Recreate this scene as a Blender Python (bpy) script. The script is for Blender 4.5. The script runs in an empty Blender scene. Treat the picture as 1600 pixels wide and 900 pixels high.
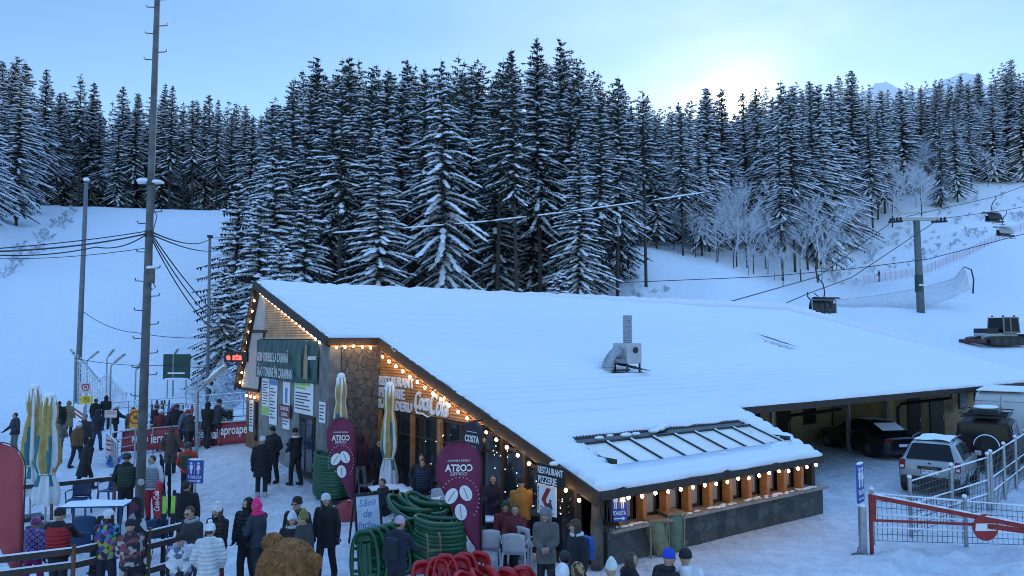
import bpy, bmesh, math, random
import numpy as np
from mathutils import Vector, Matrix
R = math.radians
sc = bpy.context.scene
COL = sc.collection
rnd = random.Random(7)

# ------------------------------------------------------------------ camera
CAMZ = 4.9; F = 1200.0; TH = math.atan(75/1200); CT, ST = math.cos(TH), math.sin(TH)
cam = bpy.data.cameras.new('camera'); cam.sensor_width = 36; cam.lens = 27; cam.clip_end = 6000; cam.clip_start = .1
co = bpy.data.objects.new('camera', cam); COL.objects.link(co)
co.location = (0, 0, CAMZ); co.rotation_euler = (R(90)+TH, 0, 0); sc.camera = co

def ray(px, py):
    u = (px-800)/F; v = (450-py)/F; d = CT - v*ST
    return (u/d, 1.0, (ST+v*CT)/d)
def P(px, py, Y):
    d = ray(px, py); return Vector((d[0]*Y, Y, CAMZ+d[2]*Y))
def G(px, py, z=0.0):
    d = ray(px, py); Y = (z-CAMZ)/d[2]; return Vector((d[0]*Y, Y, z))
def XP(px, Y):
    return (px-800)/F*Y*1.0

# ------------------------------------------------------------------ materials
MATS = {}
def mat(name, col, rough=.6, metal=0, var=.12, vs=6.0, bump=0, bs=30.0, emit=None, es=0, trans=0, alpha=1, spec=.5, wave=None, coat=0, objvar=0):
    if name in MATS: return MATS[name]
    m = bpy.data.materials.new(name); m.use_nodes = True; N = m.node_tree.nodes; L = m.node_tree.links
    b = N['Principled BSDF']; c = (*col, 1)
    b.inputs['Roughness'].default_value = rough; b.inputs['Metallic'].default_value = metal
    b.inputs['Specular IOR Level'].default_value = spec
    b.inputs['Coat Weight'].default_value = coat
    b.inputs['Base Color'].default_value = c
    tc = N.new('ShaderNodeTexCoord')
    if var:
        n = N.new('ShaderNodeTexNoise'); n.inputs['Scale'].default_value = vs; n.inputs['Detail'].default_value = 5
        L.new(tc.outputs['Object'], n.inputs['Vector'])
        mr = N.new('ShaderNodeMapRange'); mr.inputs[1].default_value = .3; mr.inputs[2].default_value = .7
        mr.inputs[3].default_value = 1-var; mr.inputs[4].default_value = 1+var
        L.new(n.outputs['Fac'], mr.inputs['Value'])
        hs = N.new('ShaderNodeHueSaturation'); hs.inputs['Color'].default_value = c
        L.new(mr.outputs[0], hs.inputs['Value']); L.new(hs.outputs[0], b.inputs['Base Color'])
        if objvar:
            oi = N.new('ShaderNodeObjectInfo'); mm = N.new('ShaderNodeMapRange'); mm.inputs[3].default_value = 1-objvar; mm.inputs[4].default_value = 1+objvar
            L.new(oi.outputs['Random'], mm.inputs['Value'])
            mu = N.new('ShaderNodeMath'); mu.operation = 'MULTIPLY'; L.new(mr.outputs[0], mu.inputs[0]); L.new(mm.outputs[0], mu.inputs[1])
            L.new(mu.outputs[0], hs.inputs['Value'])
    if bump or wave:
        bp = N.new('ShaderNodeBump'); bp.inputs['Distance'].default_value = .02
        if wave:
            w = N.new('ShaderNodeTexWave'); w.bands_direction = wave[0]; w.inputs['Scale'].default_value = wave[1]; w.inputs['Distortion'].default_value = wave[2] if len(wave) > 2 else .6
            w.inputs['Detail'].default_value = 1
            L.new(tc.outputs['Object'], w.inputs['Vector']); L.new(w.outputs['Fac'], bp.inputs['Height']); bp.inputs['Strength'].default_value = bump or .6
        else:
            n2 = N.new('ShaderNodeTexNoise'); n2.inputs['Scale'].default_value = bs; n2.inputs['Detail'].default_value = 4
            L.new(tc.outputs['Object'], n2.inputs['Vector']); L.new(n2.outputs['Fac'], bp.inputs['Height']); bp.inputs['Strength'].default_value = bump
        L.new(bp.outputs[0], b.inputs['Normal'])
    if emit:
        b.inputs['Emission Color'].default_value = (*emit, 1); b.inputs['Emission Strength'].default_value = es
    if trans: b.inputs['Transmission Weight'].default_value = trans
    if alpha < 1: b.inputs['Alpha'].default_value = alpha
    MATS[name] = m; return m

def snow_mat(name, col=(.80,.83,.87), coarse=.35, fine=3.0, strength=.5, dist=.08, dirt=0.0, tracks=False):
    m = bpy.data.materials.new(name); m.use_nodes = True; N = m.node_tree.nodes; L = m.node_tree.links
    b = N['Principled BSDF']; b.inputs['Roughness'].default_value = .75; b.inputs['Specular IOR Level'].default_value = .25
    tc = N.new('ShaderNodeTexCoord')
    a = N.new('ShaderNodeTexNoise'); a.inputs['Scale'].default_value = coarse; a.inputs['Detail'].default_value = 6; a.inputs['Roughness'].default_value = .6
    c = N.new('ShaderNodeTexNoise'); c.inputs['Scale'].default_value = fine; c.inputs['Detail'].default_value = 6; c.inputs['Roughness'].default_value = .65
    for x in (a, c): L.new(tc.outputs['Object'], x.inputs['Vector'])
    mx = N.new('ShaderNodeMath'); mx.operation = 'ADD'; L.new(a.outputs['Fac'], mx.inputs[0]); L.new(c.outputs['Fac'], mx.inputs[1])
    h = mx
    if tracks:   # criss-crossing groomer and ski tracks: stretched noise
        mp = N.new('ShaderNodeMapping'); mp.inputs['Scale'].default_value = (2.2, .12, .12); mp.inputs['Rotation'].default_value = (0, 0, R(12))
        t = N.new('ShaderNodeTexNoise'); t.inputs['Scale'].default_value = 1.6; t.inputs['Detail'].default_value = 4
        L.new(tc.outputs['Object'], mp.inputs[0]); L.new(mp.outputs[0], t.inputs['Vector'])
        h = N.new('ShaderNodeMath'); h.operation = 'ADD'; L.new(mx.outputs[0], h.inputs[0]); L.new(t.outputs['Fac'], h.inputs[1])
    bp = N.new('ShaderNodeBump'); bp.inputs['Strength'].default_value = strength; bp.inputs['Distance'].default_value = dist
    L.new(h.outputs[0], bp.inputs['Height']); L.new(bp.outputs[0], b.inputs['Normal'])
    r = N.new('ShaderNodeMapRange'); r.inputs[1].default_value = .35; r.inputs[2].default_value = .75
    r.inputs[3].default_value = 1.0; r.inputs[4].default_value = 1-dirt
    L.new(a.outputs['Fac'], r.inputs['Value'])
    hs = N.new('ShaderNodeHueSaturation'); hs.inputs['Color'].default_value = (*col, 1)
    if tracks:      # only the trodden yard is dirty: the groomed slopes beyond stay clean
        sp = N.new('ShaderNodeSeparateXYZ'); L.new(tc.outputs['Object'], sp.inputs[0]); mk = N.new('ShaderNodeMapRange'); mk.inputs[1].default_value = 36; mk.inputs[2].default_value = 50; mk.inputs[3].default_value = 1; mk.inputs[4].default_value = 0; L.new(sp.outputs['Y'], mk.inputs['Value'])
        f2 = N.new('ShaderNodeTexNoise'); f2.inputs['Scale'].default_value = 2.4; f2.inputs['Detail'].default_value = 7; f2.inputs['Roughness'].default_value = .7; L.new(tc.outputs['Object'], f2.inputs['Vector'])
        r2 = N.new('ShaderNodeMapRange'); r2.inputs[1].default_value = .40; r2.inputs[2].default_value = .66; r2.inputs[3].default_value = 1.03; r2.inputs[4].default_value = .80; L.new(f2.outputs['Fac'], r2.inputs['Value'])
        m3 = N.new('ShaderNodeMath'); m3.operation = 'MULTIPLY'; L.new(r.outputs[0], m3.inputs[0]); L.new(r2.outputs[0], m3.inputs[1])
        mxx = N.new('ShaderNodeMix'); mxx.inputs[2].default_value = 1.13; L.new(mk.outputs[0], mxx.inputs[0]); L.new(m3.outputs[0], mxx.inputs[3]); r = mxx
    L.new(r.outputs[0], hs.inputs['Value']); L.new(hs.outputs[0], b.inputs['Base Color'])
    MATS[name] = m; return m

SNOW = snow_mat('snow', strength=.35, dist=.05)
SNOWROOF = snow_mat('roof_snow', coarse=1.2, fine=8, strength=.25, dist=.02)
SNOWTREE = mat('tree_snow', (.80,.83,.88), .8, var=.08, vs=1.5)
NEEDLE = mat('needles', (.028,.040,.033), .8, var=.35, vs=.6, objvar=.35, spec=.1)
BARK = mat('bark', (.062,.052,.046), .9, var=.4, vs=3, bump=.6, bs=12)
FROST = mat('frosted_twig', (.58,.62,.68), .85, var=.2, vs=2)
BLACK = mat('black_plastic', (.012,.012,.014), .5)
DARKM = mat('dark_metal', (.05,.055,.06), .45, metal=.6)
STEEL = mat('galvanised_steel', (.36,.38,.40), .45, metal=.75, vs=12, var=.2)
CONC = mat('weathered_concrete_pole', (.115,.118,.115), .85, var=.3, vs=4, bump=.2)
WHITEP = mat('white_plastic', (.74,.75,.76), .45, var=.05)
WOODO = mat('varnished_pine', (.36,.155,.055), .5, var=.3, vs=5)
WOODD = mat('dark_timber', (.040,.026,.020), .7, var=.3, vs=6)
GLASSD = mat('dark_glass', (.02,.025,.03), .06, var=0, spec=.8)

# ------------------------------------------------------------------ mesh builder
class MB:
    def __init__(s): s.v = []; s.f = []; s.m = []
    def add(s, vs, fs, mi=0):
        o = len(s.v); s.v += [tuple(p) for p in vs]
        for f in fs: s.f.append(tuple(i+o for i in f)); s.m.append(mi)
        return s
    def box(s, c, d, M=None, mi=0, taper=1.0):
        x, y, z = d[0]/2, d[1]/2, d[2]/2
        p = [Vector((i*x*(taper if k > 0 else 1), j*y*(taper if k > 0 else 1), k*z)) for k in (-1,1) for j in (-1,1) for i in (-1,1)]
        if M is not None: p = [M @ q for q in p]
        c = Vector(c)
        return s.add([q+c for q in p], [(0,2,3,1),(4,5,7,6),(0,1,5,4),(2,6,7,3),(0,4,6,2),(1,3,7,5)], mi)
    def bar(s, a, b, w, h=None, mi=0, up=(0,0,1)):
        a, b = Vector(a), Vector(b); d = b-a; L = d.length
        if L < 1e-6: return s
        h = w if h is None else h; d = d/L; u = Vector(up)
        if abs(d.dot(u)) > .98: u = Vector((1,0,0))
        sx = d.cross(u).normalized(); u = sx.cross(d)
        p = [q+sx*(i*w/2)+u*(j*h/2) for q in (a,b) for j in (-1,1) for i in (-1,1)]
        return s.add(p, [(0,2,3,1),(4,5,7,6),(0,1,5,4),(2,6,7,3),(0,4,6,2),(1,3,7,5)], mi)
    def tube(s, pts, r, n=8, mi=0, cap=True):
        pts = [Vector(p) for p in pts]; k = len(pts)
        if not isinstance(r, (list, tuple)): r = [r]*k
        vs = []; ref = None
        for i, p in enumerate(pts):
            d = (pts[min(i+1,k-1)]-pts[max(i-1,0)])
            d = d.normalized() if d.length > 1e-9 else Vector((0,0,1))
            if ref is None: ref = Vector((0,0,1)) if abs(d.z) < .9 else Vector((1,0,0))
            a = d.cross(ref)
            a = a.normalized() if a.length > 1e-6 else d.orthogonal().normalized()
            b = a.cross(d); ref = b
            for j in range(n):
                t = 2*math.pi*j/n; vs.append(p+(a*math.cos(t)+b*math.sin(t))*r[i])
        fs = [(i*n+j, i*n+(j+1)%n, (i+1)*n+(j+1)%n, (i+1)*n+j) for i in range(k-1) for j in range(n)]
        if cap: fs += [tuple(range(n))[::-1], tuple((k-1)*n+j for j in range(n))]
        return s.add(vs, fs, mi)
    def lathe(s, prof, n=16, c=(0,0,0), M=None, mi=0, cap=True):
        vs = []; c = Vector(c)
        for r, z in prof:
            for j in range(n):
                t = 2*math.pi*j/n; q = Vector((r*math.cos(t), r*math.sin(t), z))
                vs.append((M @ q if M is not None else q)+c)
        k = len(prof)
        fs = [(i*n+j, i*n+(j+1)%n, (i+1)*n+(j+1)%n, (i+1)*n+j) for i in range(k-1) for j in range(n)]
        if cap: fs += [tuple(range(n))[::-1], tuple((k-1)*n+j for j in range(n))]
        return s.add(vs, fs, mi)
    def ell(s, c, r, n=12, m=8, M=None, mi=0):
        prof = []
        vs = []; c = Vector(c)
        for i in range(m+1):
            a = -math.pi/2+math.pi*i/m
            for j in range(n):
                t = 2*math.pi*j/n
                q = Vector((r[0]*max(math.cos(a),.02)*math.cos(t), r[1]*max(math.cos(a),.02)*math.sin(t), r[2]*math.sin(a)))
                vs.append((M @ q if M is not None else q)+c)
        fs = [(i*n+j, i*n+(j+1)%n, (i+1)*n+(j+1)%n, (i+1)*n+j) for i in range(m) for j in range(n)]
        fs += [tuple(range(n))[::-1], tuple(m*n+j for j in range(n))]
        return s.add(vs, fs, mi)
    def prism(s, poly, o, ux, uy, th, mi=0):
        # polygon in the plane (ux, uy) through o, extruded both ways by th/2
        o, ux, uy = Vector(o), Vector(ux), Vector(uy); n = ux.cross(uy).normalized()*th/2; k = len(poly)
        a = [o+ux*x+uy*y+n for x, y in poly]; b = [o+ux*x+uy*y-n for x, y in poly]
        ar = sum(poly[i][0]*poly[(i+1)%k][1]-poly[(i+1)%k][0]*poly[i][1] for i in range(k))
        fs = [tuple(range(k)), tuple(range(2*k-1, k-1, -1))] + [(i, k+i, k+(i+1)%k, (i+1)%k) for i in range(k)]
        if ar < 0: fs = [f[::-1] for f in fs]
        return s.add(a+b, fs, mi)
    def sheet(s, g, mi=0, closed=False):
        # grid of points g[i][j]
        n = len(g[0]); vs = [p for r in g for p in r]; w = n if closed else n-1
        return s.add(vs, [(i*n+j, i*n+(j+1)%n, (i+1)*n+(j+1)%n, (i+1)*n+j) for i in range(len(g)-1) for j in range(w)], mi)
    def mesh(s, name, mats, smooth=False, bevel=0):
        me = bpy.data.meshes.new(name); me.from_pydata(s.v, [], s.f)
        if not isinstance(mats, (list, tuple)): mats = [mats]
        for m in mats: me.materials.append(m)
        if any(s.m): me.polygons.foreach_set('material_index', s.m)
        if bevel:
            bm = bmesh.new(); bm.from_mesh(me)
            bmesh.ops.bevel(bm, geom=[e for e in bm.edges if e.is_manifold and e.calc_face_angle(0) > .5], offset=bevel, segments=2, affect='EDGES', profile=.5, clamp_overlap=True)
            bm.to_mesh(me); bm.free()
        if smooth: me.polygons.foreach_set('use_smooth', [True]*len(me.polygons))
        me.update(); return me
    def build(s, name, mats, parent=None, smooth=False, bevel=0, loc=None, rz=None):
        o = bpy.data.objects.new(name, s.mesh(name, mats, smooth, bevel)); COL.objects.link(o)
        if parent is not None: o.parent = parent
        if loc is not None: o.location = loc
        if rz is not None: o.rotation_euler.z = rz
        return o

def tag(o, label=None, cat=None, group=None, kind=None):
    if label: o['label'] = label
    if cat: o['category'] = cat
    if group: o['group'] = group
    if kind: o['kind'] = kind
    return o
def thing(name, label, cat, loc=(0,0,0), rz=0, group=None):
    o = bpy.data.objects.new(name, None); o.empty_display_size = .2; COL.objects.link(o)
    o.location = loc; o.rotation_euler = (0, 0, rz); return tag(o, label, cat, group)
KIDS = {}
def copy_tree(o, loc=None, rz=None, label=None, scale=None, parent=None, rot=None):
    c = o.copy(); COL.objects.link(c)
    if parent is not None: c.parent = parent
    for ch in o.children: copy_tree(ch, parent=c)
    if loc is not None: c.location = loc
    if rz is not None: c.rotation_euler = (0, 0, rz)
    if rot is not None: c.rotation_euler = rot
    if scale is not None: c.scale = scale if isinstance(scale, (tuple, list, Vector)) else (scale,)*3
    if label: c['label'] = label
    return c

def text_mb(txt, size, depth=.01, shear=0, spacing=1, align='CENTER', bold=0.0, mirror=False, fit=None):
    cu = bpy.data.curves.new('t', 'FONT'); cu.body = txt; cu.size = size; cu.extrude = depth/2; cu.shear = shear
    cu.space_character = spacing; cu.align_x = align; cu.align_y = 'CENTER'; cu.offset = bold; cu.resolution_u = 3; cu.space_line = .85
    o = bpy.data.objects.new('t', cu); COL.objects.link(o)
    me = bpy.data.meshes.new_from_object(o.evaluated_get(bpy.context.evaluated_depsgraph_get()))
    v = [tuple(x.co) for x in me.vertices]; f = [tuple(p.vertices) for p in me.polygons]
    bpy.data.objects.remove(o); bpy.data.curves.remove(cu); bpy.data.meshes.remove(me)
    if fit and v:
        x0 = min(p[0] for p in v); x1 = max(p[0] for p in v); y0 = min(p[1] for p in v); y1 = max(p[1] for p in v)
        kx = fit[0]/max(x1-x0, 1e-6); ky = fit[1]/max(y1-y0, 1e-6)
        v = [((p[0]-(x0+x1)/2)*kx, (p[1]-(y0+y1)/2)*ky, p[2]) for p in v]
    if mirror: v = [(-a, b, c) for a, b, c in v]; f = [q[::-1] for q in f]
    return v, f
def letters(mb, txt, size, o, ux, uy, mi=0, **k):
    # lays the text in the plane (ux right, uy up) centred on o
    v, f = text_mb(txt, size, **k); o, ux, uy = Vector(o), Vector(ux).normalized(), Vector(uy).normalized(); n = ux.cross(uy)
    mb.add([o+ux*a+uy*b+n*c for a, b, c in v], f, mi); return mb

def hash2(x, y, s=0):
    n = np.sin(x*127.1+y*311.7+s*74.7)*43758.5453; return n-np.floor(n)
def vnoise(x, y, s=0):
    x = np.asarray(x, float); y = np.asarray(y, float)
    i, j = np.floor(x), np.floor(y); u, v = x-i, y-j; u = u*u*(3-2*u); v = v*v*(3-2*v)
    return (hash2(i,j,s)*(1-u)*(1-v)+hash2(i+1,j,s)*u*(1-v)+hash2(i,j+1,s)*(1-u)*v+hash2(i+1,j+1,s)*u*v)
def fbm(x, y, o=4, s=0):
    t = 0; a = .5
    for k in range(o): t = t+a*(vnoise(x, y, s+k)-.5); x = x*2.03+3.1; y = y*2.03+1.7; a *= .5
    return t
def sstep(a, b, x): t = np.clip((x-a)/(b-a), 0, 1); return t*t*(3-2*t)

# ------------------------------------------------------------------ sun and sky
SUN_EL = math.atan(.3046/math.sqrt(1+.2966**2)); SUN_AZ = math.atan(.2966)
w = bpy.data.worlds.new('World'); sc.world = w; w.use_nodes = True
N = w.node_tree.nodes; L = w.node_tree.links; bg = N['Background']
sky = N.new('ShaderNodeTexSky'); sky.sky_type = 'NISHITA'; sky.sun_disc = False
sky.sun_elevation = SUN_EL; sky.sun_rotation = SUN_AZ; sky.altitude = 1100; sky.air_density = 1.0; sky.dust_density = .1; sky.ozone_density = 2.0
# forward scattering of the low sun in thin frozen haze: a bright aureole around the sun's direction, part of the sky itself
SDIR = Vector((math.sin(SUN_AZ)*math.cos(SUN_EL), math.cos(SUN_AZ)*math.cos(SUN_EL), math.sin(SUN_EL)))
tcw = N.new('ShaderNodeTexCoord'); dp = N.new('ShaderNodeVectorMath'); dp.operation = 'DOT_PRODUCT'; dp.inputs[1].default_value = SDIR
nv = N.new('ShaderNodeVectorMath'); nv.operation = 'NORMALIZE'; L.new(tcw.outputs['Generated'], nv.inputs[0]); L.new(nv.outputs[0], dp.inputs[0])
cn = N.new('ShaderNodeTexNoise'); cn.inputs['Scale'].default_value = 5; cn.inputs['Detail'].default_value = 5; cm = N.new('ShaderNodeMapping'); cm.inputs['Scale'].default_value = (1, 1, 2.5)
L.new(nv.outputs[0], cm.inputs[0]); L.new(cm.outputs[0], cn.inputs['Vector'])
tot = None
for pw, amp, nz in ((7000, 40, 0), (1000, 2.3, .3), (170, .70, .8), (20, .30, 1.5)):
    mx_ = N.new('ShaderNodeMath'); mx_.operation = 'MAXIMUM'; mx_.inputs[1].default_value = 0; L.new(dp.outputs['Value'], mx_.inputs[0])
    po = N.new('ShaderNodeMath'); po.operation = 'POWER'; po.inputs[1].default_value = pw; L.new(mx_.outputs[0], po.inputs[0])
    mu = N.new('ShaderNodeMath'); mu.operation = 'MULTIPLY'; mu.inputs[1].default_value = amp; L.new(po.outputs[0], mu.inputs[0])
    if nz:
        mr_ = N.new('ShaderNodeMapRange'); mr_.inputs[1].default_value = .3; mr_.inputs[2].default_value = .7; mr_.inputs[3].default_value = 1-nz*.6; mr_.inputs[4].default_value = 1+nz*.6
        L.new(cn.outputs['Fac'], mr_.inputs['Value']); m2 = N.new('ShaderNodeMath'); m2.operation = 'MULTIPLY'; L.new(mu.outputs[0], m2.inputs[0]); L.new(mr_.outputs[0], m2.inputs[1]); mu = m2
    if tot is None: tot = mu
    else:
        ad = N.new('ShaderNodeMath'); ad.operation = 'ADD'; L.new(tot.outputs[0], ad.inputs[0]); L.new(mu.outputs[0], ad.inputs[1]); tot = ad
gl = N.new('ShaderNodeVectorMath'); gl.operation = 'SCALE'; gl.inputs[0].default_value = (1.0, .89, .64); L.new(tot.outputs[0], gl.inputs['Scale'])
sm = N.new('ShaderNodeVectorMath'); sm.operation = 'ADD'; 
# high sky brightened beyond the sky model, low band dimmed, to light the snow
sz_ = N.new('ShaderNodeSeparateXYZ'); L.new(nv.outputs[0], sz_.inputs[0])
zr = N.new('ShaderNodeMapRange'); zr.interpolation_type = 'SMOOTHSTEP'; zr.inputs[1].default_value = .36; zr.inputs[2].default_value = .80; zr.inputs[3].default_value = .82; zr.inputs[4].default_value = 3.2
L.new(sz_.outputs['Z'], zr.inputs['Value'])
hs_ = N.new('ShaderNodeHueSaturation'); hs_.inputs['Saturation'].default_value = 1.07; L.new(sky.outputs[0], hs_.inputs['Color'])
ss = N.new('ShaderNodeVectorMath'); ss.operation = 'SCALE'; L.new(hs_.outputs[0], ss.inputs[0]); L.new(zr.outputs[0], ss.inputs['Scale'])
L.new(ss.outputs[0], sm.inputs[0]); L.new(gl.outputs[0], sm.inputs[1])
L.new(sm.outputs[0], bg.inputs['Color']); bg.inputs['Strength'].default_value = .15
sl = bpy.data.lights.new('sun', 'SUN'); sl.energy = 2.5; sl.angle = R(.53); sl.color = (1, .86, .68)
so = bpy.data.objects.new('sun', sl); COL.objects.link(so)
sd = Vector((math.sin(SUN_AZ)*math.cos(SUN_EL), math.cos(SUN_AZ)*math.cos(SUN_EL), math.sin(SUN_EL)))
so.rotation_euler = sd.to_track_quat('Z', 'Y').to_euler(); so.location = sd*100
vs_ = sc.view_settings; vs_.view_transform = 'Standard'; vs_.look = 'None'; vs_.exposure = 0.82; sc.cycles.filter_width = 1.0; vs_.gamma = 1; vs_.use_curve_mapping = False

# ------------------------------------------------------------------ lodge frame
LA = Vector((1.918, 16.684, 0)); LANG = .6404; LE = Vector((math.cos(LANG), math.sin(LANG), 0)); LF = Vector((-math.sin(LANG), math.cos(LANG), 0))
def LW(s, t, z=0): return LA+LE*s+LF*t+Vector((0, 0, z))
def LST(p): d = Vector((p[0], p[1], 0))-LA; return d.dot(LE), d.dot(LF)
def RZ(t): return 1.889+.317*t           # roof plane height at t

# ------------------------------------------------------------------ terrain
PROF = {
 -700:[(30,0),(40,.5),(60,6),(100,24),(150,44),(190,54),(300,80),(420,110)],
 -60:[(40,0),(50,1.0),(70,6.5),(92,15),(100,20),(125,29),(150,35),(190,38),(300,42),(420,52)],
 20:[(42,0),(52,.9),(70,5.2),(92,12.0),(100,15),(125,23.5),(150,31.5),(190,33),(300,38),(420,50)],
 90:[(45,0),(55,1.2),(75,6),(100,14),(150,30.6),(165,31),(200,31.5),(300,34),(420,45)],
 345:[(45,0),(55,1.4),(75,6),(100,13.6),(150,29.9),(165,30.4),(200,31),(300,36),(420,55)],
 420:[(42,.4),(55,2),(75,7),(100,14),(150,28),(170,30),(220,31),(420,70)],
 600:[(40,.4),(55,2),(65,4.5),(90,11),(120,19),(170,28),(250,40),(420,95)],
 900:[(40,.4),(48,1.5),(62,5.0),(90,13),(120,20),(150,26),(200,40),(420,117)],  # from here rightward, last knots raise a hidden ridge added to block the sun
 1000:[(42,.4),(50,2),(62,7.0),(95,15.6),(120,20),(150,25),(200,42),(420,121)],
 1100:[(42,.3),(52,3),(66,7.6),(98,14.3),(150,26),(180,34),(220,46),(420,123)],
 1240:[(45,.3),(60,3.5),(80,7.6),(105,11.5),(120,16),(150,30),(180,42),(240,62),(420,124)],
 1330:[(45,.3),(60,3.2),(75,6),(110,11),(125,13.2),(150,23),(200,48),(260,72),(420,128)],
 1440:[(45,.2),(60,1.8),(75,4),(91,7.9),(125,13.8),(140,19),(160,29),(220,60),(280,82),(420,132)],
 1600:[(45,.3),(60,2.2),(85,5.2),(120,15),(150,25.5),(180,41),(250,70),(320,95),(420,138)],
 2300:[(45,.5),(60,2.5),(90,8),(150,27),(180,42),(250,72),(420,145)]}
_keys = sorted(PROF)
def terrain(x, y):
    x = np.asarray(x, float); y = np.asarray(y, float); sh = np.broadcast(x, y).shape
    x = np.broadcast_to(x, sh).ravel(); y = np.broadcast_to(y, sh).ravel()
    px = 800+F*x/np.maximum(y, 12)
    cols = []
    for k in _keys:
        ys = [0, 25]+[q[0] for q in PROF[k]]; zs = [0, 0]+[q[1] for q in PROF[k]]
        cols.append(sum(np.interp(y+d, ys, zs) for d in (-3,-1,1,3))/4)
    cols = np.array(cols); ks = np.array(_keys, float)
    i = np.clip(np.searchsorted(ks, px)-1, 0, len(ks)-2); u = np.clip((px-ks[i])/(ks[i+1]-ks[i]), 0, 1); u = u*u*(3-2*u)*.5+u*.5
    idx = np.arange(len(px)); z = cols[i, idx]*(1-u)+cols[i+1, idx]*u
    # bank of snow beside the ticket wall
    dx, dy = x-LA.x, y-LA.y; s = dx*LE.x+dy*LE.y; t = dx*LF.x+dy*LF.y
    z = z+.72*sstep(5, 17, t)*sstep(-5.5, -2.4, s)*sstep(20, 8, s)*sstep(46, 30, t)
    # heaped snow to the right of the gate and rough natural ground on the hills
    z = z+.35*sstep(7.5, 12, x)*sstep(17.6, 15.5, y)+sstep(6.6, 8.5, x)*sstep(19.5, 17, y)*(.75*fbm(x*1.3, y*1.3, 4, 3)+.10)
    z = z+sstep(44, 60, y)*.5*fbm(x*.12, y*.12, 4, 11)+sstep(40, 60, y)*.10*fbm(x*.7, y*.7, 3, 5)
    z = z-sstep(40, 30, y)*(.03+.10*sstep(7.2, 8.6, x)*sstep(19, 17, y))*sstep(.55, .85, vnoise(x*2.1, y*2.1, 51))
    rough = sstep(1280, 1330, px)*sstep(124, 132, y)*sstep(1500,1600,px+ (y-130)*2)
    z = z+sstep(124, 135, y)*sstep(1250, 1340, px)*.9*fbm(x*.25, y*.25, 4, 21)
    z = z+sstep(330, 380, px)*sstep(960, 900, px)*sstep(48, 56, y)*.8*fbm(x*.35, y*.35, 4, 31)
    z = z+sstep(110, 40, px)*sstep(84, 96, y)*1.2*fbm(x*.3, y*.3, 4, 41)
    return z.reshape(sh)
def TZ(x, y): return float(terrain(np.array([x]), np.array([y]))[0])
def GT(px, py):
    # ground point seen at a pixel, on the real terrain
    d = ray(px, py); Y = 8.0
    while Y < 400:
        if CAMZ+d[2]*Y <= TZ(d[0]*Y, Y): break
        Y += .25 if Y < 60 else 1
    return Vector((d[0]*Y, Y, TZ(d[0]*Y, Y)))

def grid_mesh(name, xs, ys, zf, m, smooth=True):
    X, Y = np.meshgrid(xs, ys); Z = zf(X, Y); nx, ny = len(xs), len(ys)
    me = bpy.data.meshes.new(name); V = np.stack([X, Y, Z], -1).reshape(-1, 3)
    i = np.arange(nx*ny).reshape(ny, nx); q = np.stack([i[:-1,:-1], i[:-1,1:], i[1:,1:], i[1:,:-1]], -1).reshape(-1, 4)
    me.from_pydata(V.tolist(), [], q.tolist()); me.materials.append(m)
    me.polygons.foreach_set('use_smooth', [True]*len(me.polygons))
    o = bpy.data.objects.new(name, me); COL.objects.link(o); return o
def seq(*segs):
    out = []
    for a, b, st in segs: out += list(np.arange(a, b, st))
    return np.array(out+[segs[-1][1]])
GROUND = snow_mat('trodden_snow', col=(.78,.81,.85), coarse=.55, fine=3.6, strength=1.0, dist=.16, dirt=.22, tracks=True)
g = grid_mesh('snow_ground', seq((-420,-120,12),(-120,-32,1.5),(-32,6,.6),(6,16,.24),(16,32,.6),(32,130,1.4),(130,460,9)), seq((-460,-40,42),(-40,8,4),(8,24,.3),(24,42,.55),(42,130,1.1),(130,230,2),(230,430,7)), terrain, GROUND)
tag(g, kind='structure')

# mountain ridge far behind
def mtn(X, Y):
    r = X/1500.
    px = 800+1200*r
    top = np.interp(px, [1100,1260,1300,1340,1380,1440,1490,1530,1570,1700,2000], [0,180,365,480,508,500,528,518,480,400,200])
    d = np.abs(Y-1500)/700
    return -60+(top+60)*np.clip(1-d, 0, 1)**.8+55*fbm(X*.012, Y*.012, 5, 2)*(1-d)+14*fbm(X*.07, Y*.07, 4, 9)
def mountain_mat():
    m = bpy.data.materials.new('snowy_rock'); m.use_nodes = True; N = m.node_tree.nodes; L = m.node_tree.links; b = N['Principled BSDF']
    b.inputs['Roughness'].default_value = .9
    ge = N.new('ShaderNodeNewGeometry'); sx = N.new('ShaderNodeSeparateXYZ'); L.new(ge.outputs['Normal'], sx.inputs[0])
    tc = N.new('ShaderNodeTexCoord'); n = N.new('ShaderNodeTexNoise'); n.inputs['Scale'].default_value = .02; n.inputs['Detail'].default_value = 8
    L.new(tc.outputs['Object'], n.inputs['Vector'])
    a = N.new('ShaderNodeMath'); a.operation = 'ADD'; L.new(sx.outputs['Z'], a.inputs[0]); L.new(n.outputs['Fac'], a.inputs[1])
    r = N.new('ShaderNodeValToRGB'); r.color_ramp.elements[0].position = .96; r.color_ramp.elements[1].position = 1.16
    r.color_ramp.elements[0].color = (.13,.13,.14,1); r.color_ramp.elements[1].color = (.8,.82,.85,1)
    L.new(a.outputs[0], r.inputs[0]); L.new(r.outputs[0], b.inputs['Base Color']); return m
tag(grid_mesh('mountain', np.arange(450, 1600, 7.), np.arange(1050, 1960, 9.), mtn, mountain_mat()), kind='structure')
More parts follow.
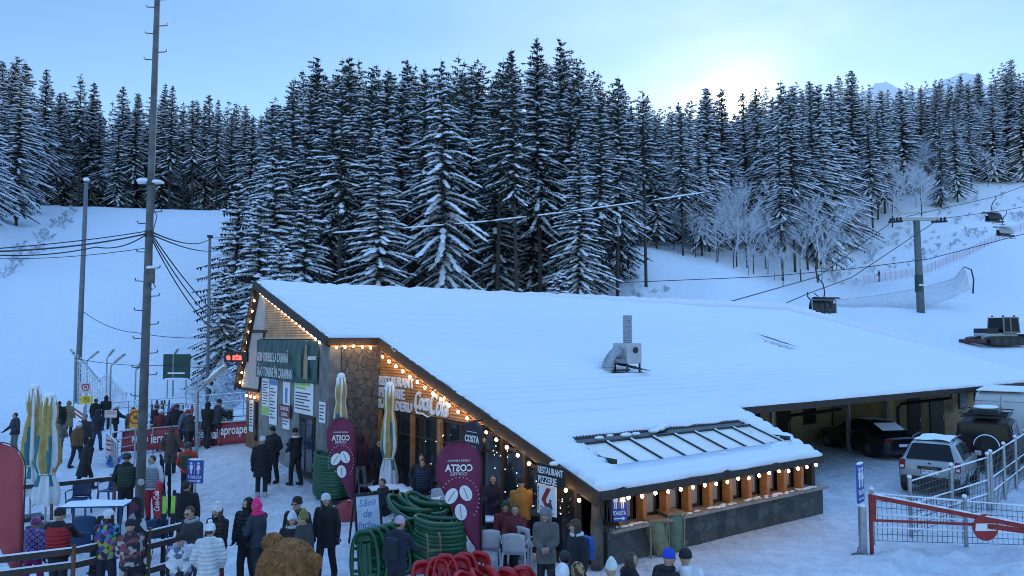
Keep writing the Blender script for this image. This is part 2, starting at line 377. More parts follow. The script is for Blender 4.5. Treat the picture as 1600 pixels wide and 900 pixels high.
# ------------------------------------------------------------------ trees
def add_tris(V, Fc, M_, tris, mi):
    o = len(V)
    for t in tris: V.append(t)
    for k in range(0, len(tris), 3): Fc.append((o+k, o+k+1, o+k+2)); M_.append(mi)
def spruce_mesh(seed, h, rad, clear, snow, dens=1.0, droop=.35, gap=.0):
    r = random.Random(seed); V, Fc, M_ = [], [], []
    def tri(a, b, c, mi):
        o = len(V); V.extend((tuple(a), tuple(b), tuple(c))); Fc.append((o, o+1, o+2)); M_.append(mi)
    def pad(c, ax, sd, l, w, t):
        # lump of snow: flattened six-point body
        o = len(V); up = Vector((0,0,1))
        V.extend(tuple(q) for q in (c-ax*l, c+ax*l, c+sd*w, c-sd*w, c+up*t, c-up*t*.3))
        for f in ((0,3,4),(3,1,4),(1,2,4),(2,0,4),(3,0,5),(1,3,5),(2,1,5),(0,2,5)): Fc.append(tuple(o+i for i in f)); M_.append(1)
    z = clear*h; lean = r.uniform(0, 6.28)
    while z < h*.985:
        u = (z-clear*h)/(h-clear*h); prof = (1-u)**.72
        rr = 1.38*rad*prof*r.uniform(.82, 1.1)+.12
        if u < .08: rr *= .65+4*u
        nb = max(3, int((4.2+3.0*prof)*dens+r.random()))
        a0 = r.uniform(0, 6.28)
        for b in range(nb):
            if r.random() < gap: continue
            az = a0+6.283*b/nb+r.uniform(-.35, .35); Lb = rr*r.uniform(.55, 1.22)*(1+.17*math.cos(az-lean-z*.35))*(1+.13*math.sin(z*1.9+seed+az*2))
            el = .55*u-.10-.25*(1-u)+r.uniform(-.12, .12)
            hd = Vector((math.cos(az), math.sin(az), 0)); sd = Vector((-hd.y, hd.x, 0))
            n = max(3, int(Lb/.20)); zz = z+r.uniform(-.30, .30); pts = []
            for k in range(n+1):
                q = k/n; pts.append(hd*(Lb*q*math.cos(el))+Vector((0, 0, zz+Lb*(q*math.sin(el)-droop*q*q*(.62+.2*u)+.18*droop*q**4))))
            lump = r.random() < snow+.25
            for k in range(n):
                q = (k+.6)/n; p = pts[k].lerp(pts[k+1], .6); ax = (pts[k+1]-pts[k]).normalized()
                wl = (.18+.36*Lb*(1-q)*.55)*r.uniform(.7, 1.2); wl = min(wl, .75)
                for sg in (-1, 1):
                    dirn = (ax*r.uniform(.5, .9)+sd*sg*r.uniform(.6, 1.0)+Vector((0, 0, -r.uniform(.15, .5)))).normalized()
                    wd = r.uniform(.07, .12)*(1+.3*(Lb > 1.5)); tip = p+dirn*wl
                    tri(p-ax*wd, p+ax*wd, tip, 0)
                    if r.random() < .08+snow*1.05:
                        up = Vector((0, 0, .03)); tri(p-ax*wd*.8+up, p+ax*wd*.8+up, p+dirn*wl*.88+up*.8, 1)
                # hanging twigs
                if r.random() < .8:
                    dn = Vector((r.uniform(-.2,.2), r.uniform(-.2,.2), -1)); hl = r.uniform(.14, .36)
                    tri(p-ax*.1, p+ax*.1, p+dn*hl, 0)
                if lump and q > .2 and r.random() < .6+.5*snow:
                    s_ = r.uniform(.12, .32)*(.75+.25*min(Lb, 2.5)/2)
                    pad(p+Vector((0,0,.045)), ax, sd, s_*1.55, s_*r.uniform(.65, 1.05), s_*.55)
            if r.random() < .7: tri(pts[-1]-sd*.05, pts[-1]+sd*.05, pts[-1]+(pts[-1]-pts[-2]).normalized()*.3, 0)
        z += r.uniform(.26, .44)/max(dens, .6)*(.75+.35*prof)
    # leader
    for k in range(4):
        a = k*1.57; tri((.05*math.cos(a), .05*math.sin(a), h*.96), (-.05*math.cos(a), -.05*math.sin(a), h*.96), (0, 0, h+.35), 0)
    me = bpy.data.meshes.new('crown'); me.from_pydata(V, [], Fc); me.materials.append(NEEDLE); me.materials.append(SNOWTREE)
    me.polygons.foreach_set('material_index', M_); me.update()
    t = MB(); t.tube([(0,0,-1.5),(0,0,.4),(0,0,h*.35),(0,0,h*.7),(0,0,h*.98)], [h*.008+.06, h*.007+.03, h*.006+.02, h*.004+.015, .015], 8)
    zz = max(1.2, clear*h*.3)
    while zz < clear*h:        # dead stubs on the bare trunk
        a = r.uniform(0, 6.28); l = r.uniform(.3, 1.1); rt = h*.009
        t.tube([(rt*.5*math.cos(a), rt*.5*math.sin(a), zz), (l*math.cos(a), l*math.sin(a), zz-l*.15)], [.022, .008], 4, cap=False); zz += r.uniform(.15, .5)
    return t.mesh('trunk', BARK, True), me

def frost_mesh(seed, h, spread=.32, depth=5, thin=1.0, mn=.012):
    r = random.Random(seed); t = MB(); c = MB()
    def grow(p, d, l, rad, k):
        e = p+d*l; mid = p+d*l*.5+Vector((r.uniform(-1,1), r.uniform(-1,1), r.uniform(-.3,.6)))*l*.06
        (t if k <= 0 else c).tube([p, mid, e], [max(rad, mn), max(rad*.85, mn), max(rad*.68, mn)], 6 if k < 2 else 3, cap=False)
        if k >= depth:
            return
        n = r.choice((2,3,3)) if k else r.choice((3,4))
        for i in range(n):
            ax = Vector((r.uniform(-1,1), r.uniform(-1,1), r.uniform(-.2,.6))).normalized()
            nd = (d*r.uniform(.75,1.1)+ax*r.uniform(spread*1.5, spread*2.6)).normalized(); nd.z = nd.z*.9+.08
            st = p.lerp(e, r.uniform(.55, 1.0) if i else 1.0)
            grow(st, nd.normalized(), l*r.uniform(.58, .82), rad*r.uniform(.5, .68), k+1)
        if k >= 1:
            for i in range(3+k):
                st = p.lerp(e, r.uniform(.1, 1)); nd = (d*.6+Vector((r.uniform(-1,1), r.uniform(-1,1), r.uniform(-.3,.7)))).normalized(); ll = l*r.uniform(.25, .5)
                c.tube([st, st+nd*ll], [max(.02, rad*.28, mn), mn], 3, cap=False)
    grow(Vector((0,0,-.5)), Vector((r.uniform(-.05,.05), r.uniform(-.05,.05), 1)).normalized(), h*.28, h*.007*thin, 0)
    return t.mesh('trunk', BARK, True), c.mesh('crown', FROST)

SPRUCE = [spruce_mesh(100+i, h, rad, cl, sn, de, dr, gp) for i, (h, rad, cl, sn, de, dr, gp) in enumerate([
    (24, 2.7, .30, .40, 1.0, .38, .05), (26, 2.5, .38, .28, .95, .34, .08), (22, 2.9, .12, .62, 1.0, .42, .03), (25, 2.3, .52, .26, .9, .30, .12),
    (20, 3.0, .05, .72, 1.05, .45, .0), (27, 2.8, .33, .34, 1.0, .40, .06), (24, 3.3, .22, .66, .8, .62, .05), (23, 2.4, .28, .50, 1.05, .32, .05),
    (23, 2.5, .06, .20, .95, .4, .03), (21, 2.6, .09, .30, 1.0, .4, .03)])]
YOUNG = [spruce_mesh(200+i, h, rad, .03, sn, 1.15, .40, 0) for i, (h, rad, sn) in enumerate([(13, 2.5, .62), (11, 2.3, .75), (8, 1.8, .8)])]
FROSTY = [frost_mesh(300+i, h, s) for i, (h, s) in enumerate([(13, .34), (15, .30), (10, .38)])]
SHRUB = [frost_mesh(320+i, h, .5, 4, .9, .024) for i, h in enumerate([2.2, 1.6, 2.8])]

TREEN = {}
def plant(kind, pool, vi, x, y, s, label, cat, group, rz=None, sz=1.0):
    k = (kind, vi)
    rz = rnd.uniform(0, 6.28) if rz is None else rz; z = TZ(x, y)
    if k not in TREEN:
        o = thing(kind, label, cat, (x, y, z), rz, group)
        for nm, me in zip(('trunk', 'crown'), pool[vi]):
            c = bpy.data.objects.new(nm, me); COL.objects.link(c); c.parent = o
        TREEN[k] = o
    else:
        o = copy_tree(TREEN[k], (x, y, z), rz, label); o['group'] = group; o['category'] = cat
    o.scale = (s*rnd.uniform(.86, 1.14), s*rnd.uniform(.86, 1.14), s*sz); o.rotation_euler.x = rnd.uniform(-.022, .022); o.rotation_euler.y = rnd.uniform(-.022, .022); return o

SKYL = lambda px: np.interp(px, [-160,0,15,45,85,125,190,250,290,360,400,440,480,545,590,640,700,780,845,880,960,1000,1040,1085,1110,1130,1152,1175,1200,1240,1290,1330,1350,1400,1480,1530,1560,1600,1760], [60,62,58,90,85,100,115,100,140,130,145,130,88,84,95,92,80,88,62,60,118,140,162,150,132,150,176,150,128,118,128,102,116,128,112,116,95,86,80])
HS = [24,26,22,25,20,27,24,23,23,21]
def fit(px, x, y, vi, s, extra=0, lo=.55):
    # no tree rises above the skyline of the wood
    zt = P(px, float(SKYL(px))+extra, y).z-TZ(x, y); return max(lo, min(s, zt/HS[vi]))
placed = []
def free(x, y, d):
    for a, b in placed:
        if (a-x)**2+(b-y)**2 < d*d: return False
    placed.append((x, y)); return True
def scatter(n, pxr, yr, d, fn, seed, tries=60, edge=None):
    r = random.Random(seed); c = 0
    for _ in range(n*tries):
        if c >= n: break
        px = r.uniform(*pxr); u = r.random(); lo, hi = (edge(px) if edge else yr); y = lo+(hi-lo)*u**1.25
        x = (px-800)/F*y
        if free(x, y, d): fn(r, px, x, y, (y-lo)/(hi-lo)); c += 1

# named big trees of the middle wood, read from the photograph: px of trunk, py of top, distance
def at_top(px, py, Y, vi, label, group='spruces of the wood behind the lodge'):
    x = (px-800)/F*Y; z = TZ(x, Y); top = P(px, py, Y).z; h = [24,26,22,25,20,27,24,23][vi]
    placed.append((x, Y)); s = (top-z)/h
    plant('spruce_tree', SPRUCE, vi, x, Y, s*min(1, 1), label, 'tree', group)
for a in [(695, 92, 63, 6, 'broad drooping spruce with snow on every branch, right of the wood centre'),
          (845, 60, 68, 5, 'tallest slender spruce in the middle of the wood behind the roof'),
          (880, 62, 74, 1, 'dark pointed spruce just right of the tallest one'),
          (590, 200, 60, 2, 'heavily snowed spruce at the front edge of the wood left of centre'),
          (545, 85, 72, 0, 'tall spruce above the snowed front trees left of the wood centre'),
          (490, 85, 76, 5, 'tall dark spruce at the left shoulder of the wood'),
          (775, 92, 66, 3, 'dark spruce with a bare lower trunk behind the roof'),
          (1010, 140, 72, 3, 'spruce with long bare trunk at the right end of the wood'),
          (965, 120, 70, 0, 'snowy spruce near the right end of the middle wood'),
          (905, 215, 62, 2, 'shorter snow-laden spruce on the front row right of the wood centre'),
          (640, 95, 74, 7, 'spruce behind the broad drooping one on its left'),
          (800, 75, 80, 1, 'dark spruce left of the tallest slender one'),
          (735, 110, 76, 5, 'spruce behind the broad drooping one on its right')]:
    at_top(*a)
for (px, py, Y, vi, lb) in [(405, 315, 56, 0, 'young snowy spruce at the left corner of the wood, beside the roof peak'),
        (365, 290, 62, 0, 'bushy young spruce on the far left flank of the wood above the piste'),
        (440, 380, 52, 1, 'small spruce bent with snow just above the roof peak'),
        (350, 420, 54, 1, 'lowest bushy spruce on the left flank of the wood'),
        (430, 250, 64, 0, 'mid-sized young spruce behind the roof peak'), (875, 425, 55, 2, 'small snowed spruce under the bare trunks behind the roof ridge'),
        (470, 300, 58, 0, 'young spruce right of the roof peak, thick with snow'), (390, 470, 50, 2, 'small snowed fir low beside the beige gable')]:
    x = (px-800)/F*Y; z = TZ(x, Y); h = (13, 11, 8)[vi]; placed.append((x, Y))
    plant('young_spruce', YOUNG, vi, x, Y, (P(px, py, Y).z-z)/h, lb, 'tree', 'young spruces on the wood edge')
for (px, py, Y, vi, lb) in [(1066,160,124,4,'pointed snowy spruce on the hillside just left of the sun glow'), (1106,150,132,2,'spruce with its tip inside the left edge of the sun glow'), (1129,140,128,7,'slim spruce standing dark against the sun glow'),
        (1150,176,138,4,'shorter spruce right below the sun'), (1171,143,134,2,'spruce with its tip just right of the sun'), (1193,136,130,5,'tall spruce at the right edge of the sun glow'), (1228,124,122,6,'broad snowy spruce right of the sun glow on the hillside')]:
    at_top(px, py, Y, vi, lb, 'spruces around the sun glow')
def f1(r, px, x, y, u):
    vi = r.choice((0,1,3,5,7,8,9,8,9,2)) if u > .12 else r.choice((3,1,3,5,3,0,1) if px > 600 else (0,1,5,3,7,6,3))
    plant('spruce_tree', SPRUCE, vi, x, y, fit(px, x, y, vi, r.uniform(.85, 1.15), r.uniform(5, 75)), ('snowy spruce on the front rows of the dense wood behind the lodge roof' if u < .3 else 'dark spruce deep in the dense wood behind the lodge roof'),
          'tree', 'front rows of the wood behind the lodge' if u < .3 else 'deep rows of the wood behind the lodge')
scatter(100, (415, 1005), None, 3.1, f1, 5, edge=lambda px: (np.interp(px, [415,520,900,1005], [66,60,61,70]), 118))
def f2(r, px, x, y, u):
    vi = r.choice((0,1,3,7,5,2,8,9)); plant('spruce_tree', SPRUCE, vi, x, y, fit(px, x, y, vi, r.uniform(.9, 1.25), r.uniform(0, 35)), 'tall spruce in the dark row along the crest of the left piste', 'tree', 'spruces on the crest of the left piste')
scatter(62, (70, 430), (156, 184), 2.6, f2, 6)
def f3(r, px, x, y, u):
    vi = r.choice((0,2,4,5,7)); plant('spruce_tree', SPRUCE, vi, x, y, fit(px, x, y, vi, r.uniform(.85, 1.25), r.uniform(0, 60)), 'snowy spruce on the bank at the left edge of the piste', 'tree', 'spruces on the left bank')
scatter(26, (-160, 75), None, 4.0, f3, 8, edge=lambda px: (np.interp(px, [-160,0,30,75], [84,97,112,146]), 165))
HEDGE = lambda px: (np.interp(px, [1010,1060,1130,1240,1290,1330,1400,1450,1540,1600,1900], [100,101,101,107,113,146,157,160,176,181,190]), np.interp(px, [1010,1200,1400,1900], [148,176,205,225]))
def f4(r, px, x, y, u):
    if r.random() < .40 and px > 1030:
        plant('frosted_tree', FROSTY, r.choice((0,1,2)), x, y, r.uniform(1.0, 1.6), 'bare frosted broadleaf tree among spruces on the right hillside', 'tree', 'frosted trees on the right hillside'); return
    vi = r.choice((0,2,4,5,7,4,2,6,8,9)); plant('spruce_tree', SPRUCE, vi, x, y, fit(px, x, y, vi, r.uniform(1.05, 1.55), r.uniform(0, 75)), ('snow-laden spruce along the lower edge of the right hillside wood' if u < .2 else 'snowy spruce higher up on the right hillside below the sun'),
          'tree', 'lower edge of the right hillside wood' if u < .2 else 'right hillside wood')
scatter(165, (1010, 1730), None, 3.5, f4, 9, edge=HEDGE)
def f5(r, px, x, y, u):
    plant('frosted_tree', FROSTY, r.choice((0,1,2)), x, y, r.uniform(.55, 1.0), 'small frosted bare tree at the foot of the right hillside wood', 'tree', 'frosted trees at the foot of the hillside')
scatter(14, (1040, 1340), None, 2.0, f5, 10, edge=lambda px: (HEDGE(px)[0]-3, HEDGE(px)[0]+6))
def f6(r, px, x, y, u):
    plant('frosted_shrub', SHRUB, r.choice((0,1,2)), x, y, r.uniform(.6, 1.5), 'thin frosted shrub poking from the snowy bank above the right piste', 'shrub', 'shrubs on the right bank')
scatter(95, (1290, 1640), None, 1.3, f6, 11, edge=lambda px: (np.interp(px, [1290,1400,1500,1640], [116,132,142,160]), HEDGE(px)[0]))
def f7(r, px, x, y, u):
    plant('frosted_shrub', SHRUB, r.choice((0,1,2)), x, y, r.uniform(.9, 1.6), 'bare frosted shrub on the slope left of the lodge gable', 'shrub', 'shrubs left of the lodge')
scatter(34, (330, 392), None, .8, f7, 12, edge=lambda px: (44, np.interp(px, [275,390],[52,64])))
def f8(r, px, x, y, u):
    plant('frosted_shrub', SHRUB, r.choice((0,1,2)), x, y, r.uniform(.5, 1.2), 'low frosted shrub under the spruces at the left piste edge', 'shrub', 'shrubs on the left bank')
scatter(40, (0, 110), None, 1.2, f8, 13, edge=lambda px: (np.interp(px, [0,60,110], [88,104,135]), np.interp(px, [0,60,110],[96,118,148])))
def f9(r, px, x, y, u):
    plant('frosted_shrub', SHRUB, r.choice((0,1,2)), x, y, r.uniform(.4, 1.0), 'frosted shrub under the trunks at the right end of the wood', 'shrub', 'shrubs at the right end of the wood')
scatter(26, (930, 1040), None, 1.0, f9, 14, edge=lambda px: (58, np.interp(px, [930,1040],[80,74])))
# far-off wood that reads as one mass behind the rows
def far_wood():
    r = random.Random(77); V, Fc = [], []; out = None
    me = bpy.data.meshes.new('far_wood'); pts = []
    for _ in range(620):
        px = r.uniform(-150, 1750); lo = np.interp(px, [-150,60,420,430,1000,1010,1300,1750], [150,184,186,112,112,145,180,220])
        y = lo+r.uniform(0, 70)*r.random(); pts.append(((px-800)/F*y, y, fit(px, (px-800)/F*y, y, 0, r.uniform(.95, 1.5), r.uniform(4, 45), .4)))
    base = spruce_mesh(999, 24, 2.9, .2, .3, .62, .4, .1)[1]
    bv = np.array([v.co[:] for v in base.vertices]); bf = np.array([p.vertices[:] for p in base.polygons]); bm_ = np.array([p.material_index for p in base.polygons])
    AV, AF, AM = [], [], []; o = 0
    for x, y, s in pts:
        a = r.uniform(0, 6.28); c_, s_ = math.cos(a), math.sin(a); z = TZ(x, y)
        q = np.stack([(bv[:,0]*c_-bv[:,1]*s_)*s+x, (bv[:,0]*s_+bv[:,1]*c_)*s+y, bv[:,2]*s+z], -1)
        AV.append(q); AF.append(bf+o); AM.append(bm_); o += len(q)
    AV = np.concatenate(AV); AF = np.concatenate(AF); AM = np.concatenate(AM)
    me.vertices.add(len(AV)); me.vertices.foreach_set('co', AV.ravel()); n = len(AF)
    me.loops.add(3*n); me.loops.foreach_set('vertex_index', AF.ravel().astype(np.int32)); me.polygons.add(n); me.polygons.foreach_set('loop_start', np.arange(0, 3*n, 3, dtype=np.int32))
    me.materials.append(NEEDLE); me.materials.append(SNOWTREE); me.polygons.foreach_set('material_index', AM.astype(np.int32)); me.update(calc_edges=True); me.validate()
    ob = bpy.data.objects.new('far_wood', me); COL.objects.link(ob)
    tag(ob, 'unbroken mass of snowy spruces filling in behind the nearer rows', 'wood', kind='stuff')
far_wood()
# ------------------------------------------------------------------ the lodge (local axes: x along the ridge, y up the roof slope)
def lt(name, label, cat, s, t, z, group=None): return thing(name, label, cat, LW(s, t, z), LANG, group)
lodge = thing('ski_lodge', 'long single-slope timber and stone mountain lodge under a snowed tile roof', 'building', LA, LANG)
STONE = None
def stone_mat(nm='rubble_stone', sc_=5.2, c0=(.075,.07,.068,1), c1=(.19,.165,.145,1), cm=(.075,.07,.066,1)):
    m = bpy.data.materials.new(nm); m.use_nodes = True; N = m.node_tree.nodes; L = m.node_tree.links; b = N['Principled BSDF']; b.inputs['Roughness'].default_value = .85
    tc = N.new('ShaderNodeTexCoord'); v = N.new('ShaderNodeTexVoronoi'); v.inputs['Scale'].default_value = sc_; v2 = N.new('ShaderNodeTexVoronoi'); v2.feature = 'DISTANCE_TO_EDGE'; v2.inputs['Scale'].default_value = sc_
    nz = N.new('ShaderNodeTexNoise'); nz.inputs['Scale'].default_value = 4; mx = N.new('ShaderNodeMixRGB'); mx.inputs[0].default_value = .22
    L.new(tc.outputs['Object'], nz.inputs['Vector']); L.new(tc.outputs['Object'], mx.inputs[1]); L.new(nz.outputs['Color'], mx.inputs[2])
    L.new(mx.outputs[0], v.inputs['Vector']); L.new(mx.outputs[0], v2.inputs['Vector'])
    r = N.new('ShaderNodeValToRGB'); r.color_ramp.elements[0].color = c0; r.color_ramp.elements[1].color = c1; L.new(v.outputs['Color'], r.inputs[0])
    e = N.new('ShaderNodeMapRange'); e.inputs[1].default_value = .01; e.inputs[2].default_value = .05; L.new(v2.outputs['Distance'], e.inputs['Value'])
    m2 = N.new('ShaderNodeMixRGB'); m2.inputs[1].default_value = cm; L.new(e.outputs[0], m2.inputs[0]); L.new(r.outputs[0], m2.inputs[2]); L.new(m2.outputs[0], b.inputs['Base Color'])
    bp = N.new('ShaderNodeBump'); bp.inputs['Strength'].default_value = .8; bp.inputs['Distance'].default_value = .04; L.new(e.outputs[0], bp.inputs['Height']); L.new(bp.outputs[0], b.inputs['Normal']); return m
STONE = stone_mat()
CLAD = mat('pine_cladding', (.44,.185,.06), .55, var=.35, vs=3, wave=('Z', 3.6, .3), bump=.8)
CLADP = mat('pale_pine_boarding', (.42,.24,.115), .6, var=.3, vs=3, wave=('Z', 3.6, .3), bump=.8)
RENDER = mat('grey_render', (.21,.205,.20), .9, var=.25, vs=2.5, bump=.3, bs=60)
BEIGE = mat('beige_panel', (.46,.41,.37), .8, var=.12, vs=1.5)
OCHRE = mat('ochre_render', (.38,.30,.165), .9, var=.15, vs=2, bump=.2)
ROOFD = mat('brown_roof_tile', (.035,.026,.022), .6, var=.3, vs=8)
PALEG = mat('frosted_skylight_glass', (.72,.69,.62), .30, var=.10, vs=1.2, spec=.9)
WINP = mat('pale_window_glass', (.30,.31,.34), .18, var=0, spec=1.0)
STONEG = stone_mat('stained_wall_stone', 4.2, (.035,.037,.036,1), (.125,.125,.12,1), (.10,.10,.095,1))

def SHR(s, t): return -(.10+.45*min(1, max(0, (s+2)/31)))*min(1, max(0, (t-2.57)/13.4))
HOLE = (.62, 7.1, .10, 1.78)
def smap(s, t):
    if t < 2.57 and s > 7.1: s = s-.70*(2.57-t)/3.12*(s-7.1)/1.08
    if s > 20: s = 20+(s-20)*(1-(t-2.57)/13.4*.20)
    return s
def in_roof(s, t):
    if t < 9.32 and s < -.62: return False
    if t < 2.57 and s > 8.18: return False
    if HOLE[0] < s < HOLE[1] and HOLE[2] < t < HOLE[3]: return False
    return True
ss_ = np.concatenate([np.arange(-2.26,-.62,.3280), np.arange(-.62,.62,.2480), np.arange(.62,7.1,.324), np.arange(7.1,8.18,.27), np.arange(8.18,33.8,.4)])
ts_ = np.concatenate([np.arange(-.55,.10,.0722), np.arange(.10,1.78,.0764), np.arange(1.78,2.57,.0718), np.arange(2.57,9.32,.0734), np.arange(9.32,15.97,.0747)])
ss_ = np.round(ss_, 4); ts_ = np.round(ts_, 4)
def snow_top(s, t):
    fade = float(sstep(27, 10, s)); ph = (t/.372) % 1
    z = RZ(t)+SHR(s, t)+.15+(.13*fade+.012)*((1-ph)-.5)-(.17*fade+.012)*math.exp(-(ph/.17)**2)+.010*fade*math.sin(s*19+ (int(t/.372)%2)*3.1)
    z += .10*float(fbm(s*.5, t*.5, 3, 4))+.05*float(fbm(s*2.1, t*1.3, 3, 8))
    # melted spots round the vent and down the right side
    for (a, b, ra, rb) in ((6.45, 5.85, .85, .35), (19.05, 8.9, .22, 1.15)):
        d = ((s-a)/ra)**2+((t-b)/rb)**2
        if d < 1: z -= .32*(1-d)**.6
    return z
bm = bmesh.new(); vid = {}
def gv(i, j):
    if (i, j) not in vid:
        s, t = float(ss_[i]), float(ts_[j]); vid[(i, j)] = bm.verts.new((smap(s, t), t, snow_top(s, t)))
    return vid[(i, j)]
for i in range(len(ss_)-1):
    for j in range(len(ts_)-1):
        if in_roof((ss_[i]+ss_[i+1])/2, (ts_[j]+ts_[j+1])/2): bm.faces.new((gv(i,j), gv(i+1,j), gv(i+1,j+1), gv(i,j+1)))
bd = [e for e in bm.edges if e.is_boundary]
bv = {v for e in bd for v in e.verts}
rr = random.Random(3)
for v in bv:
    v.co.z -= rr.uniform(.01, .07)+.06*float(vnoise(v.co.x*2.3, v.co.y*2.3, 6)); q_ = .09*(float(vnoise(v.co.x*1.7, v.co.y*1.7, 2))-.35)
    if v.co.y < 2.6: v.co.y -= q_
    else: v.co.x += q_*(1 if v.co.x > 20 else -1)*(v.co.y < 15.8)
ext = bmesh.ops.extrude_edge_only(bm, edges=bd)
for v in [g_ for g_ in ext['geom'] if isinstance(g_, bmesh.types.BMVert)]:
    v.co.z = RZ(v.co.y)-rr.uniform(-.03, .05)
bmesh.ops.recalc_face_normals(bm, faces=bm.faces)
me = bpy.data.meshes.new('roof_snow'); bm.to_mesh(me); bm.free(); me.materials.append(SNOWROOF); me.polygons.foreach_set('use_smooth', [True]*len(me.polygons))

def slab(mb, quad, th, off=0, mi=0):
    a = [Vector((s, t, RZ(t)+SHR(s, t)+off)) for s, t in quad]; b = [p-Vector((0,0,th)) for p in a]; k = len(quad)
    mb.add(a+b, [tuple(range(k)), tuple(range(2*k-1, k-1, -1))]+[(i, k+i, k+(i+1)%k, (i+1)%k) for i in range(k)], mi)
rf = MB()
slab(rf, [(-2.24,9.34),(30.9,9.34),(30.6,15.95),(-2.24,15.95)], .22, -.005)
slab(rf, [(-.60,2.59),(33.6,2.59),(32.2,9.34),(-.60,9.34)], .22, -.006)
slab(rf, [(-.60,1.80),(8.05,1.80),(8.16,2.59),(-.60,2.59)], .22, -.007)
slab(rf, [(-.60,-.53),(.6,-.53),(.6,1.8),(-.60,1.8)], .18, -.008)
slab(rf, [(7.12,-.53),(7.48,-.53),(8.0,1.8),(7.12,1.8)], .18, -.008)
slab(rf, [(.6,-.53),(7.12,-.53),(7.12,.09),(.6,.09)], .18, -.009)
# back mansard face
for (s_a,t_a,s_b,t_b,w_) in ((18.95,9.75,19.2,7.6,.17),(6.0,6.25,7.1,5.15,.22)):
    q_ = [Vector((s_a,t_a,0)).lerp(Vector((s_b,t_b,0)), k/12) for k in range(13)]; n_ = (q_[-1]-q_[0]).normalized().cross(Vector((0,0,1)))
    L1 = [(p+n_*w_*math.sin(3.1416*k/12)*(1+.3*math.sin(5*k))) for k, p in enumerate(q_)]; L2 = [(p-n_*w_*math.sin(3.1416*k/12)*(1+.3*math.cos(4*k))) for k, p in enumerate(q_)]
    rf.sheet([[(p.x,p.y,RZ(p.y)+SHR(p.x,p.y)+.27+.10*float(fbm(p.x*.5,p.y*.5,3,4))) for p in L1],[(p.x,p.y,RZ(p.y)+SHR(p.x,p.y)+.27+.10*float(fbm(p.x*.5,p.y*.5,3,4))) for p in L2]])
rf.add([(-2.24,15.95,6.84),(30.6,15.95,6.38),(30.6,18.0,2.9),(-2.24,18.0,2.9)], [(3,2,1,0)])
rf.add([(-2.24,15.75,6.62),(30.6,15.75,6.16),(30.6,17.8,2.9),(-2.24,17.8,2.9)], [(0,1,2,3)])
roof = rf.build('roof', ROOFD, lodge)
sn = bpy.data.objects.new('roof_snow', me); COL.objects.link(sn); sn.parent = roof
fa = MB()
def rk(s, t, dz=0): return (s, t, RZ(t)+dz)
fa.bar(rk(-.64,-.60,-.12), rk(-.64,9.28,-.12), .05, .30); fa.bar(rk(-2.29,9.28,-.10), rk(-2.29,16.0,-.17), .05, .28)
fa.bar((-2.28,9.29,RZ(9.3)-.10), (-.63,9.29,RZ(9.3)-.10), .05, .22)
fa.bar((-.61,-.60,RZ(-.55)-.08), (7.5,-.60,RZ(-.55)-.08), .05, .16); fa.bar((8.2,2.54,RZ(2.57)-.10), (33.6,2.54,RZ(2.57)-.10), .05, .22)
fa.bar((-2.29,15.98,6.86), (-2.29,18.02,2.86), .05, .12)
fa.build('fascia_board', WOODD, roof)
# step of tiles over the skylight and its reveal
st = MB()
for k in range(60):
    s = .62+6.48*(k+.5)/60; st.tube([(s, 1.72, RZ(1.78)-.04), (s, 1.86, RZ(1.86)-.02)], .055, 6)
st.box((3.86, 1.83, RZ(1.8)-.10), (6.4, .05, .10)); st.box((.60, .95, RZ(.95)-.08), (.04, 1.6, .14)); st.box((7.13, .95, RZ(.95)-.08), (.04, 1.6, .14))
st.build('tile_edge', ROOFD, roof)
sky_ = MB(); mu_ = MB(); cap_ = MB()
def sk(s, t, d): return (s, t, RZ(t)+.03+d)
for k in range(8):
    a, b = .66+6.40*k/8, .66+6.40*(k+1)/8
    p = MB(); p.add([sk(a+.05,.13,0), sk(b-.05,.13,0), sk(b-.05,1.36,0), sk(a+.05,1.36,0), sk(a+.05,.13,-.03), sk(b-.05,.13,-.03), sk(b-.05,1.36,-.03), sk(a+.05,1.36,-.03)],
        [(0,1,2,3),(7,6,5,4),(0,4,5,1),(1,5,6,2),(2,6,7,3),(3,7,4,0)]); p.build('skylight_pane', PALEG, lodge)
for k in range(9):
    s = .66+6.40*k/8; mu_.bar(sk(s,.10,.01), sk(s,1.42,.01), .075, .05); cap_.bar(sk(s,.12,.045), sk(s,1.34,.045), .045, .03)
mu_.bar(sk(.62,1.40,.0), sk(7.1,1.40,.0), .10, .08); mu_.add([sk(.62,1.45,-.04), sk(7.1,1.45,-.04), sk(7.1,1.80,-.02), sk(.62,1.80,-.02)], [(0,1,2,3)])
mf = mu_.build('skylight_frame', DARKM, lodge); cap_.build('frame_snow', SNOW, mf)
c2 = MB()
for (s, t, r_) in ((1.35,1.5,.10),(1.75,1.55,.08),(2.25,1.5,.13),(3.3,1.55,.13),(3.6,1.62,.13),(3.85,1.72,.14),(2.6,1.5,.1),(6.7,1.05,.05)): c2.ell(sk(s, t, .06), (r_*1.5, r_*.7, r_*.45), 10, 6)
c2.build('snow_clumps', SNOW, mf, smooth=True)['kind'] = 'stuff'
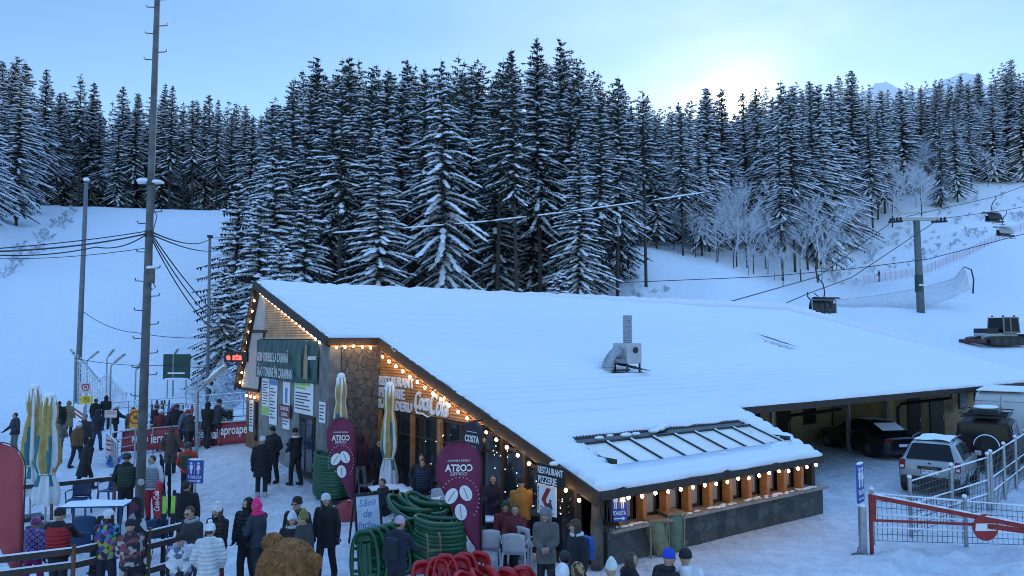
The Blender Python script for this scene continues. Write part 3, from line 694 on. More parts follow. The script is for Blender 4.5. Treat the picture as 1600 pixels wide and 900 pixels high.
# --- walls 
wl = MB()
def face_s(mb, s, poly, th=.18, mi=0): mb.prism([(t, z) for t, z in poly], (s, 0, 0), (0,1,0), (0,0,1), th, mi)
face_s(wl, -2.0, [(10.1,-.3),(15.72,-.3),(15.72,4.78),(10.1,4.78)]); wl.build('ticket_wall', RENDER, lodge)
wl = MB(); face_s(wl, -2.02, [(10.1,4.80),(15.25,4.80),(15.25,RZ(15.25)-.25),(10.1,RZ(10.1)-.26)]); wl.build('gable_cladding', CLADP, lodge)
wl = MB(); face_s(wl, -2.03, [(15.27,5.12),(16.75,5.12),(15.98,6.62),(15.27,RZ(15.27)-.28)]); face_s(wl, -2.03, [(15.74,2.96),(17.75,2.96),(16.78,5.02),(15.3,5.02),(15.3,4.82),(15.74,4.82)]); wl.build('gable_panel', BEIGE, lodge)
wl = MB(); face_s(wl, -2.05, [(15.0,5.03),(17.0,5.03),(16.95,5.11),(15.0,5.11)], .24); face_s(wl, -2.05, [(15.74,2.86),(17.95,2.86),(17.95,2.95),(15.74,2.95)], .24); face_s(wl, -2.05, [(15.72,2.95),(15.66,2.95),(15.21,5.1),(15.27,5.1)], .22); wl.build('gable_trim', WOODD, lodge)
wl = MB(); face_s(wl, -2.0, [(15.74,-.3),(17.2,-.3),(17.2,2.9),(15.74,2.9)]); h_ = wl.build('ticket_hut_wall', mat('oiled_board', (.20,.095,.045), .6, var=.3, vs=3, wave=('Y', 3.2, .3), bump=.6), lodge)
wl = MB(); face_s(wl, -2.11, [(15.86,1.1),(16.1,1.1),(16.1,2.5),(15.86,2.5)], .03); wl.build('hut_window', GLASSD, lodge)
wl = MB(); wl.box((-2.0, 9.72, 2.2), (.36, .74, 5.0)); wl.build('corner_pillar', mat('rough_concrete', (.17,.165,.16), .9, var=.3, vs=3, bump=.5, bs=14), lodge)
wl = MB(); wl.box((-1.11, 9.42, 2.2), (1.38, .2, 5.0)); wl.build('stone_wall', STONE, lodge)
wl = MB(); wl.box((-1.25, 9.30, RZ(9.3)-.24), (1.9, .10, .06)); wl.build('soffit_board', WOODO, lodge)
# ticket window
wl = MB(); wl.box((-2.12, 11.15, 1.45), (.05, 1.25, 1.9)); fr = wl.build('ticket_window', WOODD, lodge)
wl = MB(); wl.box((-2.15, 11.45, 1.5), (.02, .46, 1.6)); wl.box((-2.15, 10.85, 1.5), (.02, .46, 1.6)); wl.build('window_pane', GLASSD, fr)
# rear and end walls
wl = MB(); wl.box((14.5, 17.0, 1.5), (32.6, .2, 3.4)); face_s(wl, 30.2, [(5.3,-.3),(16.9,-.3),(16.9,4.2),(15.9,5.95),(5.3,RZ(5.3)-.3)]); wl.build('rear_wall', OCHRE, lodge)
wl = MB(); wl.box((15.2, 8.05, 1.9), (14.2, .2, 4.2)); wl.box((22.3, 6.6, 1.5), (.2, 2.5, 3.4)); wl.box((27.2, 5.3, 1.4), (10.0, .2, 3.4)); face_s(wl, 8.0, [(2.6,-.2),(8.0,-.2),(8.0,RZ(8)-.3),(2.6,RZ(2.6)-.3)]); wl.build('wing_wall', OCHRE, lodge)
for (s, t, w_, z0, z1, door) in [(9.4,7.93,.8,1.0,2.3,0),(11.3,7.93,.9,1.0,2.3,0),(14.0,7.93,.8,.9,2.4,0),(16.2,7.93,1.0,.9,2.4,0),(18.4,7.93,1.0,0,2.2,1),(20.4,7.93,1.0,.9,2.3,0),(24.4,5.18,1.2,0,2.1,1),(26.6,5.18,1.4,0,1.9,1),(29.3,5.18,.8,1.3,2.3,0),(31.0,5.18,.7,1.5,2.2,0)]:
    m_ = MB(); m_.box((s, t, (z0+z1)/2), (w_, .06, z1-z0)); d_ = m_.build('door' if door else 'window', WOODD, lodge)
    m_ = MB()
    if door: m_.box((s+w_*.36, t-.05, 1.05), (.05, .06, .16)); m_.build('handle', STEEL, d_)
    else: m_.box((s, t-.035, (z0+z1)/2), (w_-.14, .02, z1-z0-.14)); m_.build('pane', GLASSD, d_)
for (s, t) in ((18.88,5.2),(21.97,5.2),(13.6,5.2),(9.6,5.2)):
    m_ = MB(); m_.box((s, t, RZ(t)/2-.1), (.13, .13, RZ(t)-.2)); m_.box((s, t, .03), (.3, .3, .06)); m_.build('column', STEEL, lodge)
for (s, t) in ((14.3,2.75),(22.6,2.75),):
    m_ = MB(); m_.tube([(s, t, RZ(t)-.25), (s, t, RZ(t)-.45), (s+.2, t+2.2, 1.9), (s+.2, t+2.35, 1.7), (s+.2, t+2.35, .1)], .06, 8); m_.build('downpipe', BLACK, lodge)
# --- restaurant front
FS = -.46
wl = MB(); face_s(wl, FS, [(3.55,2.68),(9.32,2.68),(9.32,RZ(9.32)-.24),(3.55,RZ(3.55)-.25)], .12); wl.build('front_cladding', CLAD, lodge)
wl = MB()
edges = [.25,1.15,2.05,2.95,3.85,4.75,5.7,6.6,7.2,8.2,9.2]
for i, t in enumerate(edges):
    top = min(2.66, RZ(t)-.26); wl.box((FS, t, top/2), (.12, .10, top))
for i in range(len(edges)-1):
    a, b = edges[i], edges[i+1]; top = min(2.66, RZ(a)-.28)
    wl.box((FS, (a+b)/2, top-.04), (.10, b-a-.11, .08)); wl.box((FS, (a+b)/2, .10), (.10, b-a-.11, .2))
    if top > 2.3: wl.box((FS, (a+b)/2, 2.05), (.10, b-a-.11, .06))
wl.build('front_frame', WOODD, lodge)
for i in range(len(edges)-1):
    a, b = edges[i]+.05, edges[i+1]-.05; top = min(2.60, RZ(edges[i])-.34); p = MB()
    if i in (4, 8): p.box((FS+.02, (a+b)/2, (top+.2)/2), (.05, b-a, top-.22)); d_ = p.build('front_door', WOODD, lodge); p = MB(); p.box((FS-.012, (a+b)/2, (top+.2)/2), (.02, b-a-.2, top-.5)); p.build('pane', GLASSD, d_); p = MB(); p.box((FS-.04, a+.07, 1.05), (.05, .03, .3)); p.build('handle', STEEL, d_)
    else: p.box((FS+.02, (a+b)/2, (top+.2)/2), (.03, b-a, top-.24)); p.build('front_window', GLASSD, lodge)
for t in (7.2, 9.22, 5.7):
    p = MB(); p.box((FS-.10, t, 1.33), (.10, .14, 2.66)); p.build('front_post', WOODO, lodge)
p = MB(); p.tube([(-.20,-.05,0), (-.21,-.04,.8), (-.18,-.06,1.62)], [.13,.12,.11], 9); p.tube([(.0,.05,0), (.0,.05,1.6)], .07, 8); p.build('corner_post', mat('grey_weathered_log', (.12,.10,.085), .9, var=.4, vs=5, bump=.6), lodge, smooth=True)
p = MB()
for k in range(5):
    r2 = random.Random(k); p.tube([(-.18+.06*k, -.2, 1.62), (-.28+.1*k, -.26, 1.2-.1*k), (-.12+.1*k, -.24, .8), (.02+.04*k, -.2, 1.5)], .012, 5)
p.build('loose_cable', BLACK, lodge)
# --- front glazed bays over the low wall (plane t=0)
p = MB(); p.box((4.22, .12, .30), (8.2, .34, .82)); p.build('low_wall', STONEG, lodge)
p = MB(); p.box((4.22, .02, .745), (8.24, .5, .07)); sill = p.build('wall_ledge', mat('pale_wet_plank', (.26,.23,.20), .7, var=.3), lodge)
p = MB(); rr = random.Random(9)
for k in range(46):
    if rr.random() < .7: p.ell((.2+8.0*k/46, -.12+rr.uniform(-.04,.1), .785), (rr.uniform(.06,.16), rr.uniform(.04,.1), rr.uniform(.015,.035)), 8, 5)
p.build('ledge_snow', SNOW, sill, smooth=True)['kind'] = 'stuff'
bays = 9; s0, s1 = .55, 7.42
for k in range(bays+1):
    s = s0+(s1-s0)*k/bays; p = MB(); p.box((s, .10, 1.17), (.13, .22, .78)); p.build('bay_post', WOODO, lodge)
for k in range(bays):
    s = s0+(s1-s0)*(k+.5)/bays; w_ = (s1-s0)/bays-.16
    p = MB(); p.box((s, .31, 1.16), (w_, .05, .76)); f_ = p.build('bay_window', WOODD, lodge)
    p = MB(); p.box((s-.04, .275, 1.17), (w_*.74, .02, .62)); p.build('pane', WINP, f_)
p = MB(); p.box((4.0, .36, 1.62), (8.0, .06, .16)); p.box((8.05, 1.3, .9), (.15, 2.5, 1.9)); p.build('bay_lintel', WOODD, lodge)
p = MB(); p.box((4.0, 3.2, .01), (8.2, 6.0, .02)); p.build('inner_floor', WOODD, lodge)
# --- exhaust on the roof
ex = thing('kitchen_exhaust', 'galvanised exhaust box with ribbed stack and curved duct standing on the snowed roof', 'exhaust', LW(6.6, 5.75, RZ(5.75)+SHR(6.6,5.75)), LANG)
p = MB()
for k in range(15): p.lathe([(.135,0),(.155,.02),(.155,.04),(.135,.06)], 16, (0.02, 0, 1.02+.06*k), cap=False)
p.lathe([(.12,0),(.12,.05)], 16, (.02,0,1.86)); p.build('stack', STEEL, ex, smooth=True)
p = MB(); p.box((0,0,.68), (.66,.66,.66)); p.build('fan_box', mat('zinc_sheet', (.42,.45,.48), .4, metal=.5, var=.12), ex, bevel=.015)
p = MB(); p.lathe([(.10,0),(.10,.03)], 16, M=Matrix.Rotation(R(90),3,'X'), c=(.04,-.335,.78)); p.build('motor_cover', BLACK, ex)
p = MB()
for k, a in enumerate(np.linspace(0, 90, 7)): p.lathe([(.19,-.06),(.205,0),(.19,.06)], 14, (-.38-.42*math.sin(R(a)), .05, .28+.42*math.cos(R(a))), Matrix.Rotation(-R(90-a),3,'Y'))
p.build('duct_elbow', STEEL, ex, smooth=True)
p = MB()
for a in (-.28,.28):
    for b in (-.28,.28): p.box((a,b,.17), (.05,.05,.36))
p.box((0,-.28,.05),(.8,.05,.05)); p.box((0,.28,.12),(.8,.05,.05)); p.build('stand', DARKM, ex)
# --- strings of bulbs
BULB = mat('lit_bulb', (1,.8,.5), .4, var=0, emit=(1,.62,.26), es=26)
bulb_me = None
def string_lights(label, pts, n):
    global bulb_me
    o = thing('string_lights', label, 'fairy lights', LW(*pts[0]), LANG, 'strings of warm bulbs on the lodge')
    base = Vector(pts[0]); q = [Vector(p)-base for p in pts]
    seg = [(q[i+1]-q[i]).length for i in range(len(q)-1)]; tot = sum(seg); pos = []
    for k in range(n):
        d = tot*(k+.5)/n; i = 0
        while i < len(seg)-1 and d > seg[i]: d -= seg[i]; i += 1
        pos.append(q[i].lerp(q[i+1], d/seg[i]))
    c = MB(); ch = []
    for k in range(n):
        ch.append(pos[k]+Vector((0,0,.05)))
        if k < n-1: ch.append((pos[k]+pos[k+1])/2-Vector((0,0,.02)))
    c.tube(ch, .008, 4, cap=False)
    for p in pos: c.lathe([(.02,.02),(.022,.06)], 6, p)
    c.build('cable', BLACK, o)
    if bulb_me is None: b = MB(); b.ell((0,0,0), (.038,.038,.045), 10, 7); bulb_me = b.mesh('bulb', BULB, True)
    for p in pos:
        x = bpy.data.objects.new('bulb', bulb_me); COL.objects.link(x); x.parent = o; x.location = p-Vector((0,0,.02+.02*(hash(str(p.x)) % 3))); x.scale = (.82+.09*(len(pos)*7 % 5)/5+.16*rnd.random(),)*3
string_lights('warm bulb string under the upper sloping gable edge by the green banner', [(-2.2, 15.7, RZ(15.7)-.30), (-2.2, 9.9, RZ(9.9)-.30)], 18)
string_lights('warm bulb string down the leftmost edge of the beige gable panels', [(-2.2, 16.1, 6.45), (-2.2, 17.75, 3.0)], 9)
string_lights('warm bulb string across the top of the dark stone wall', [(-2.2, 9.15, 4.62), (-.8, 9.15, 4.60)], 5)
string_lights('warm bulb string along the sloping roof edge over the restaurant lettering', [(-.72, 9.0, RZ(9.0)-.34), (-.72, -.3, RZ(-.3)-.30)], 22)
string_lights('warm bulb string under the low front eave above the wooden bays', [(.1, -.5, RZ(-.5)-.22), (7.5, -.5, RZ(-.5)-.22)], 18)
string_lights('few warm bulbs under the ticket hut corner', [(-2.2, 17.1, 2.75), (-2.2, 15.7, 2.72)], 3)
# small cool fairy lights behind the glass
p = MB(); rr = random.Random(4)
for k in range(52):
    t = rr.uniform(.5, 3.4) if k < 40 else rr.uniform(4.9, 6.5); p.ell((-.57, t, rr.uniform(.9, min(2.3, RZ(t)-.5))), (.012,.012,.016), 6, 4)
o = lt('fairy_curtain', 'curtain of tiny white fairy lights on the dark restaurant glazing', 'fairy lights', 0, 0, 0); p.build('fairy_bulb', mat('fairy_led', (1,1,1), .4, var=0, emit=(.85,.9,1), es=1.2), o)['kind'] = 'stuff'
# ------------------------------------------------------------------ signs and banners
WH = mat('white_paint', (.75,.76,.77), .5, var=.04); REDP = mat('red_paint', (.36,.025,.022), .5, var=.12); BLUES = mat('blue_sign', (.03,.07,.34), .45, var=.05)
YEL = mat('yellow_sign', (.62,.50,.03), .5, var=.06); ORS = mat('orange_sign', (.62,.30,.03), .5, var=.06); PINKW = mat('pale_pink_sign', (.66,.50,.54), .5, var=.08)
MAROON = mat('maroon_cloth', (.16,.014,.060), .65, var=.10, vs=3); GREENB = mat('bottle_green_tarp', (.022,.075,.066), .5, var=.15, vs=2)
INK = mat('print_ink', (.05,.05,.07), .6, var=0); BLUEI = mat('blue_print', (.10,.22,.50), .6, var=.1); GRNI = mat('green_print', (.35,.55,.12), .6, var=.1)
XL, YL, ZL = Vector((1,0,0)), Vector((0,1,0)), Vector((0,0,1))
FU, FV = Vector((0,-1,0)), Vector((0,0,1))       # right and up for a sign on the side of the lodge
def board(mb, w, h, th, o=(0,0,0), ux=FU, uy=FV, r=0, mi=0):
    if r <= 0: poly = [(-w/2,-h/2),(w/2,-h/2),(w/2,h/2),(-w/2,h/2)]
    else: poly = [(sx*(w/2-r)+r*math.cos(a), sy*(h/2-r)+r*math.sin(a)) for sx, sy, a0 in ((1,-1,-90),(1,1,0),(-1,1,90),(-1,-1,180)) for a in [R(a0+k*30) for k in range(4)]]
    mb.prism(poly, o, ux, uy, th, mi); return mb
def disc(mb, r, th, o, ux, uy, n=24, mi=0, rx=None): return mb.prism([(r*(rx or 1)*math.cos(6.2832*k/n), r*math.sin(6.2832*k/n)) for k in range(n)], o, ux, uy, th, mi)
def man_icon(mb, x, y, h, o, ux, uy, n, skirt=False, mi=0):
    o = Vector(o)+n
    disc(mb, h*.10, .006, o+ux*x+uy*(y+h*.40), ux, uy, 14, mi)
    if skirt: mb.prism([(x-h*.09,y+h*.27),(x+h*.09,y+h*.27),(x+h*.2,y-h*.12),(x-h*.2,y-h*.12)], o, ux, uy, .006, mi)
    else: mb.prism([(x-h*.15,y+h*.27),(x+h*.15,y+h*.27),(x+h*.13,y-h*.1),(x-h*.13,y-h*.1)], o, ux, uy, .006, mi)
    for s in (-1,1): mb.prism([(x+s*h*.05-h*.035,y-h*.1),(x+s*h*.05+h*.035,y-h*.1),(x+s*h*.05+h*.03,y-h*.5),(x+s*h*.05-h*.03,y-h*.5)], o, ux, uy, .005, mi)

# restaurant lettering and the soft-drink script, raised letters on the cladding
o = lt('restaurant_lettering', 'white raised lettering RESTAURANT PIZZERIE KALINDERU on orange boards', 'lettering', -.53, 8.25, 3.18)
for k, (tx, w_) in enumerate((('RESTAURANT', 2.14), ('PIZZERIE', 1.60), ('KALINDERU', 2.05))):
    m = MB(); letters(m, tx, .3, (-.02, 1.07-w_/2, .36-.35*k), FU, FV, depth=.04, bold=.008, fit=(w_, .29)); m.build('word', WH, o)
o = lt('script_sign', 'white flowing script sign Coca-Cola on orange boards', 'lettering', -.53, 6.22, 3.06)
m = MB(); letters(m, 'Coca', .6, (-.03, .46, .02), FU, Vector((0,-.06,1)), depth=.05, shear=.35, bold=.012, fit=(.80, .52)); letters(m, 'Cola', .6, (-.03, -.46, -.02), FU, Vector((0,-.06,1)), depth=.05, shear=.35, bold=.012, fit=(.95, .62)); m.build('word', WH, o)
m = MB(); m.tube([(-.03,.92,-.12),(-.03,.72,-.34),(-.03,.40,-.33),(-.03,.15,-.40),(-.03,-.05,-.34)], [.012,.035,.03,.02,.008], 6); m.build('flourish', WH, o); m = MB(); m.tube([(-.03,-.12,.30),(-.03,-.35,.42),(-.03,-.65,.34),(-.03,-.95,.44)], [.01,.03,.03,.008], 6); m.build('flourish', WH, o)
# round coffee sign hung by the door
o = lt('round_sign', 'round black hanging coffee sign with white COSTA lettering over the door', 'sign', -.92, 3.55, 2.36)
m = MB(); disc(m, .46, .08, (0,0,0), FU, FV, 28); b = m.build('disc', mat('sign_black_maroon', (.018,.008,.012), .4), o)
m = MB(); letters(m, 'COSTA', .2, (-.05,0,.03), FU, FV, depth=.012, bold=.006, fit=(.62,.17)); letters(m, 'COFFEE', .1, (-.05,0,-.16), FU, FV, depth=.012, fit=(.34,.07)); m.bar((-.05,.22,.2), (-.05,-.22,.2), .012, .012); m.build('word', WH, o)
m = MB(); m.bar((.0,0,.46), (.4,0,.46), .04, .04); m.build('bracket', BLACK, o)
# ticket wall notices
def notice(label, t, z, w_, h_, parts, s=-2.12, cat='notice'):
    o = lt('notice_board', label, cat, s, t, z, None); m = MB(); board(m, w_, h_, .02); m.build('panel', WH, o)
    for nm, mt, rects in parts:
        m = MB()
        for (x, y, a, b) in rects: board(m, a, b, .006, Vector((-.013,0,0))+FU*x+FV*y)
        q = m.build(nm, mt, o)
        if len(rects) > 1: q['kind'] = 'stuff'
    return o
def lines(x, y0, w_, n, st, r_): return [(x-(w_-w_*r_[k % len(r_)])/2, y0-st*k, w_*r_[k % len(r_)], st*.38) for k in range(n)]
rs = (1,.8,.95,.6,.9)
notice('white price board with a green foot, leftmost on the grey ticket wall', 15.0, 2.75, .72, 1.30, [('print_line', INK, lines(0,.52,.58,9,.095,rs)), ('green_band', GRNI, [(0,-.48,.70,.30)])])
notice('tall white piste map board beside the price board on the ticket wall', 14.2, 2.62, .72, 1.55, [('blue_band', BLUEI, [(0,.66,.68,.16)]), ('print_line', INK, lines(0,.45,.56,10,.11,(.5,.9,.7,.4,.8)))])
notice('narrow white timetable behind the dark red cash desk sign', 12.95, 2.62, .62, 1.62, [('blue_band', BLUEI, [(0,.3,.2,.5)]), ('print_line', INK, lines(0,-.35,.5,4,.1,rs))])
notice('large white tariff board above the ticket window', 11.45, 3.0, 1.55, 1.14, [('print_line', INK, [(-.05,.48,1.0,.05)]+lines(-.05,.08,1.25,6,.10,rs)), ('green_band', GRNI, [(-.1,.36,1.2,.09),(-.25,.24,.9,.07)])])
notice('small white paper notice on the grey corner pillar', 9.75, 2.62, .46, .62, [('print_line', INK, lines(0,.2,.36,5,.1,rs))], s=-2.21)
notice('white paper notice in the ticket hut window', 16.5, 1.95, .42, 1.15, [('print_line', INK, lines(0,.42,.32,8,.11,rs))])
o = lt('cash_desk_sign', 'dark red sign CASIERIE CASSA on the ticket wall', 'sign', -2.17, 12.95, 2.40); m = MB(); board(m, 1.0, .42, .03); m.build('panel', mat('dark_red_panel', (.17,.02,.03), .5), o)
m = MB(); letters(m, 'CASIERIE', .15, (-.02,0,.09), FU, FV, depth=.008, fit=(.78,.12)); letters(m, 'CASSA', .15, (-.02,0,-.10), FU, FV, depth=.008, fit=(.58,.12)); m.build('word', WH, o)
# tarpaulin banner
o = lt('beer_banner', 'dark green creased banner with white lettering and a bottle above the ticket notices', 'banner', -2.14, 13.0, 4.10)
g = []
for i in range(25):
    z = -.66+1.32*i/24; g.append([(-.06+.035*math.sin(6*(y*.8+.5*z))*(1-abs(z)/1.2)+.02*math.sin(13*y-5*z), -y, z-.05*math.sin(3.14*(y+2.8)/5.6)*(z < 0)) for y in np.linspace(-2.8, 2.8, 61)])
m = MB(); m.sheet(g); bn = m.build('tarp', GREENB, o, smooth=True); md = bn.modifiers.new('thick', 'SOLIDIFY'); md.thickness = .006
m = MB(); letters(m, 'GEM VORBELE LA CABANĂ', .4, (-.22, .75, .13), FU, FV, depth=.006, fit=(3.0,.42), bold=.004); letters(m, 'SĂ-O TOARNE ÎN CARAIMAN', .4, (-.22, .56, -.38), FU, FV, depth=.006, fit=(3.4,.44), bold=.004); m.build('word', mat('off_white_print', (.55,.58,.56), .6), o)
for k, (y, h_, cc) in enumerate(((-1.55,.95,(.03,.12,.05)), (-2.1,1.05,(.30,.22,.10)))):
    m = MB(); m.prism([(-.16,-.5*h_),(.16,-.5*h_),(.16,.1*h_),(.06,.28*h_),(.06,.5*h_),(-.06,.5*h_),(-.06,.28*h_),(-.16,.1*h_)], (-.16, y, -.02), FU, FV, .008); m.build('bottle_print', mat('bottle_print_%s' % ('amber' if k else 'green'), cc, .5), o)
m = MB(); m.bar((.0,-2.85,.72),(.0,2.85,.72),.03,.03); m.build('hanging_rail', mat('cream_strip', (.5,.47,.4), .6), o)
# outdoor floodlight over the banner
o = lt('wall_lamp', 'small white wall floodlight at the banner corner', 'lamp', -2.3, 10.1, 4.28); m = MB(); m.box((-.12,0,-.05),(.2,.14,.1)); m.build('housing', WHITEP, o); m = MB(); m.bar((.1,0,0),(-.05,0,0),.03); m.build('bracket', STEEL, o)
# LED ticker: seen edge-on behind the gable edge
o = lt('led_ticker', 'red scrolling LED sign showing e sta in the black box left of the gable', 'sign', 0, 0, 0); o.location = P(369,557.5,29.0); o.rotation_euler.z = 0
m = MB(); m.box((0,0,0),(.86,.14,.38)); m.build('case', BLACK, o)
m = MB(); letters(m, 'e sta', .4, (-.05,-.075,-.01), XL, ZL, depth=.006, bold=.012, fit=(.58,.22)); m.build('word', mat('led_red', (1,.05,.03), .5, var=0, emit=(1,.03,.02), es=5), o)
# pizzeria board hung under the eave, seen from outside
o = lt('pizzeria_sign', 'hanging black RESTAURANT PIZZERIE sign with a white panel, red chevron and skier', 'sign', -.95, .55, 1.66)
m = MB(); board(m, .92, .42, .03, (0,0,.28)); m.build('name_panel', BLACK, o); m = MB(); letters(m, 'RESTAURANT', .15, (-.02,0,.36), FU, FV, depth=.006, fit=(.84,.15), bold=.003); letters(m, 'PIZZERIE', .15, (-.02,.1,.16), FU, FV, depth=.006, fit=(.62,.15), bold=.003); m.build('word', WH, o)
m = MB(); board(m, .62, .62, .03, (0,.14,-.26)); m.build('panel', WH, o)
m = MB(); m.prism([(.02,.26),(.16,.26),(-.02,.0),(.10,-.16),(-.02,-.16),(-.16,.0)], (-.02,.14,-.26), FU, FV, .006); m.build('chevron', REDP, o)
m = MB(); disc(m, .035, .006, (-.02,-.0,-.26), FU, FV, 10); m.prism([(.06,-.05),(.16,-.03),(.22,-.16),(.08,-.22),(.02,-.14)], (-.02,.14,-.26), FU, FV, .006); m.prism([(-.2,-.16),(.24,-.27),(.24,-.25),(-.2,-.14)], (-.02,.14,-.26), FU, FV, .006); m.build('skier_print', INK, o); m = MB(); letters(m, 'RESTAURANT', .1, (-.02,.41,-.26), Vector((0,0,-1)), FU, depth=.006, fit=(.5,.05)); m.build('side_word', INK, o)
m = MB(); m.ell((0,-.1,.54),(.12,.08,.05),8,5); m.build('snow_cap', SNOW, o, smooth=True)
m = MB(); m.bar((0,.35,.49),(0,.35,.5),.02); m.bar((.0,.2,.49),(.3,.2,.52),.02); m.build('hanger', BLACK, o)['kind'] = 'stuff'
# toilet signs: blue boards with the two figures, a word and an arrow
def toilet(label, loc, rz, w_, h_, post=0, arrow=1):
    o = thing('toilet_sign', label, 'sign', loc, rz); z = post
    ux, uy, n = XL, ZL, Vector((0,-.018,0))
    m = MB(); board(m, w_, h_, .03, (0,0,z+h_/2), ux, uy, .03); m.build('panel', BLUES, o)
    m = MB(); man_icon(m, -w_*.22, z+h_*.66, h_*.52, (0,0,0), ux, uy, n, False); man_icon(m, w_*.22, z+h_*.66, h_*.52, (0,0,0), ux, uy, n, True); m.bar((0,-.018,z+h_*.42),(0,-.018,z+h_*.9),.01,.006); m.build('figures', WH, o)['kind'] = 'stuff'
    m = MB(); letters(m, 'TOALETA', .1, (0,-.02,z+h_*.27), ux, uy, depth=.005, fit=(w_*.84,h_*.13), bold=.002); m.build('word', WH, o)
    m = MB(); m.prism([(-w_*.38,-.012),(w_*.2,-.012),(w_*.2,-.04),(w_*.4,0),(w_*.2,.04),(w_*.2,.012),(-w_*.38,.012)], (0,-.018,z+h_*.10), ux*arrow, uy, .005); m.build('arrow', WH, o)
    if post: m = MB(); m.tube([(0,.035,-.3),(0,.035,z+h_*.9)], .025, 8); m.build('post', STEEL, o); m = MB(); m.ell((0,0,z+h_+.02),(w_*.45,.05,.03),10,5); m.build('snow_cap', SNOW, o, smooth=True)
    return o
p_ = P(967,815,16.6); toilet('blue toilet sign hanging at the front corner of the glazed bays', (p_.x, p_.y, p_.z), R(12), .36, .68)
p_ = G(303,806,0); toilet('blue toilet sign on a post in the crowd behind the sunglasses man', (p_.x, p_.y, 0), R(-8), .48, .62, .88)
p_ = G(1352,868,0); toilet('narrow blue toilet sign above the bollard of the red gate', (7.88, 17.62, 0), R(48), .44, .85, 1.15)
# long red banner on the lift-queue rail
a_, b_ = GT(188,714), GT(396,699); d_ = (b_-a_); L_ = math.hypot(d_.x,d_.y); hz = .82
o = thing('red_banner', 'long red banner with white slogan along the lift queue rail', 'banner', a_, math.atan2(d_.y,d_.x))
m = MB(); m.sheet([[(L_*k/40, .03*math.sin(k*.9)+.02*i, .16+(b_.z-a_.z)*k/40+hz*i/4) for k in range(41)] for i in range(5)]); bb = m.build('cloth', mat('banner_red', (.27,.022,.035), .55, var=.12, vs=2), o, smooth=True); bb.modifiers.new('t','SOLIDIFY').thickness = .008
wx_ = L_*.10
for wd_ in 'Magia iernii e odată ce mai aproape'.split():
    wl_ = L_*.86*(len(wd_)-.3*sum(q in 'iărt' for q in wd_))/31.0; m = MB(); letters(m, wd_, .4, (wx_+wl_/2,-.06,.60+(b_.z-a_.z)*(wx_+wl_/2)/L_), Vector((1,0,(b_.z-a_.z)/L_)), ZL, depth=.006, fit=(wl_, .36 if len(wd_) > 2 else .24), bold=.004); m.build('word', WH, o); wx_ += wl_+L_*.022
m = MB()
m.bar((-.1,.06,1.02),(L_+.1,.06,1.02+b_.z-a_.z),.05,.05)
for k in range(5): m.tube([(L_*k/4,.06,-.2),(L_*k/4,.06,1.0+(b_.z-a_.z)*k/4)],.03,8)
m.build('rail', STEEL, o)
# yellow, orange and pink warning signs on posts
def post_sign(label, px, pyb, h0, w_, h_, mt, ring=False, txt=None, rz=0, z0=0, pyb_z=0):
    g_ = G(px, pyb, pyb_z); o = thing('warning_sign', label, 'sign', g_, rz)
    m = MB(); board(m, w_, h_, .02, (0,0,h0+h_/2), XL, ZL, .02); m.build('panel', mt, o)
    m = MB(); m.tube([(0,.03,-.2),(0,.03,h0+h_*.9)], .025, 8); m.build('post', STEEL, o)
    if ring:
        m = MB(); r = h_*.32; c_ = Vector((0,-.014,h0+h_*.55))
        m.tube([c_+Vector((r*math.cos(t),0,r*math.sin(t))) for t in np.linspace(0,6.283,25)], r*.13, 6); m.bar(c_+Vector((-r*.7,0,r*.7)), c_+Vector((r*.7,0,-r*.7)), r*.2, .01); m.build('ban_ring', REDP, o)
        m = MB(); m.prism([(-.5*r,-.3*r),(.4*r,-.1*r),(.2*r,.5*r),(-.1*r,.2*r)], c_+Vector((0,.002,0)), XL, ZL, .006); m.build('pictogram', INK, o)
    if txt:
        m = MB()
        for k, t in enumerate(txt): letters(m, t, .1, (0,-.014,h0+h_*(.8-.22*k)), XL, ZL, depth=.005, fit=(w_*.8,h_*.13))
        m.build('word', REDP if mt is PINKW else INK, o)
    return o
post_sign('square yellow no-walking sign on a thin post at the piste edge', 133, 690, 1.75, .56, .36, YEL, True)
post_sign('pink and white notice above the yellow sign at the piste edge', 131, 688, 2.2, .50, .50, PINKW, True, ['ATENTIE'])
post_sign('small pink wide notice on a post in the waiting crowd', 171, 712, 1.55, .50, .30, PINKW, False, ['INTRARE', 'SKIPASS'])
post_sign('orange prohibition sign on a post beside the tall concrete pole', 209, 740, 1.62, .42, .66, ORS, True)
# pale little banner at the crest of the left piste
p_ = GT(337,327); o = thing('crest_banner', 'small pale pink banner standing at the crest of the left piste', 'banner', p_)
m = MB(); board(m, 2.3, 2.2, .05, (0,0,1.6), Vector((.99,0,-.12)), ZL); m.build('panel', PINKW, o); m = MB(); m.tube([(-1.1,.05,-.3),(-1.1,.05,2.8)],.05,6); m.tube([(1.1,.05,-.3),(1.1,.05,2.6)],.05,6); m.build('frame', DARKM, o)
m = MB(); disc(m, .6, .03, (0,-.04,1.6), XL, ZL, 20, rx=1.2); m.build('emblem', WH, o); m = MB(); m.bar((-1.0,-.04,2.45),(1.0,-.04,2.2),.3,.02); m.bar((-1.0,-.04,.85),(1.0,-.04,.75),.25,.02); m.build('stripe', REDP, o)
# emergency sign on the ochre wall
o = lt('wall_sign', 'small white sign with a black cross over a red box on the ochre wing wall', 'sign', 15.2, 7.9, 2.35); m = MB(); board(m, .42, .62, .02, (0,0,0), XL, ZL); m.build('panel', WH, o); m = MB(); board(m,.08,.36,.006,(0,-.014,.05),XL,ZL); board(m,.22,.08,.008,(0,-.014,.1),XL,ZL); m.build('cross', INK, o); m = MB(); m.box((0,-.05,-.62),(.42,.1,.46)); m.build('box', REDP, o)
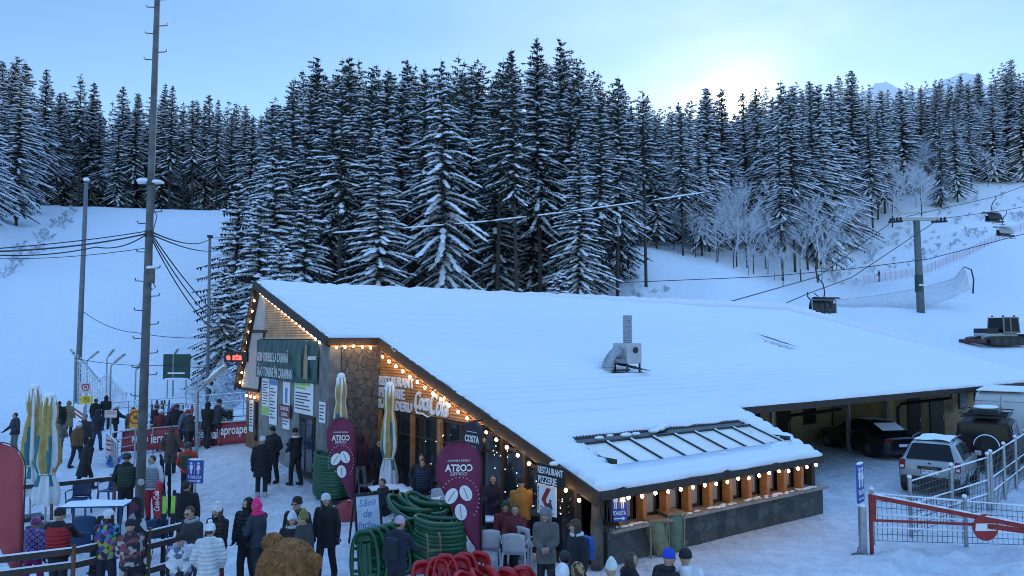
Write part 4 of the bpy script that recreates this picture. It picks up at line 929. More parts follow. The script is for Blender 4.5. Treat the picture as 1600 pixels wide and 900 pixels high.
# chalk A-board by the sledges
g_ = G(572,852); o = thing('sandwich_board', 'black framed chalkboard with white handwritten sheet beside the green sledges', 'board', g_, R(28))
def ab(y): return Vector((0, y, 0))
m = MB(); t_ = R(16)
uy = Vector((0, math.sin(t_), math.cos(t_)))
for (x, z, w_, h_) in ((-.3,.62,.05,1.24),(.3,.62,.05,1.24),(0,1.22,.65,.05),(0,.14,.65,.05)): board(m, w_, h_, .04, uy*z+XL*x-Vector((0,.35,0)), XL, uy)
for x in (-.3,.3): m.bar((x,.38,0),(x,-.02,1.2),.04)
m.build('frame', BLACK, o); m = MB(); board(m, .56, 1.06, .015, uy*.68-Vector((0,.35,0)), XL, uy); m.build('sheet', mat('white_sheet', (.6,.66,.74), .5), o)
for k, t in enumerate(('Sănii', 'de', 'închi-', 'riat')): m = MB(); letters(m, t, .2, uy*(1.05-.25*k)-Vector((.02*k,.362,0)), XL, uy, depth=.004, shear=.25, fit=(.42 if len(t) > 2 else .2, .17)); m.build('word', BLUEI, o)
# dark red covered heap
g_ = G(546,812); o = thing('covered_heap', 'dark red tarpaulin thrown over a low heap behind the chalkboard', 'tarpaulin', g_); g = []
for i in range(9):
    q = i/8; g.append([((.02+.62*q**.7)*math.cos(t)*(1+.10*math.sin(5*t)), (.02+.45*q**.7)*math.sin(t)*(1+.08*math.sin(7*t+1)), .50*(1-q**1.6)+.03*math.sin(6*t)*(1-q)) for t in np.linspace(0,6.283,32)[:-1]])
m = MB(); m.sheet(g, closed=True); m.build('tarp', mat('red_tarp', (.26,.018,.028), .5, var=.15, vs=4, bump=.5, bs=8), o, smooth=True)
m = MB(); m.ell((0,0,.50),(.07,.05,.03),8,5); m.build('snow_patch', SNOW, o, smooth=True)
# feather flags
def feather(name, label, base, rz, H, W, mt, lean=0, pts=None):
    o = thing(name, label, 'flag', base, rz)
    poly = pts or [(0,.02*H),(W*.98,.30*H)]
    m = MB(); n = 40; L_, R_ = [], []
    for k in range(n+1):
        q = k/n; z = .16*H+.84*H*q
        wv = W*(min(1, (q/.66)**.80) if q < .66 else 1)
        wl_, wr_ = wv, 0
        if q > .80: u = math.sqrt(max(0, 1-((q-.80)/.20)**2)); wl_ = W*.5+W*.5*u; wr_ = W*.5-W*.5*u
        L_.append((wr_, z, wl_))
    # pole side straight, free side swelling; top rounded on the free side
    g = [[(-x-(w_-x)*j/6, .03*math.sin(j*.9+z*1.7), z) for j in range(7)] for (x, z, w_) in L_]
    m.sheet(g); c = m.build('cloth', mt, o, smooth=True); c.modifiers.new('t','SOLIDIFY').thickness = .006
    m = MB(); m.tube([(.015,0,-.1),(.015,0,.16*H),(.015,0,H*.83)]+[(-W*.5+(W*.5+.012)*math.cos(a),0,H*.832+(H*.168+.012)*math.sin(a)) for a in np.linspace(.15,2.2,12)], [.018,.016,.013]+[.010]*12, 8); m.box((0,0,.03),(.5,.08,.06)); m.box((0,0,.03),(.08,.5,.05)); m.build('pole', BLACK, o)
    return o
def coffee_flag(label, base, rz, H, W):
    o = feather('feather_flag', label, base, rz, H, W, MAROON)
    cx = -W*.50
    m = MB(); letters(m, 'COSTA', .2, (cx,-.045,H*.80), XL, ZL, depth=.006, mirror=True, bold=.006, fit=(W*.62,H*.055)); letters(m, "WE'RE SERVING", .2, (cx,-.045,H*.855), XL, ZL, depth=.006, mirror=True, fit=(W*.5,H*.016)); letters(m, 'COFFEE', .2, (cx,-.045,H*.755), XL, ZL, depth=.006, mirror=True, fit=(W*.38,H*.022)); m.build('word', WH, o)
    ec = Vector((cx+.02*W,-.045,H*.56))
    for (dx, dz, a, k) in ((-.18,.03,-28,0),(.14,.05,28,1),(.03,-.09,12,2)):
        m = MB(); M_ = Matrix.Rotation(R(-a),3,'Y'); ux, uy = M_ @ XL, M_ @ ZL; c_ = ec+XL*dx*W+ZL*dz*H-Vector((0,.004*k,0))
        disc(m, H*.062, .008, c_, ux, uy, 22, rx=.72); bn_ = m.build('coffee_bean', WH, o)
        m = MB(); m.tube([c_+ux*(.012*math.sin(q*2))*W+uy*H*.055*q-Vector((0,.006,0)) for q in np.linspace(-.8,.8,7)], .007, 5); m.build('crease', MAROON, bn_)
    m = MB()
    for k in range(26):
        t = R(-75+k*11); p_ = ec+XL*W*.44*math.cos(t)+ZL*(H*.17*math.sin(t))
        if p_.x < -.03 and p_.z > .45*H-.1*abs(p_.x/W): disc(m, .014, .006, p_, XL, ZL, 8)
    m.build('dot_ring', mat('pale_pink_print', (.6,.35,.45), .6), o)['kind'] = 'stuff'
    return o
g_ = P(554,772,20.8); coffee_flag('smaller purple coffee feather flag beside the green sledge stack and the ticket pillar', (g_.x, g_.y, TZ(g_.x,g_.y)), R(4), P(530,652,20.8).z-TZ(g_.x,g_.y), .76)
g_ = G(751,897); coffee_flag('larger purple coffee feather flag standing among the red sledges', (g_.x, g_.y, 0), R(5), 2.72, .92)
REDF = mat('translucent_red_flag', (.36,.05,.06), .6, var=.12, vs=2)
g_ = G(30,950); o = feather('beach_flag', 'plain red beach flag cut off by the left edge', (g_.x, g_.y, 0), R(6), 2.95, .85, REDF)

# ------------------------------------------------------------------ furniture and props on the terrace
def inside(x, y):      # keeps people out of the walls
    s, t = LST((x, y)); return (s > -.95 and -.5 < t < 9.6) or (s > -2.5 and 9.2 <= t < 17.5) or (-.4 < s < 8.6 and -.75 < t < 3)
def GO(px, py):      # ground point at a pixel, pulled clear of the lodge walls
    p = G(px, py)
    while inside(p.x, p.y): p = p*((p.y-.1)/p.y)
    p.z = 0; return p
UY = mat('parasol_yellow', (.38,.28,.09), .7, var=.2, vs=4); UW = mat('parasol_white', (.60,.62,.64), .7, var=.12, vs=4); UT = mat('parasol_teal', (.03,.16,.20), .7, var=.2, vs=4)
def closed_parasol(label, loc, H, seed, rz=0, s=1.0, cap=.5, low=.55):
    r = random.Random(seed); o = thing('closed_parasol', label, 'parasol', loc, rz, None); n = 40; g = []; ms = []
    prof = [(0,.05),(.04,.11),(.10,.15),(.18,.17),(.26,.13),(.36,.19),(.50,.22),(.62,.235),(.70,.17),(.74,.15),(.82,.22),(.92,.26),(1.0,.24)]
    fold = r.uniform(0,6)
    for i in range(31):
        q = i/30; rad = np.interp(q, [a for a,_ in prof], [b for _,b in prof])*s; z = H-(H*low if False else (H-.62))*q
        g.append([(rad*(1+.20*math.cos(8*t+fold+.6*math.sin(5*q))+.06*math.sin(3*t+9*q))*math.cos(t), rad*(1+.20*math.cos(8*t+fold)+.06*math.sin(2*t-7*q))*math.sin(t), z-.05*math.cos(8*t)*(q > .9)) for t in [6.2832*k/n for k in range(n)]])
    m = MB()
    for i in range(30):
        a = g[i]; b = g[i+1]
        for k in range(n):
            k2 = (k+1) % n; q = i/30; ang = k/n*8; fr = (ang+.3*q) % 2
            mi = 0 if fr < 1.38 else 1
            if q > .36 and (1.0+.25*math.sin(q*9+k)) < fr < 1.42: mi = 2
            if q > .70: mi = 1 if fr < 1.3 or q > .8 else 2
            m.add([a[k], a[k2], b[k2], b[k]], [(0,3,2,1)], mi)
    c = m.build('canopy', [UY, UW, UT], o, smooth=True)
    bm = bmesh.new(); bm.from_mesh(c.data); bmesh.ops.remove_doubles(bm, verts=bm.verts, dist=.0005); bm.to_mesh(c.data); bm.free()
    m = MB(); m.ell((0,0,H-.02),(.13*s,.13*s,.09),14,8); m.build('snow_cap', SNOW, o, smooth=True)
    m = MB(); 
    for k in range(7):
        t = 6.28*k/7+.3; m.tube([((.12+.03*q)*s*math.cos(t+.1*q), (.12+.03*q)*s*math.sin(t+.1*q), H-.06-cap*q) for q in (0,.5,1)], [.03,.035,.012], 5)
    m.build('snow_streak', SNOW, o, smooth=True)['kind'] = 'stuff'
    m = MB(); m.tube([(0,0,0),(0,0,H)], .025, 8); m.build('pole', STEEL, o); m = MB(); m.box((0,0,.05),(.6,.6,.10)); m.build('base', DARKM, o)
    m = MB(); m.tube([(.17*s*math.cos(t),.17*s*math.sin(t),.62+(H-.62)*.28) for t in np.linspace(0,6.283,17)], .018, 5); m.build('strap', UW, o)
    return o
def umbz(px, py, h): return G(px, py, h)
for a in [(46,603,2.35,1,'closed snowed beer parasol behind the front one at the left',1.0), (70,617,2.20,2,'closed beer parasol with yellow and teal folds in front at the left',1.15),
          (531,586,2.55,3,'closed yellow and white parasol before the dark stone wall',.85), (607,600,2.55,4,'closed parasol in front of the restaurant lettering',.9)]:
    g_ = {46:G(46,812),70:G(70,826),531:P(531,742,22.35),607:P(607,780,21.9)}[a[0]]; Ht = P(a[0], a[1], g_.y).z
    gz_ = TZ(g_.x,g_.y); closed_parasol(a[4], (g_.x, g_.y, gz_), Ht-gz_, a[3], a[3]*.7, a[5])
BLUEC = mat('dark_blue_plastic', (.012,.045,.12), .45, var=.08)
def table(label, loc, rz, w_, d_, h_=.74, pedestal=False, top=None):
    o = thing('table', label, 'table', loc, rz); m = MB(); m.box((0,0,h_),(w_,d_,.035)); m.build('table_top', top or WHITEP, o, bevel=.008)
    m = MB(); g = [[(x*w_*.49, y*d_*.49, h_+.02+(.035+.02*math.sin(5*x+3*y))*(1-max(abs(x),abs(y))**6)) for x in np.linspace(-1,1,13)] for y in np.linspace(-1,1,9)]; m.sheet(g); m.build('table_snow', SNOW, o, smooth=True)
    if pedestal: m = MB(); m.box((0,0,h_/2),(.09,.09,h_-.04)); m.box((0,0,.03),(.5,.07,.05)); m.box((0,0,.03),(.07,.5,.045)); m.build('pedestal', DARKM, o)
    else:
        for a in (-1,1):
            for b in (-1,1): m = MB(); m.bar((a*w_*.44,b*d_*.42,0),(a*w_*.44,b*d_*.42,h_-.02),.045); m.build('leg', BLUEC if top is BLUEC else DARKM, o)
    return o
def chair(label, loc, rz, mt, group):
    o = thing('plastic_chair', label, 'chair', loc, rz, group)
    m = MB(); m.box((0,0,.44),(.46,.44,.035)); m.build('seat', mt, o, bevel=.01)
    m = MB(); g = [[(x*.24, -.21-.07*q-.05*(1-x*x), .46+.42*q-.05*x*x*q) for x in np.linspace(-1,1,9)] for q in np.linspace(0,1,7)]; m.sheet(g); bk = m.build('backrest', mt, o, smooth=True); bk.modifiers.new('t','SOLIDIFY').thickness = .02
    for a in (-1,1):
        m = MB(); m.bar((a*.24,.19,.44),(a*.26,.23,0),.04); m.build('leg', mt, o); m = MB(); m.bar((a*.23,-.2,.46),(a*.25,-.27,0),.04); m.build('leg', mt, o)
        m = MB(); m.tube([(a*.25,.2,.45),(a*.27,.2,.66),(a*.27,-.05,.67),(a*.25,-.24,.66)], .018, 6); m.build('armrest', mt, o)
    return o
g_ = GO(785,858); table('white table with pale top before the seated person and the café door', (g_.x, g_.y, 0), R(2), .78, .62, .72, True)
CH0 = chair('white plastic chair under the white table left of its pedestal', (G(762,888).x, G(762,888).y, 0), R(6), mat('grey_white_plastic', (.42,.43,.46), .5, var=.1), 'white plastic chairs on the terrace')
for px, py, rz, lb in ((805,895,-8,'white plastic chair beside the fluffy-coated woman, nearest the red sledges'), (822,882,-30,'white plastic chair right of the white table, turned aside'), (572,778,200,'white plastic chair between the small purple flag and the covered heap'), (598,772,170,'white plastic chair behind the parasol foot'), (690,800,40,'white plastic chair turned toward the green sledges'), (676,782,150,'white plastic chair by the far terrace table')):
    g_ = GO(px,py); copy_tree(CH0, (g_.x,g_.y,0), R(rz), lb)
g_ = GO(650,805); table('low white table behind the green sledges with jars on it', (g_.x,g_.y,0), R(8), .9, .6)
for k, (dx, lb) in enumerate(((-.12,'dark drink jar on the terrace table, left one'),(.08,'dark drink jar on the terrace table, right one'))):
    o = thing('jar', lb, 'jar', (g_.x+.25+dx, g_.y-.1, .78)); m = MB(); m.lathe([(.03,0),(.035,.02),(.035,.10),(.025,.12)], 10); m.build('glass_body', mat('dark_jar', (.05,.02,.015), .2), o); m = MB(); m.lathe([(.027,.12),(.027,.14)], 10); m.build('lid', WH, o)
g_ = GO(700,752); table('far white table by the restaurant window', (g_.x,g_.y,0), R(20), .9, .7)
g_ = GO(640,760); table('blue-legged table beside the standing man in navy', (g_.x-.6,g_.y,0), R(20), 1.0, .6, .74, False)
g_ = G(150,835); table('long snow-covered blue table behind the dark terrace rail at the left', (g_.x,g_.y,0), R(6), 1.55, .75, .74, False, BLUEC)
CB0 = chair('dark blue plastic chair in front of the snowed blue table', (G(138,862).x,G(138,862).y,0), R(8), BLUEC, 'blue plastic chairs at the left table')
for px, py, rz, lb in ((122,805,190,'blue chair with a snowed back behind the blue table'), (172,790,170,'blue chair tilted against the far side of the blue table'), (128,892,10,'blue chair nearest the red-vested person'), (245,868,20,'blue chair by the ski poles right of the concrete pole')):
    g_ = G(px,py); copy_tree(CB0, (g_.x,g_.y,0), R(rz), lb)
# timber rail fence round the left terrace
RAILW = mat('old_dark_rail', (.05,.035,.03), .8, var=.3); POSTW = mat('rusty_post', (.17,.075,.045), .8, var=.25)
def rail_fence(label, pts, zs, posts=True):
    o = thing('rail_fence', label, 'fence', pts[0]); b = Vector(pts[0]); q = [Vector(p)-b for p in pts]
    for i in range(len(q)-1):
        for z in zs: m = MB(); m.bar(q[i]+ZL*z, q[i+1]+ZL*(z+.01), .05, .11); r_ = m.build('rail', RAILW, o); m = MB(); m.bar(q[i]+ZL*(z+.065), q[i+1]+ZL*(z+.075), .045, .02); m.build('rail_snow', SNOW, r_)
    if posts:
        for p in q: m = MB(); m.tube([p-ZL*.1, p+ZL*1.12], .04, 8); m.build('post', POSTW, o)
    return o
rail_fence('dark timber rail with snow behind the closed parasols', [G(20,818), G(80,812), G(178,800)], (.92,), True)
rail_fence('dark timber double rail with rusty posts in front of the left tables', [G(-60,975), G(112,950), G(190,930), G(231,915), G(290,898)], (.28,.75,1.0))
# green rubbish sacks in timber frames, by the low wall
SACK = mat('thin_green_sack', (.10,.16,.10), .45, var=.2, vs=6, bump=.6, bs=9)
def sack(label, px, py, mt, W=.48, H=.86, slump=0):
    g_ = G(px,py); o = thing('rubbish_sack', label, 'rubbish sack', g_, R(20)); g = []; rr = random.Random(int(px))
    for i in range(13):
        q = i/12; g.append([((W/2)*(.86+.22*math.sin(2.6*q)+.05*math.sin(9*t+3*q))*math.cos(t)+slump*(1-q)**2*.2, (W/2)*(.86+.22*math.sin(2.6*q)+.05*math.cos(7*t))*math.sin(t), .02+H*q) for t in [6.2832*k/28 for k in range(28)]])
    m = MB(); m.sheet(g, closed=True); m.build('sack', mt, o, smooth=True)
    for a in (-1,1):
        for b in (-1,1): m = MB(); m.bar((a*W*.42,b*W*.42,0),(a*W*.46,b*W*.46,H+.03),.03); m.build('frame_leg', mat('bare_batten', (.25,.19,.13), .8), o)
    m = MB(); m.box((0,0,H+.035),(W*1.12,W*1.12,.03)); m.build('frame_top', mat('bare_batten', (.25,.19,.13), .8), o); return o
sack('olive green rubbish sack slumped in its frame, left of the pair by the low wall', 1022, 868, mat('olive_sack', (.17,.18,.10), .5, var=.25, vs=5, bump=.6, bs=9), .46, .78, 1)
sack('bright green rubbish sack in a topped frame, right of the pair by the low wall', 1050, 860, SACK, .46, .84)
# ------------------------------------------------------------------ people
SKIN = mat('skin', (.42,.25,.18), .55, var=.08); EYEM = mat('eye', (.02,.015,.012), .3, var=0); LIPM = mat('lip', (.28,.10,.09), .5, var=0)
GLOVE = mat('dark_glove', (.015,.015,.018), .8, var=.1)
def cloth(c, puff=False):
    return mat('cloth_%d_%d_%d_%d' % (c[0]*1000, c[1]*1000, c[2]*1000, puff), c, .85, var=.22, vs=7, wave=('Z', 4.2, 1.2) if puff else None, bump=1.0 if puff else .9, bs=13)
def pattern_mat(name, cols, scale, kind='VORONOI'):
    if name in MATS: return MATS[name]
    m = bpy.data.materials.new(name); m.use_nodes = True; N = m.node_tree.nodes; L = m.node_tree.links; b = N['Principled BSDF']; b.inputs['Roughness'].default_value = .8
    tc = N.new('ShaderNodeTexCoord'); mp = N.new('ShaderNodeMapping'); mp.inputs['Rotation'].default_value = (.3, .78, .2); L.new(tc.outputs['Object'], mp.inputs[0])
    r = N.new('ShaderNodeValToRGB'); r.color_ramp.interpolation = 'CONSTANT'
    if kind == 'PLAID':
        a = N.new('ShaderNodeTexWave'); a.inputs['Scale'].default_value = scale; a.bands_direction = 'X'; c = N.new('ShaderNodeTexWave'); c.inputs['Scale'].default_value = scale; c.bands_direction = 'Z'
        ad = N.new('ShaderNodeMath'); ad.operation = 'ADD'; hf = N.new('ShaderNodeMath'); hf.operation = 'MULTIPLY'; hf.inputs[1].default_value = .5
        L.new(mp.outputs[0], a.inputs[0]); L.new(mp.outputs[0], c.inputs[0]); L.new(a.outputs['Fac'], ad.inputs[0]); L.new(c.outputs['Fac'], ad.inputs[1]); L.new(ad.outputs[0], hf.inputs[0]); src = hf.outputs[0]
    else:
        v = N.new('ShaderNodeTexVoronoi'); v.distance = 'CHEBYCHEV' if kind == 'CHECK' else 'EUCLIDEAN'; v.inputs['Scale'].default_value = scale; v.inputs['Randomness'].default_value = .25 if kind == 'CHECK' else 1
        L.new(mp.outputs[0], v.inputs['Vector']); sx = N.new('ShaderNodeSeparateXYZ'); L.new(v.outputs['Color'], sx.inputs[0]); src = sx.outputs[0]
    L.new(src, r.inputs[0]); e = r.color_ramp.elements
    for i, c in enumerate(cols):
        p_ = i/len(cols)
        if i < 2: e[i].position = p_; e[i].color = (*c, 1)
        else: x = e.new(p_); x.color = (*c, 1)
    L.new(r.outputs[0], b.inputs['Base Color']); MATS[name] = m; return m

def cap(mb, a, b, ra, rb, n=10, mi=0):
    a, b = Vector(a), Vector(b); d = b-a; L = d.length; d = d.normalized() if L > 1e-6 else ZL
    pts, rad = [], []
    for t in (-1.0,-.8,-.45,0): pts.append(a+d*ra*t); rad.append(max(ra*math.sqrt(max(0,1-t*t)), .002))
    for t in (0,.45,.8,1.0): pts.append(b+d*rb*t); rad.append(max(rb*math.sqrt(max(0,1-t*t)), .002))
    mb.tube(pts, rad, n, mi); return mb
def remesh(mb, vox, smooth=2):
    me = mb.mesh('tmp', []); o = bpy.data.objects.new('tmp', me); COL.objects.link(o)
    m = o.modifiers.new('r', 'REMESH'); m.mode = 'VOXEL'; m.voxel_size = vox
    if smooth: s = o.modifiers.new('s', 'SMOOTH'); s.iterations = smooth; s.factor = .5
    out = bpy.data.meshes.new_from_object(o.evaluated_get(bpy.context.evaluated_depsgraph_get()))
    v = [tuple(x.co) for x in out.vertices]; f = [tuple(p.vertices) for p in out.polygons]
    bpy.data.objects.remove(o); bpy.data.meshes.remove(me); bpy.data.meshes.remove(out); return v, f
ARMS = {'down': ((.27,.03,.78),(-.27,.05,.78)), 'pockets': ((.20,.15,.98),(-.20,.15,.98)), 'phone': ((.07,.30,1.22),(-.12,.26,1.08)), 'face': ((.06,.16,1.50),(-.15,.22,1.25)),
        'front': ((.06,.26,1.06),(-.06,.27,1.08)), 'reach': ((.16,.48,1.12),(-.16,.46,1.10)), 'one_up': ((.25,.25,1.62),(-.24,.05,.80)), 'hips': ((.26,.08,.98),(-.26,.08,.98)), 'poles': ((.30,.25,1.02),(-.30,.25,1.02)), 'table': ((.14,.34,1.10),(-.14,.34,1.10))}
def person(label, loc, face, h=1.72, top=(.02,.02,.025), puff=False, hem=.86, legs=(.015,.016,.02), boots=(.02,.02,.022), hat=None, hatc=(.6,.6,.62), hair=None, longh=False, arms=None, stride=None, lean=0, sit=False,
           glove=True, hood=False, collar=None, glasses=False, pack=None, fem=False, topm=None, legm=None, head_turn=0, mask=False, vest=None, goggles=False, wide=1.0, pom=False, group=None):
    pr = random.Random(label); arms = arms or pr.choice(('down','pockets','down','front','pockets','hips')); stride = pr.uniform(-.16,.2) if stride is None else stride; head_turn = head_turn or pr.uniform(-32,32); lean = lean or pr.uniform(-1,5)
    k = h/1.75; body = MB(); W = (.165 if fem else .185)*wide
    hz = .52 if sit else .92
    up = Matrix.Translation((0,0,hz)) @ Matrix.Rotation(R(-lean), 4, 'X') @ Matrix.Translation((0,0,-.92))
    U = lambda p: up @ Vector(p)
    hips = [Vector((s*.09, 0, hz)) for s in (1,-1)]; knee, ank = [], []
    for i, s in enumerate((1,-1)):
        if sit: knee.append(Vector((s*.13,.42,.52))); ank.append(Vector((s*.13,.40,.09)))
        else: knee.append(Vector((s*.10, s*stride*.5+.04, .50))); ank.append(Vector((s*.105, s*stride-.02, .09)))
    sh = [U((s*W, 0, 1.42)) for s in (1,-1)]; hand = [U(p) for p in ARMS[arms]]; elb = []
    for i, s in enumerate((1,-1)):
        d = hand[i]-sh[i]; D = min(d.length, .535); dn = d.normalized(); hand[i] = sh[i]+dn*D; a = (.29**2-.255**2+D*D)/(2*D); hh = math.sqrt(max(0, .29**2-a*a))
        bd = Vector((s*.5, -.55, -.6)); bd = (bd-dn*bd.dot(dn)).normalized(); elb.append(sh[i]+dn*a+bd*hh)
    hc = U((0, .03, 1.635)); HM = (up.to_3x3() @ Matrix.Rotation(R(head_turn), 3, 'Z'))
    # body: one skinned volume
    for i in range(2):
        cap(body, hips[i], knee[i], .085, .062); cap(body, knee[i], ank[i], .060, .042); cap(body, ank[i]-ZL*.03, ank[i]+Vector((0,.15,-.045)), .042, .034)
        cap(body, sh[i], elb[i], .052, .042); cap(body, elb[i], hand[i], .042, .030)
    cap(body, U((0,0,.98)), U((0,.0,1.12)), .135, .12); cap(body, U((.03,0,1.20)), U((.05,0,1.36)), .125, .11); cap(body, U((-.03,0,1.20)), U((-.05,0,1.36)), .125, .11); cap(body, U((0,.0,1.42)), U((0,.02,1.58)), .056, .052)
    body.ell(hc, (.074,.092,.112), 14, 10, HM); H = lambda x, y, z: hc+HM @ Vector((x, y, z))
    cap(body, H(0,.045,-.07), H(0,.062,-.085), .042, .030); cap(body, H(0,.085,.012), H(0,.108,-.022), .010, .016); cap(body, H(-.035,.080,.03), H(.035,.080,.03), .014, .014)
    for s in (1,-1): body.ell(H(s*.076,-.005,-.005), (.012,.022,.032), 8, 6, HM); cap(body, H(s*.04,.062,-.02), H(s*.035,.066,-.03), .022, .02)
    v, f = remesh(body, .0135, 2); b = MB(); b.add(v, f, 0)
    for s in (1,-1): b.ell(H(s*.030,.088,.010), (.012,.006,.007), 8, 5, HM, 1)
    b.ell(H(0,.093,-.052), (.024,.006,.006), 8, 5, HM, 2)
    hm = 3 if glove else 0
    for i, s in enumerate((1,-1)):    # hands: palm, four unequal bent fingers, thumb from the side of the palm
        d = (hand[i]-elb[i]).normalized(); sd = d.cross(Vector((s*.3,.9,.2))).normalized(); nr = sd.cross(d).normalized()*(1 if i == 0 else -1)
        w0 = hand[i]; cap(b, w0, w0+d*.075, .034, .036, 8, hm)
        for q, (o_, l_) in enumerate(((-.030,.062),(-.010,.072),(.011,.068),(.030,.052))):
            a = w0+d*.088+sd*o_; m_ = a+d*l_*.5+nr*.010; b.tube([a-d*.02, a, m_, m_+d*l_*.35+nr*.026, m_+d*l_*.42+nr*.045], [.012,.0115,.011,.0095,.006], 6, hm)
        a = w0+d*.03-sd*.032; b.tube([a, a-sd*.024+d*.022+nr*.012, a-sd*.030+d*.050+nr*.022, a-sd*.022+d*.066+nr*.03], [.014,.013,.0115,.007], 6, hm)
    g0 = Vector(loc); o = b.build('person', [SKIN, EYEM, LIPM, GLOVE], None, smooth=True); o.location = g0; o.rotation_euler.z = R(face); o.scale = (k,k,k); tag(o, label, 'person', group)
    # jacket
    pf = .022 if puff else .008; j = MB(); rings = []
    tw = W/.185
    prof = [(hem, .205*tw+.02*(hem < .75), .165), (max(hem+.06,.92), .195*tw, .160), (1.02,.178*tw,.150), (1.14,.176*tw,.150), (1.28,.196*tw,.160), (1.38,.192*tw,.148), (1.45,.150*tw,.118), (1.50,.092,.085), (1.535,.078,.080)]
    n = 18
    for (z, rx, ry) in prof:
        rings.append([U((( rx+pf)*math.cos(t), (ry+pf)*math.sin(t), z)) if z > .9 or sit is False and lean < 20 else U(((rx+pf)*math.cos(t), (ry+pf)*math.sin(t), z)) for t in [6.2832*q/n for q in range(n)]])
    j.sheet(rings, closed=True); o0 = len(j.v); j.add([], []); j.f.append(tuple(range(n))[::-1]); j.m.append(0); kk = (len(prof)-1)*n; j.f.append(tuple(kk+q for q in range(n))); j.m.append(0)
    for i in range(2): cap(j, sh[i], elb[i], .072+pf, .060+pf*.8); cap(j, elb[i], elb[i].lerp(hand[i],.93), .060+pf*.8, .047+pf*.5)
    if hood:
        j.ell(H(0,-.022,.010), (.105+pf*.5,.118,.145), 14, 10, HM); cap(j, H(0,-.03,-.06), U((0,-.03,1.46)), .10, .10)
    elif collar is None and not hood: j.ell(U((0,-.075,1.47)), (.12,.06,.085), 12, 8)     # hood lying on the back
    v, f = remesh(j, .019, 2)
    if hood:       # open the hood round the face
        fo = HM @ YL; vv = [Vector(p) for p in v]; keep = [not ((p-hc).length < .24 and (p-hc).dot(fo) > .052 and abs((p-hc).dot(HM @ XL)) < .078 and -.12 < (p-hc).dot(HM @ ZL) < .105) for p in vv]
        f = [q for q in f if all(keep[x] for x in q)]
    jm = MB(); jm.add(v, f); jo = jm.build('jacket', topm or cloth(top, puff), o, smooth=True)
    if hood or puff: pass
    if vest:
        c = MB(); rg = [[U(((rx+.03)*math.cos(t), (ry+.03)*math.sin(t), z)) for t in [6.2832*q/n for q in range(n)]] for z, rx, ry in prof if .9 < z < 1.46]; c.sheet(rg, closed=True); c.build('vest', cloth(vest, True), o, smooth=True).modifiers.new('t','SOLIDIFY').thickness = .01
    # trousers and boots
    t = MB(); t.ell((0,0,hz), (.165*tw,.135,.13), 12, 8)
    for i in range(2): cap(t, hips[i], knee[i], .098, .078); cap(t, knee[i], ank[i]+ZL*.05, .076, .070)
    v, f = remesh(t, .021, 2); tm = MB(); tm.add(v, f); tm.build('trousers', legm or cloth(legs), o, smooth=True)
    for i in range(2):
        c = MB(); cap(c, ank[i]+ZL*.06, ank[i]-ZL*.02, .068, .062); cap(c, ank[i]+Vector((0,-.01,-.035)), ank[i]+Vector((0,.165,-.045)), .054, .046); c.build('boot', cloth(boots), o, smooth=True)
    # head gear and hair
    if hair:
        c = MB(); c.ell(H(0,-.016,.022), (.084,.094,.104), 14, 10, HM)
        v_ = [(Vector(p)-hc) for p in c.v]; fo = HM @ YL; keep = [not (p.dot(fo) > .045 and p.dot(HM @ ZL) < .075) for p in v_]; c.m = [m_ for q, m_ in zip(c.f, c.m) if all(keep[x] for x in q)]; c.f = [q for q in c.f if all(keep[x] for x in q)]
        if longh:
            for s in (-1,0,1): cap(c, H(s*.052,-.055,.02), U((s*.065, -.085 if s == 0 else .055, 1.33)), .052, .022)
            for s in (-1,1): cap(c, H(s*.070,.0,.0), U((s*.085,.105,1.26)), .030, .018)
        c.build('hair', mat('hair_%d' % (hair[0]*1000), hair, .6, var=.3, vs=20), o, smooth=True)
    if hat:
        hm_ = cloth(hatc); c = MB()
        if hat == 'helmet':
            c.lathe([(.104,-.02),(.112,.02),(.110,.06),(.092,.105),(.055,.135),(.004,.145)], 18, H(0,-.012,0), HM); hm_ = mat('helmet_%d_%d_%d' % tuple(x*1000 for x in hatc), hatc, .3, var=.05)
            hm_ = topm if topm and hatc == (0,0,0) else hm_
        elif hat == 'trapper':
            c.lathe([(.100,.015),(.118,.03),(.118,.075),(.105,.12),(.06,.155),(.004,.165)], 18, H(0,-.008,0), HM)
            for s in (-1,1): cap(c, H(s*.095,-.01,.03), H(s*.085,.0,-.09), .036, .026)
        elif hat == 'cap': c.lathe([(.092,.02),(.096,.05),(.085,.10),(.05,.125),(.004,.13)], 16, H(0,-.008,0), HM); cap(c, H(0,.09,.045), H(0,.14,.035), .03, .02)
        elif hat == 'cone': c.lathe([(.092,.005),(.098,.03),(.092,.07),(.068,.13),(.030,.18),(.004,.20)], 16, H(0,-.012,0), HM)
        else: c.lathe([(.094,.008),(.100,.022),(.099,.045),(.094,.055),(.093,.085),(.072,.125),(.035,.146),(.004,.150)], 16, H(0,-.012,0), HM)
        ho = c.build('hat', hm_, o, smooth=True)
        if pom: c = MB(); c.ell(H(0,-.014,.17), (.045,.045,.042), 10, 7); c.build('pompom', hm_, ho, smooth=True)
        if goggles: c = MB(); c.tube([H(.105*math.cos(a),.112*math.sin(a)-.01,.03) for a in np.linspace(-.2,3.34,12)], .017, 6); c.build('goggles', mat('goggle_lens', (.03,.02,.03), .15), ho)
    if glasses: c = MB(); [c.ell(H(s*.034,.097,.010), (.026,.010,.019), 10, 6, HM) for s in (-1,1)]; c.bar(H(-.075,.09,.014), H(.075,.09,.014), .006, .008); c.build('sunglasses', BLACK, o)['kind'] = 'stuff'
    if mask: c = MB(); c.ell(H(0,.03,-.055), (.072,.078,.055), 12, 8, HM); c.build('face_mask', cloth((.012,.012,.014)), o, smooth=True)
